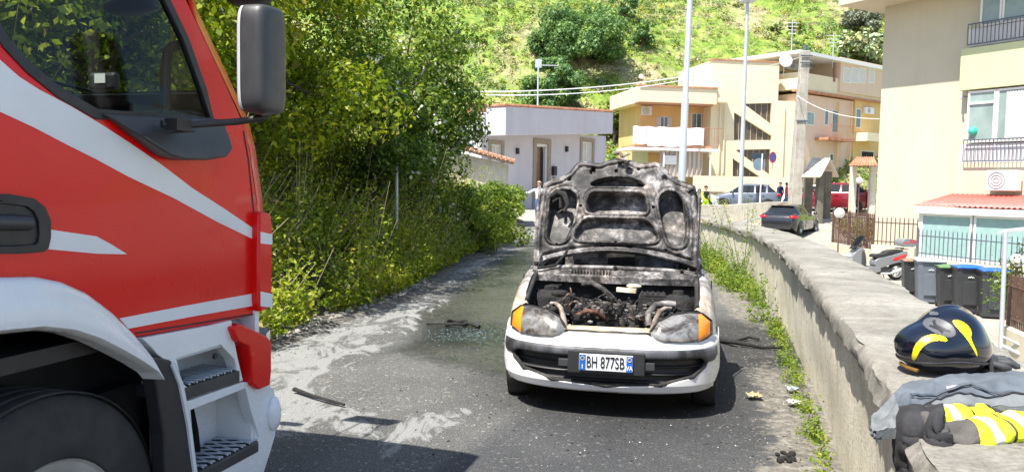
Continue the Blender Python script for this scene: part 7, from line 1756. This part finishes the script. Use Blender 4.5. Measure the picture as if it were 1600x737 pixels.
b = MB(); b.tube([HC+(lambda d: d*(hel_r(d)+.002))(Vector((math.cos(a)*.95, math.sin(a)*.95, -.32)).normalized()) for a in np.linspace(math.pi*.85, math.pi*1.95, 30)], .006, 6); b.build('rim_trim', M['black_plastic'], hel, smooth=60)
b = MB(); b.tube([(-.158, -.02, .03), (-.152, -.065, .022), (-.13, -.10, .018)], .007, 6); b.build('chin_strap', plain('gold_brown', (.22, .12, .03), .4), hel, smooth=60)
b = MB(); b.grid(lambda u, v: (lambda a: Vector((.055+.125*math.cos(a)*(1+.08*v), .0+.13*math.sin(a)*(1+.08*v), .075-.068*v)))(-.9+2.2*u), 20, 6); b.build('neck_flap', M['black_plastic'], hel, smooth=180, solid=.006)
# gloves behind the helmet
gl = thing('work_glove', 'dark leather work glove lying on the wall to the right of the helmet', 'glove', (P(1548, 575, 3.1).x, 3.1, .915))
b = MB(); b.ball((-.03, 0, .035), (.055, .05, .032), 14, 9); b.tube([(-.12, .02, .03), (-.06, .01, .035), (-.02, 0, .036)], [.035, .038, .03], 10); b.build('palm', M['glove_leather'] if 'glove_leather' in M else blend('glove_leather', [(.3, (.02, .022, .025)), (.7, (.07, .075, .08))], 20, .6, bump=.4), gl, smooth=180)
for k, (dy, ln_, dz) in enumerate(((-.032, .075, -.006), (-.011, .085, 0), (.011, .08, 0), (.032, .065, -.004))):
    b = MB(); b.tube([(.005, dy, .04+dz), (.03+ln_*.35, dy*1.15, .036+dz), (.02+ln_*.8, dy*1.2, .018), (.01+ln_*.95, dy*1.2, .012)], [.014, .014, .0125, .009], 8); b.build('finger', bpy.data.materials['glove_leather'], gl, smooth=180)
b = MB(); b.tube([(-.03, -.045, .03), (.0, -.07, .025), (.03, -.078, .018)], [.016, .015, .010], 8); b.build('thumb', bpy.data.materials['glove_leather'], gl, smooth=180)
# jacket
M['lining'] = blend('jacket_lining', [(.3, (.06, .072, .09)), (.6, (.115, .135, .16)), (.75, (.17, .195, .22))], 6, .9, bump=.25, bscale=120); M['shell_cloth'] = blend('jacket_shell', [(.3, (.045, .042, .04)), (.6, (.12, .11, .10)), (.75, (.17, .155, .14))], 7, .9, bump=.4, bscale=90)
M['dark_cloth'] = blend('jacket_dark', [(.3, (.012, .012, .014)), (.7, (.045, .045, .05))], 9, .9, bump=.4, bscale=90); M['hi_yellow'] = plain('hi_yellow', (.80, .86, .02), .6, var=.06); M['hi_silver'] = plain('hi_silver', (.60, .61, .56), .45, var=.1)
jk = thing('turnout_jacket', 'folded grey firefighter turnout jacket with yellow and silver bands draped over the wall', 'jacket', (1.45, 2.55, .914))
def lerp_path(ps, t):
    k = t*(len(ps)-1); i = min(int(k), len(ps)-2); f = k-i; f = f*f*(3-2*f)*.4+f*.6; return ps[i].lerp(ps[i+1], f)
topE = [q_*1.0 for q_ in [P(1362, 655, 2.60), P(1385, 625, 2.70), P(1410, 600, 2.82), P(1450, 590, 2.92), P(1510, 583, 2.95), P(1570, 580, 2.92), P(1660, 580, 2.85)]]
midE = [P(1358, 667, 2.52), P(1388, 648, 2.58), P(1420, 622, 2.66), P(1465, 613, 2.70), P(1520, 602, 2.72), P(1580, 600, 2.70), P(1660, 603, 2.62)]
lowE = [P(1368, 678, 2.44), P(1395, 672, 2.46), P(1430, 656, 2.47), P(1470, 645, 2.48), P(1520, 638, 2.48), P(1580, 638, 2.46), P(1660, 640, 2.40)]
_c = Vector((0, 0, H))
topE, midE, lowE = ([_c+(q_-_c)*f_ for q_ in E_] for E_, f_ in ((topE, .955), (midE, .945), (lowE, .945)))
def lin(u, v, off=0.0):
    a, m_, c = lerp_path(topE, u), lerp_path(midE, u), lerp_path(lowE, u); q = a*(1-v)**2+m_*2*v*(1-v)+c*v*v
    w_ = .012*N3(u*9, v*4, 3)+.010*math.sin(u*15+v*7)*math.sin(v*3.14)+.006*N3(u*25, v*9); return q+Vector((0, 0, w_+off))
b = MB(); b.grid(lin, 110, 40); jl = b.build('lining', M['lining'], jk, local=False, smooth=180, solid=.012)
b = MB(); b.grid(lambda u, v: lin(u, .80+.20*v, .010+.004*math.sin(v*3.14)), 110, 8); b.grid(lambda u, v: lin(u, 1.0, .010)+Vector((0, -.004, -.03*v)), 110, 3); b.build('hem_band', blend('hem_cloth', [(.3, (.10, .11, .12)), (.7, (.20, .215, .22))], 8, .9, bump=.3, bscale=100), jl, local=False, smooth=180)
b = MB(); b.tube([lin(u, .79+.01*math.sin(u*30), .014) for u in np.linspace(.3, 1, 60)], .0035, 5); b.build('zip', M['plate_ink'], jl, local=False)
b = MB(); b.tube([lin(u, .42+.3*u+.05*math.sin(u*9), .012) for u in np.linspace(.35, .95, 50)], .006, 5); b.build('fold_seam', M['lining'], jl, local=False, smooth=60)
b = MB(); b.grid(lambda u, v: lin(.56+.11*u, .40+.12*v+.06*u, .010), 14, 8); b.build('label_patch', M['white_paint'], jl, local=False, smooth=180)
b = MB(); b.grid(lambda u, v: lin(.0+.24*u, .1+.72*v, .007), 20, 10); b.build('collar_panel', bpy.data.materials['hem_cloth'], jl, local=False, smooth=180)
# sleeves lying on the coping in front
def sleeve(name, ps, rad, mat, bands, par=jk, seed=0, fl=.75):
    n = 120; m_ = 36; _c2 = Vector((0, 0, H)); L = [_c2+(lerp_path(ps, i/n)-_c2)*.965 for i in range(n+1)]
    def sf(u, v, o=0.0):
        i = min(n, max(0, int(round(u*n)))); c = L[i]; tg = (L[min(n, i+1)]-L[max(0, i-1)]).normalized(); a = tg.cross(Vector((0, 0, 1))).normalized(); up = a.cross(tg); r = lerp_r(rad, u); an = 2*math.pi*v
        w_ = 1+.22*N3(u*7+seed, math.cos(an)*1.3, math.sin(an)*1.3)+.12*N3(u*20+seed, math.cos(an)*2.5, math.sin(an)*2.5)+.08*math.sin(u*38+2.5*math.cos(an)+seed)*(.5+.6*N3(u*3, seed)); return c+(a*math.cos(an)*r*1.1+up*math.sin(an)*r*fl)*w_*(1+o/r)
    b = MB(); b.grid(lambda u, v: sf(u, v), n, m_); s_ = b.build(name, mat, par, local=False, smooth=180)
    for u0, u1, mt, nm in bands:
        b = MB(); k = max(4, int((u1-u0)*n)); b.grid(lambda u, v: sf(u0+(u1-u0)*u, v, .0022), k, m_); b.build(nm, M[mt], s_, local=False, smooth=180)
    return s_
def lerp_r(r, u): return float(np.interp(u, np.linspace(0, 1, len(r)), r))
sleeve('sleeve', [P(1440, 672, 2.32), P(1475, 682, 2.30), P(1520, 680, 2.30), P(1570, 672, 2.32), P(1620, 668, 2.36), P(1690, 668, 2.4)], [.028, .050, .060, .062, .060, .06], M['shell_cloth'],
       [(.36, .43, 'hi_yellow', 'yellow_band'), (.43, .48, 'hi_silver', 'silver_band'), (.48, .54, 'hi_yellow', 'yellow_band'), (.555, .60, 'hi_yellow', 'yellow_band'), (.60, .65, 'hi_silver', 'silver_band'), (.65, .71, 'hi_yellow', 'yellow_band')], seed=1)
sleeve('sleeve', [P(1425, 668, 2.46), P(1455, 655, 2.42), P(1490, 652, 2.42), P(1540, 650, 2.43), P(1600, 650, 2.45)], [.03, .045, .048, .045, .04], M['dark_cloth'], [(.32, .40, 'hi_yellow', 'yellow_band'), (.40, .48, 'hi_silver', 'silver_band'), (.48, .58, 'hi_yellow', 'yellow_band'), (.60, .74, 'hi_yellow', 'yellow_band')], seed=5)
# part hanging over the road side of the wall
def hang(u, v, o=0.0):
    x0, x1 = interp(v, [0, .3, 1], [1400, 1402, 1425]), interp(v, [0, .25, 1], [1478, 1472, 1486]); y0, y1 = 645, 775; px, py = x0+(x1-x0)*u, y0+(y1-y0)*v
    Y = 2.36-.14*u+.035*math.sin(u*11+v*3)+.028*N3(u*4, v*4)+.012*N3(u*11, v*11)-.06*v+.10*(1-min(1, v*5))**2; q = P(px, py, Y-o); return q
b = MB(); b.grid(hang, 40, 40); hg = b.build('hanging_flap', M['dark_cloth'], jk, local=False, smooth=180, solid=-.03)
for v0, sl, mt, nm in ((.16, .12, 'hi_yellow', 'yellow_band'), (.22, .16, 'hi_silver', 'silver_band'), (.38, .12, 'hi_yellow', 'yellow_band')):
    b = MB(); b.grid(lambda u, v: hang(.06+.48*u, v0+(sl*.5 if mt == 'hi_yellow' else sl)*v+.34*u, .005), 30, 6); b.build(nm, M[mt], hg, local=False, smooth=180)
for k, (pa, rr, mt) in enumerate((([P(1425, 650, 2.42), P(1450, 656, 2.34), P(1470, 676, 2.27), P(1482, 700, 2.25)], [.015, .026, .026, .015], 'shell_cloth'),)):
    sleeve('crumpled_fold', pa, rr, M[mt], [], seed=11+k*3, fl=.9)
# ================================================================== DEBRIS ON THE ROAD
def gp(x, y, z=.0): q = G(x, y); return Vector((q.x, q.y, z))
b = MB(); p0, p1, p2 = gp(461, 614, .03), gp(488, 623, .025), gp(538, 636, .02); b.tube([p0, p1, p2], [.016, .013, .010], 7); b.ball(p0, (.022, .022, .016)); o = b.build('scorched_rod', M['char'], None, origin=p0, smooth=60); tag(o, 'scorched thin rod lying on the pale wet road near the fire engine', 'rod')
b = MB(); p0 = gp(666, 508, .02); p1 = gp(710, 510, .03); p2 = gp(749, 513, .02); b.tube([p0, p1], .012, 6); ang = np.linspace(0, 2*math.pi, 18); c_ = gp(713, 508, .03); b.tube([c_+Vector((.12*math.cos(a), .13*math.sin(a), .01*math.sin(3*a))) for a in ang], .02, 6); b.tube([c_+Vector((.1, 0, 0)), c_.lerp(p2, .6)+Vector((0, .04, .01)), p2], [.022, .018, .022], 6); o = b.build('burnt_trim', M['char'], None, origin=p0, smooth=60); tag(o, 'burnt trim with a melted ring lying left of the burned car', 'car debris')
b = MB(); pp = [gp(1124, 534, .02), gp(1145, 541, .05), gp(1165, 542, .03), gp(1190, 545, .02), gp(1222, 547, .03)]; b.tube(pp, [.03, .028, .02, .016, .014], 7); b.tube([gp(1150, 535, .02), gp(1170, 531, .03), gp(1186, 533, .02)], .015, 6); o = b.build('rubber_strip', M['char'], None, origin=pp[0], smooth=60); tag(o, 'melted black rubber strip reaching from the burned car toward the wall', 'car debris')
b = MB(); g = np.random.default_rng(3)
for k in range(16): c_ = gp(1212+g.uniform(0, 30), 708+g.uniform(0, 18), .015); b.ball(c_, (g.uniform(.01, .025), g.uniform(.01, .02), g.uniform(.008, .02)), 7, 5, Matrix.Rotation(g.uniform(0, 3), 3, 'Z'))
o = b.build('charred_lump', M['char'], None, origin=gp(1228, 717), smooth=60); tag(o, 'crumbled charred lump on the road near the foot of the wall', 'car debris')
for lab, cat, px, py, s_, mt in (('crumpled white paper litter at the foot of the wall', 'litter', 1241, 635, .045, 'white_paint'), ('crushed blue and white packet at the foot of the wall', 'litter', 1237, 613, .04, 'pkt'), ('flat tan scrap on the verge beside the car', 'litter', 1178, 624, .05, 'straw'), ('small dark lump on the verge under the rubber strip', 'litter', 1219, 522, .035, 'pkt2')):
    if mt == 'pkt': mt_ = plain('packet', (.35, .50, .75), .4, var=.8, scale=30)
    elif mt == 'pkt2': mt_ = plain('packet_dark', (.03, .06, .16), .4)
    else: mt_ = M[mt]
    c_ = gp(px, py, .012); b = MB(); b.grid(lambda u, v: c_+Vector(((u-.5)*s_*2.2, (v-.5)*s_*1.8, .03+.02*N3(u*6, v*6, px)+.012*N3(u*15, v*15))), 10, 10); o = b.build('litter', mt_, None, origin=c_, smooth=60, solid=.004); tag(o, lab, cat)
# glass crumbs, grit and ash on the asphalt (nobody could count them)
def crumbs(name, n, fn, s0, s1, mat, h=.5):
    b = MB(); g = np.random.default_rng(len(name)*7)
    for k in range(n):
        x, y = fn(g); s_ = g.uniform(s0, s1); a = g.uniform(0, 6.28); c, s = math.cos(a)*s_, math.sin(a)*s_; z = .012*N3(x*.5, y*.5)+.004*N3(x*3, y*3)+.001
        b.add([(x+c, y+s, z), (x-s*.7, y+c*.7, z), (x-c*.8, y-s*.8, z), (x+s*.6, y-c*.6, z), (x+.1*c, y, z+s_*h)], [(0, 1, 4), (1, 2, 4), (2, 3, 4), (3, 0, 4)])
    return tag(b.build(name, mat), kind='stuff')
crumbs('glass_crumbs', 420, lambda g: (lambda q: (q.x+g.normal()*.28, q.y+g.normal()*.35))(G(735, 522)), .004, .012, plain('broken_glass', (.12, .20, .22), .08, spec=.8))
crumbs('ash_bits', 500, lambda g: (.7+g.normal()*1.0, 6.3+g.normal()*1.6), .004, .016, M['char'])
crumbs('white_chips', 130, lambda g: (.5+g.normal()*1.2, 5.0+g.normal()*.9), .002, .008, M['plaster_white'])
crumbs('grit', 1300, lambda g: (lambda y: (Wx(y)-abs(g.normal())*.40-.05, y))(g.uniform(3.2, 12)), .004, .018, M['dirt'])
crumbs('verge_grit', 900, lambda g: (lambda y: (Lx(y)+abs(g.normal())*.30-.05, y))(g.uniform(4.8, 14)), .004, .018, M['dirt'])
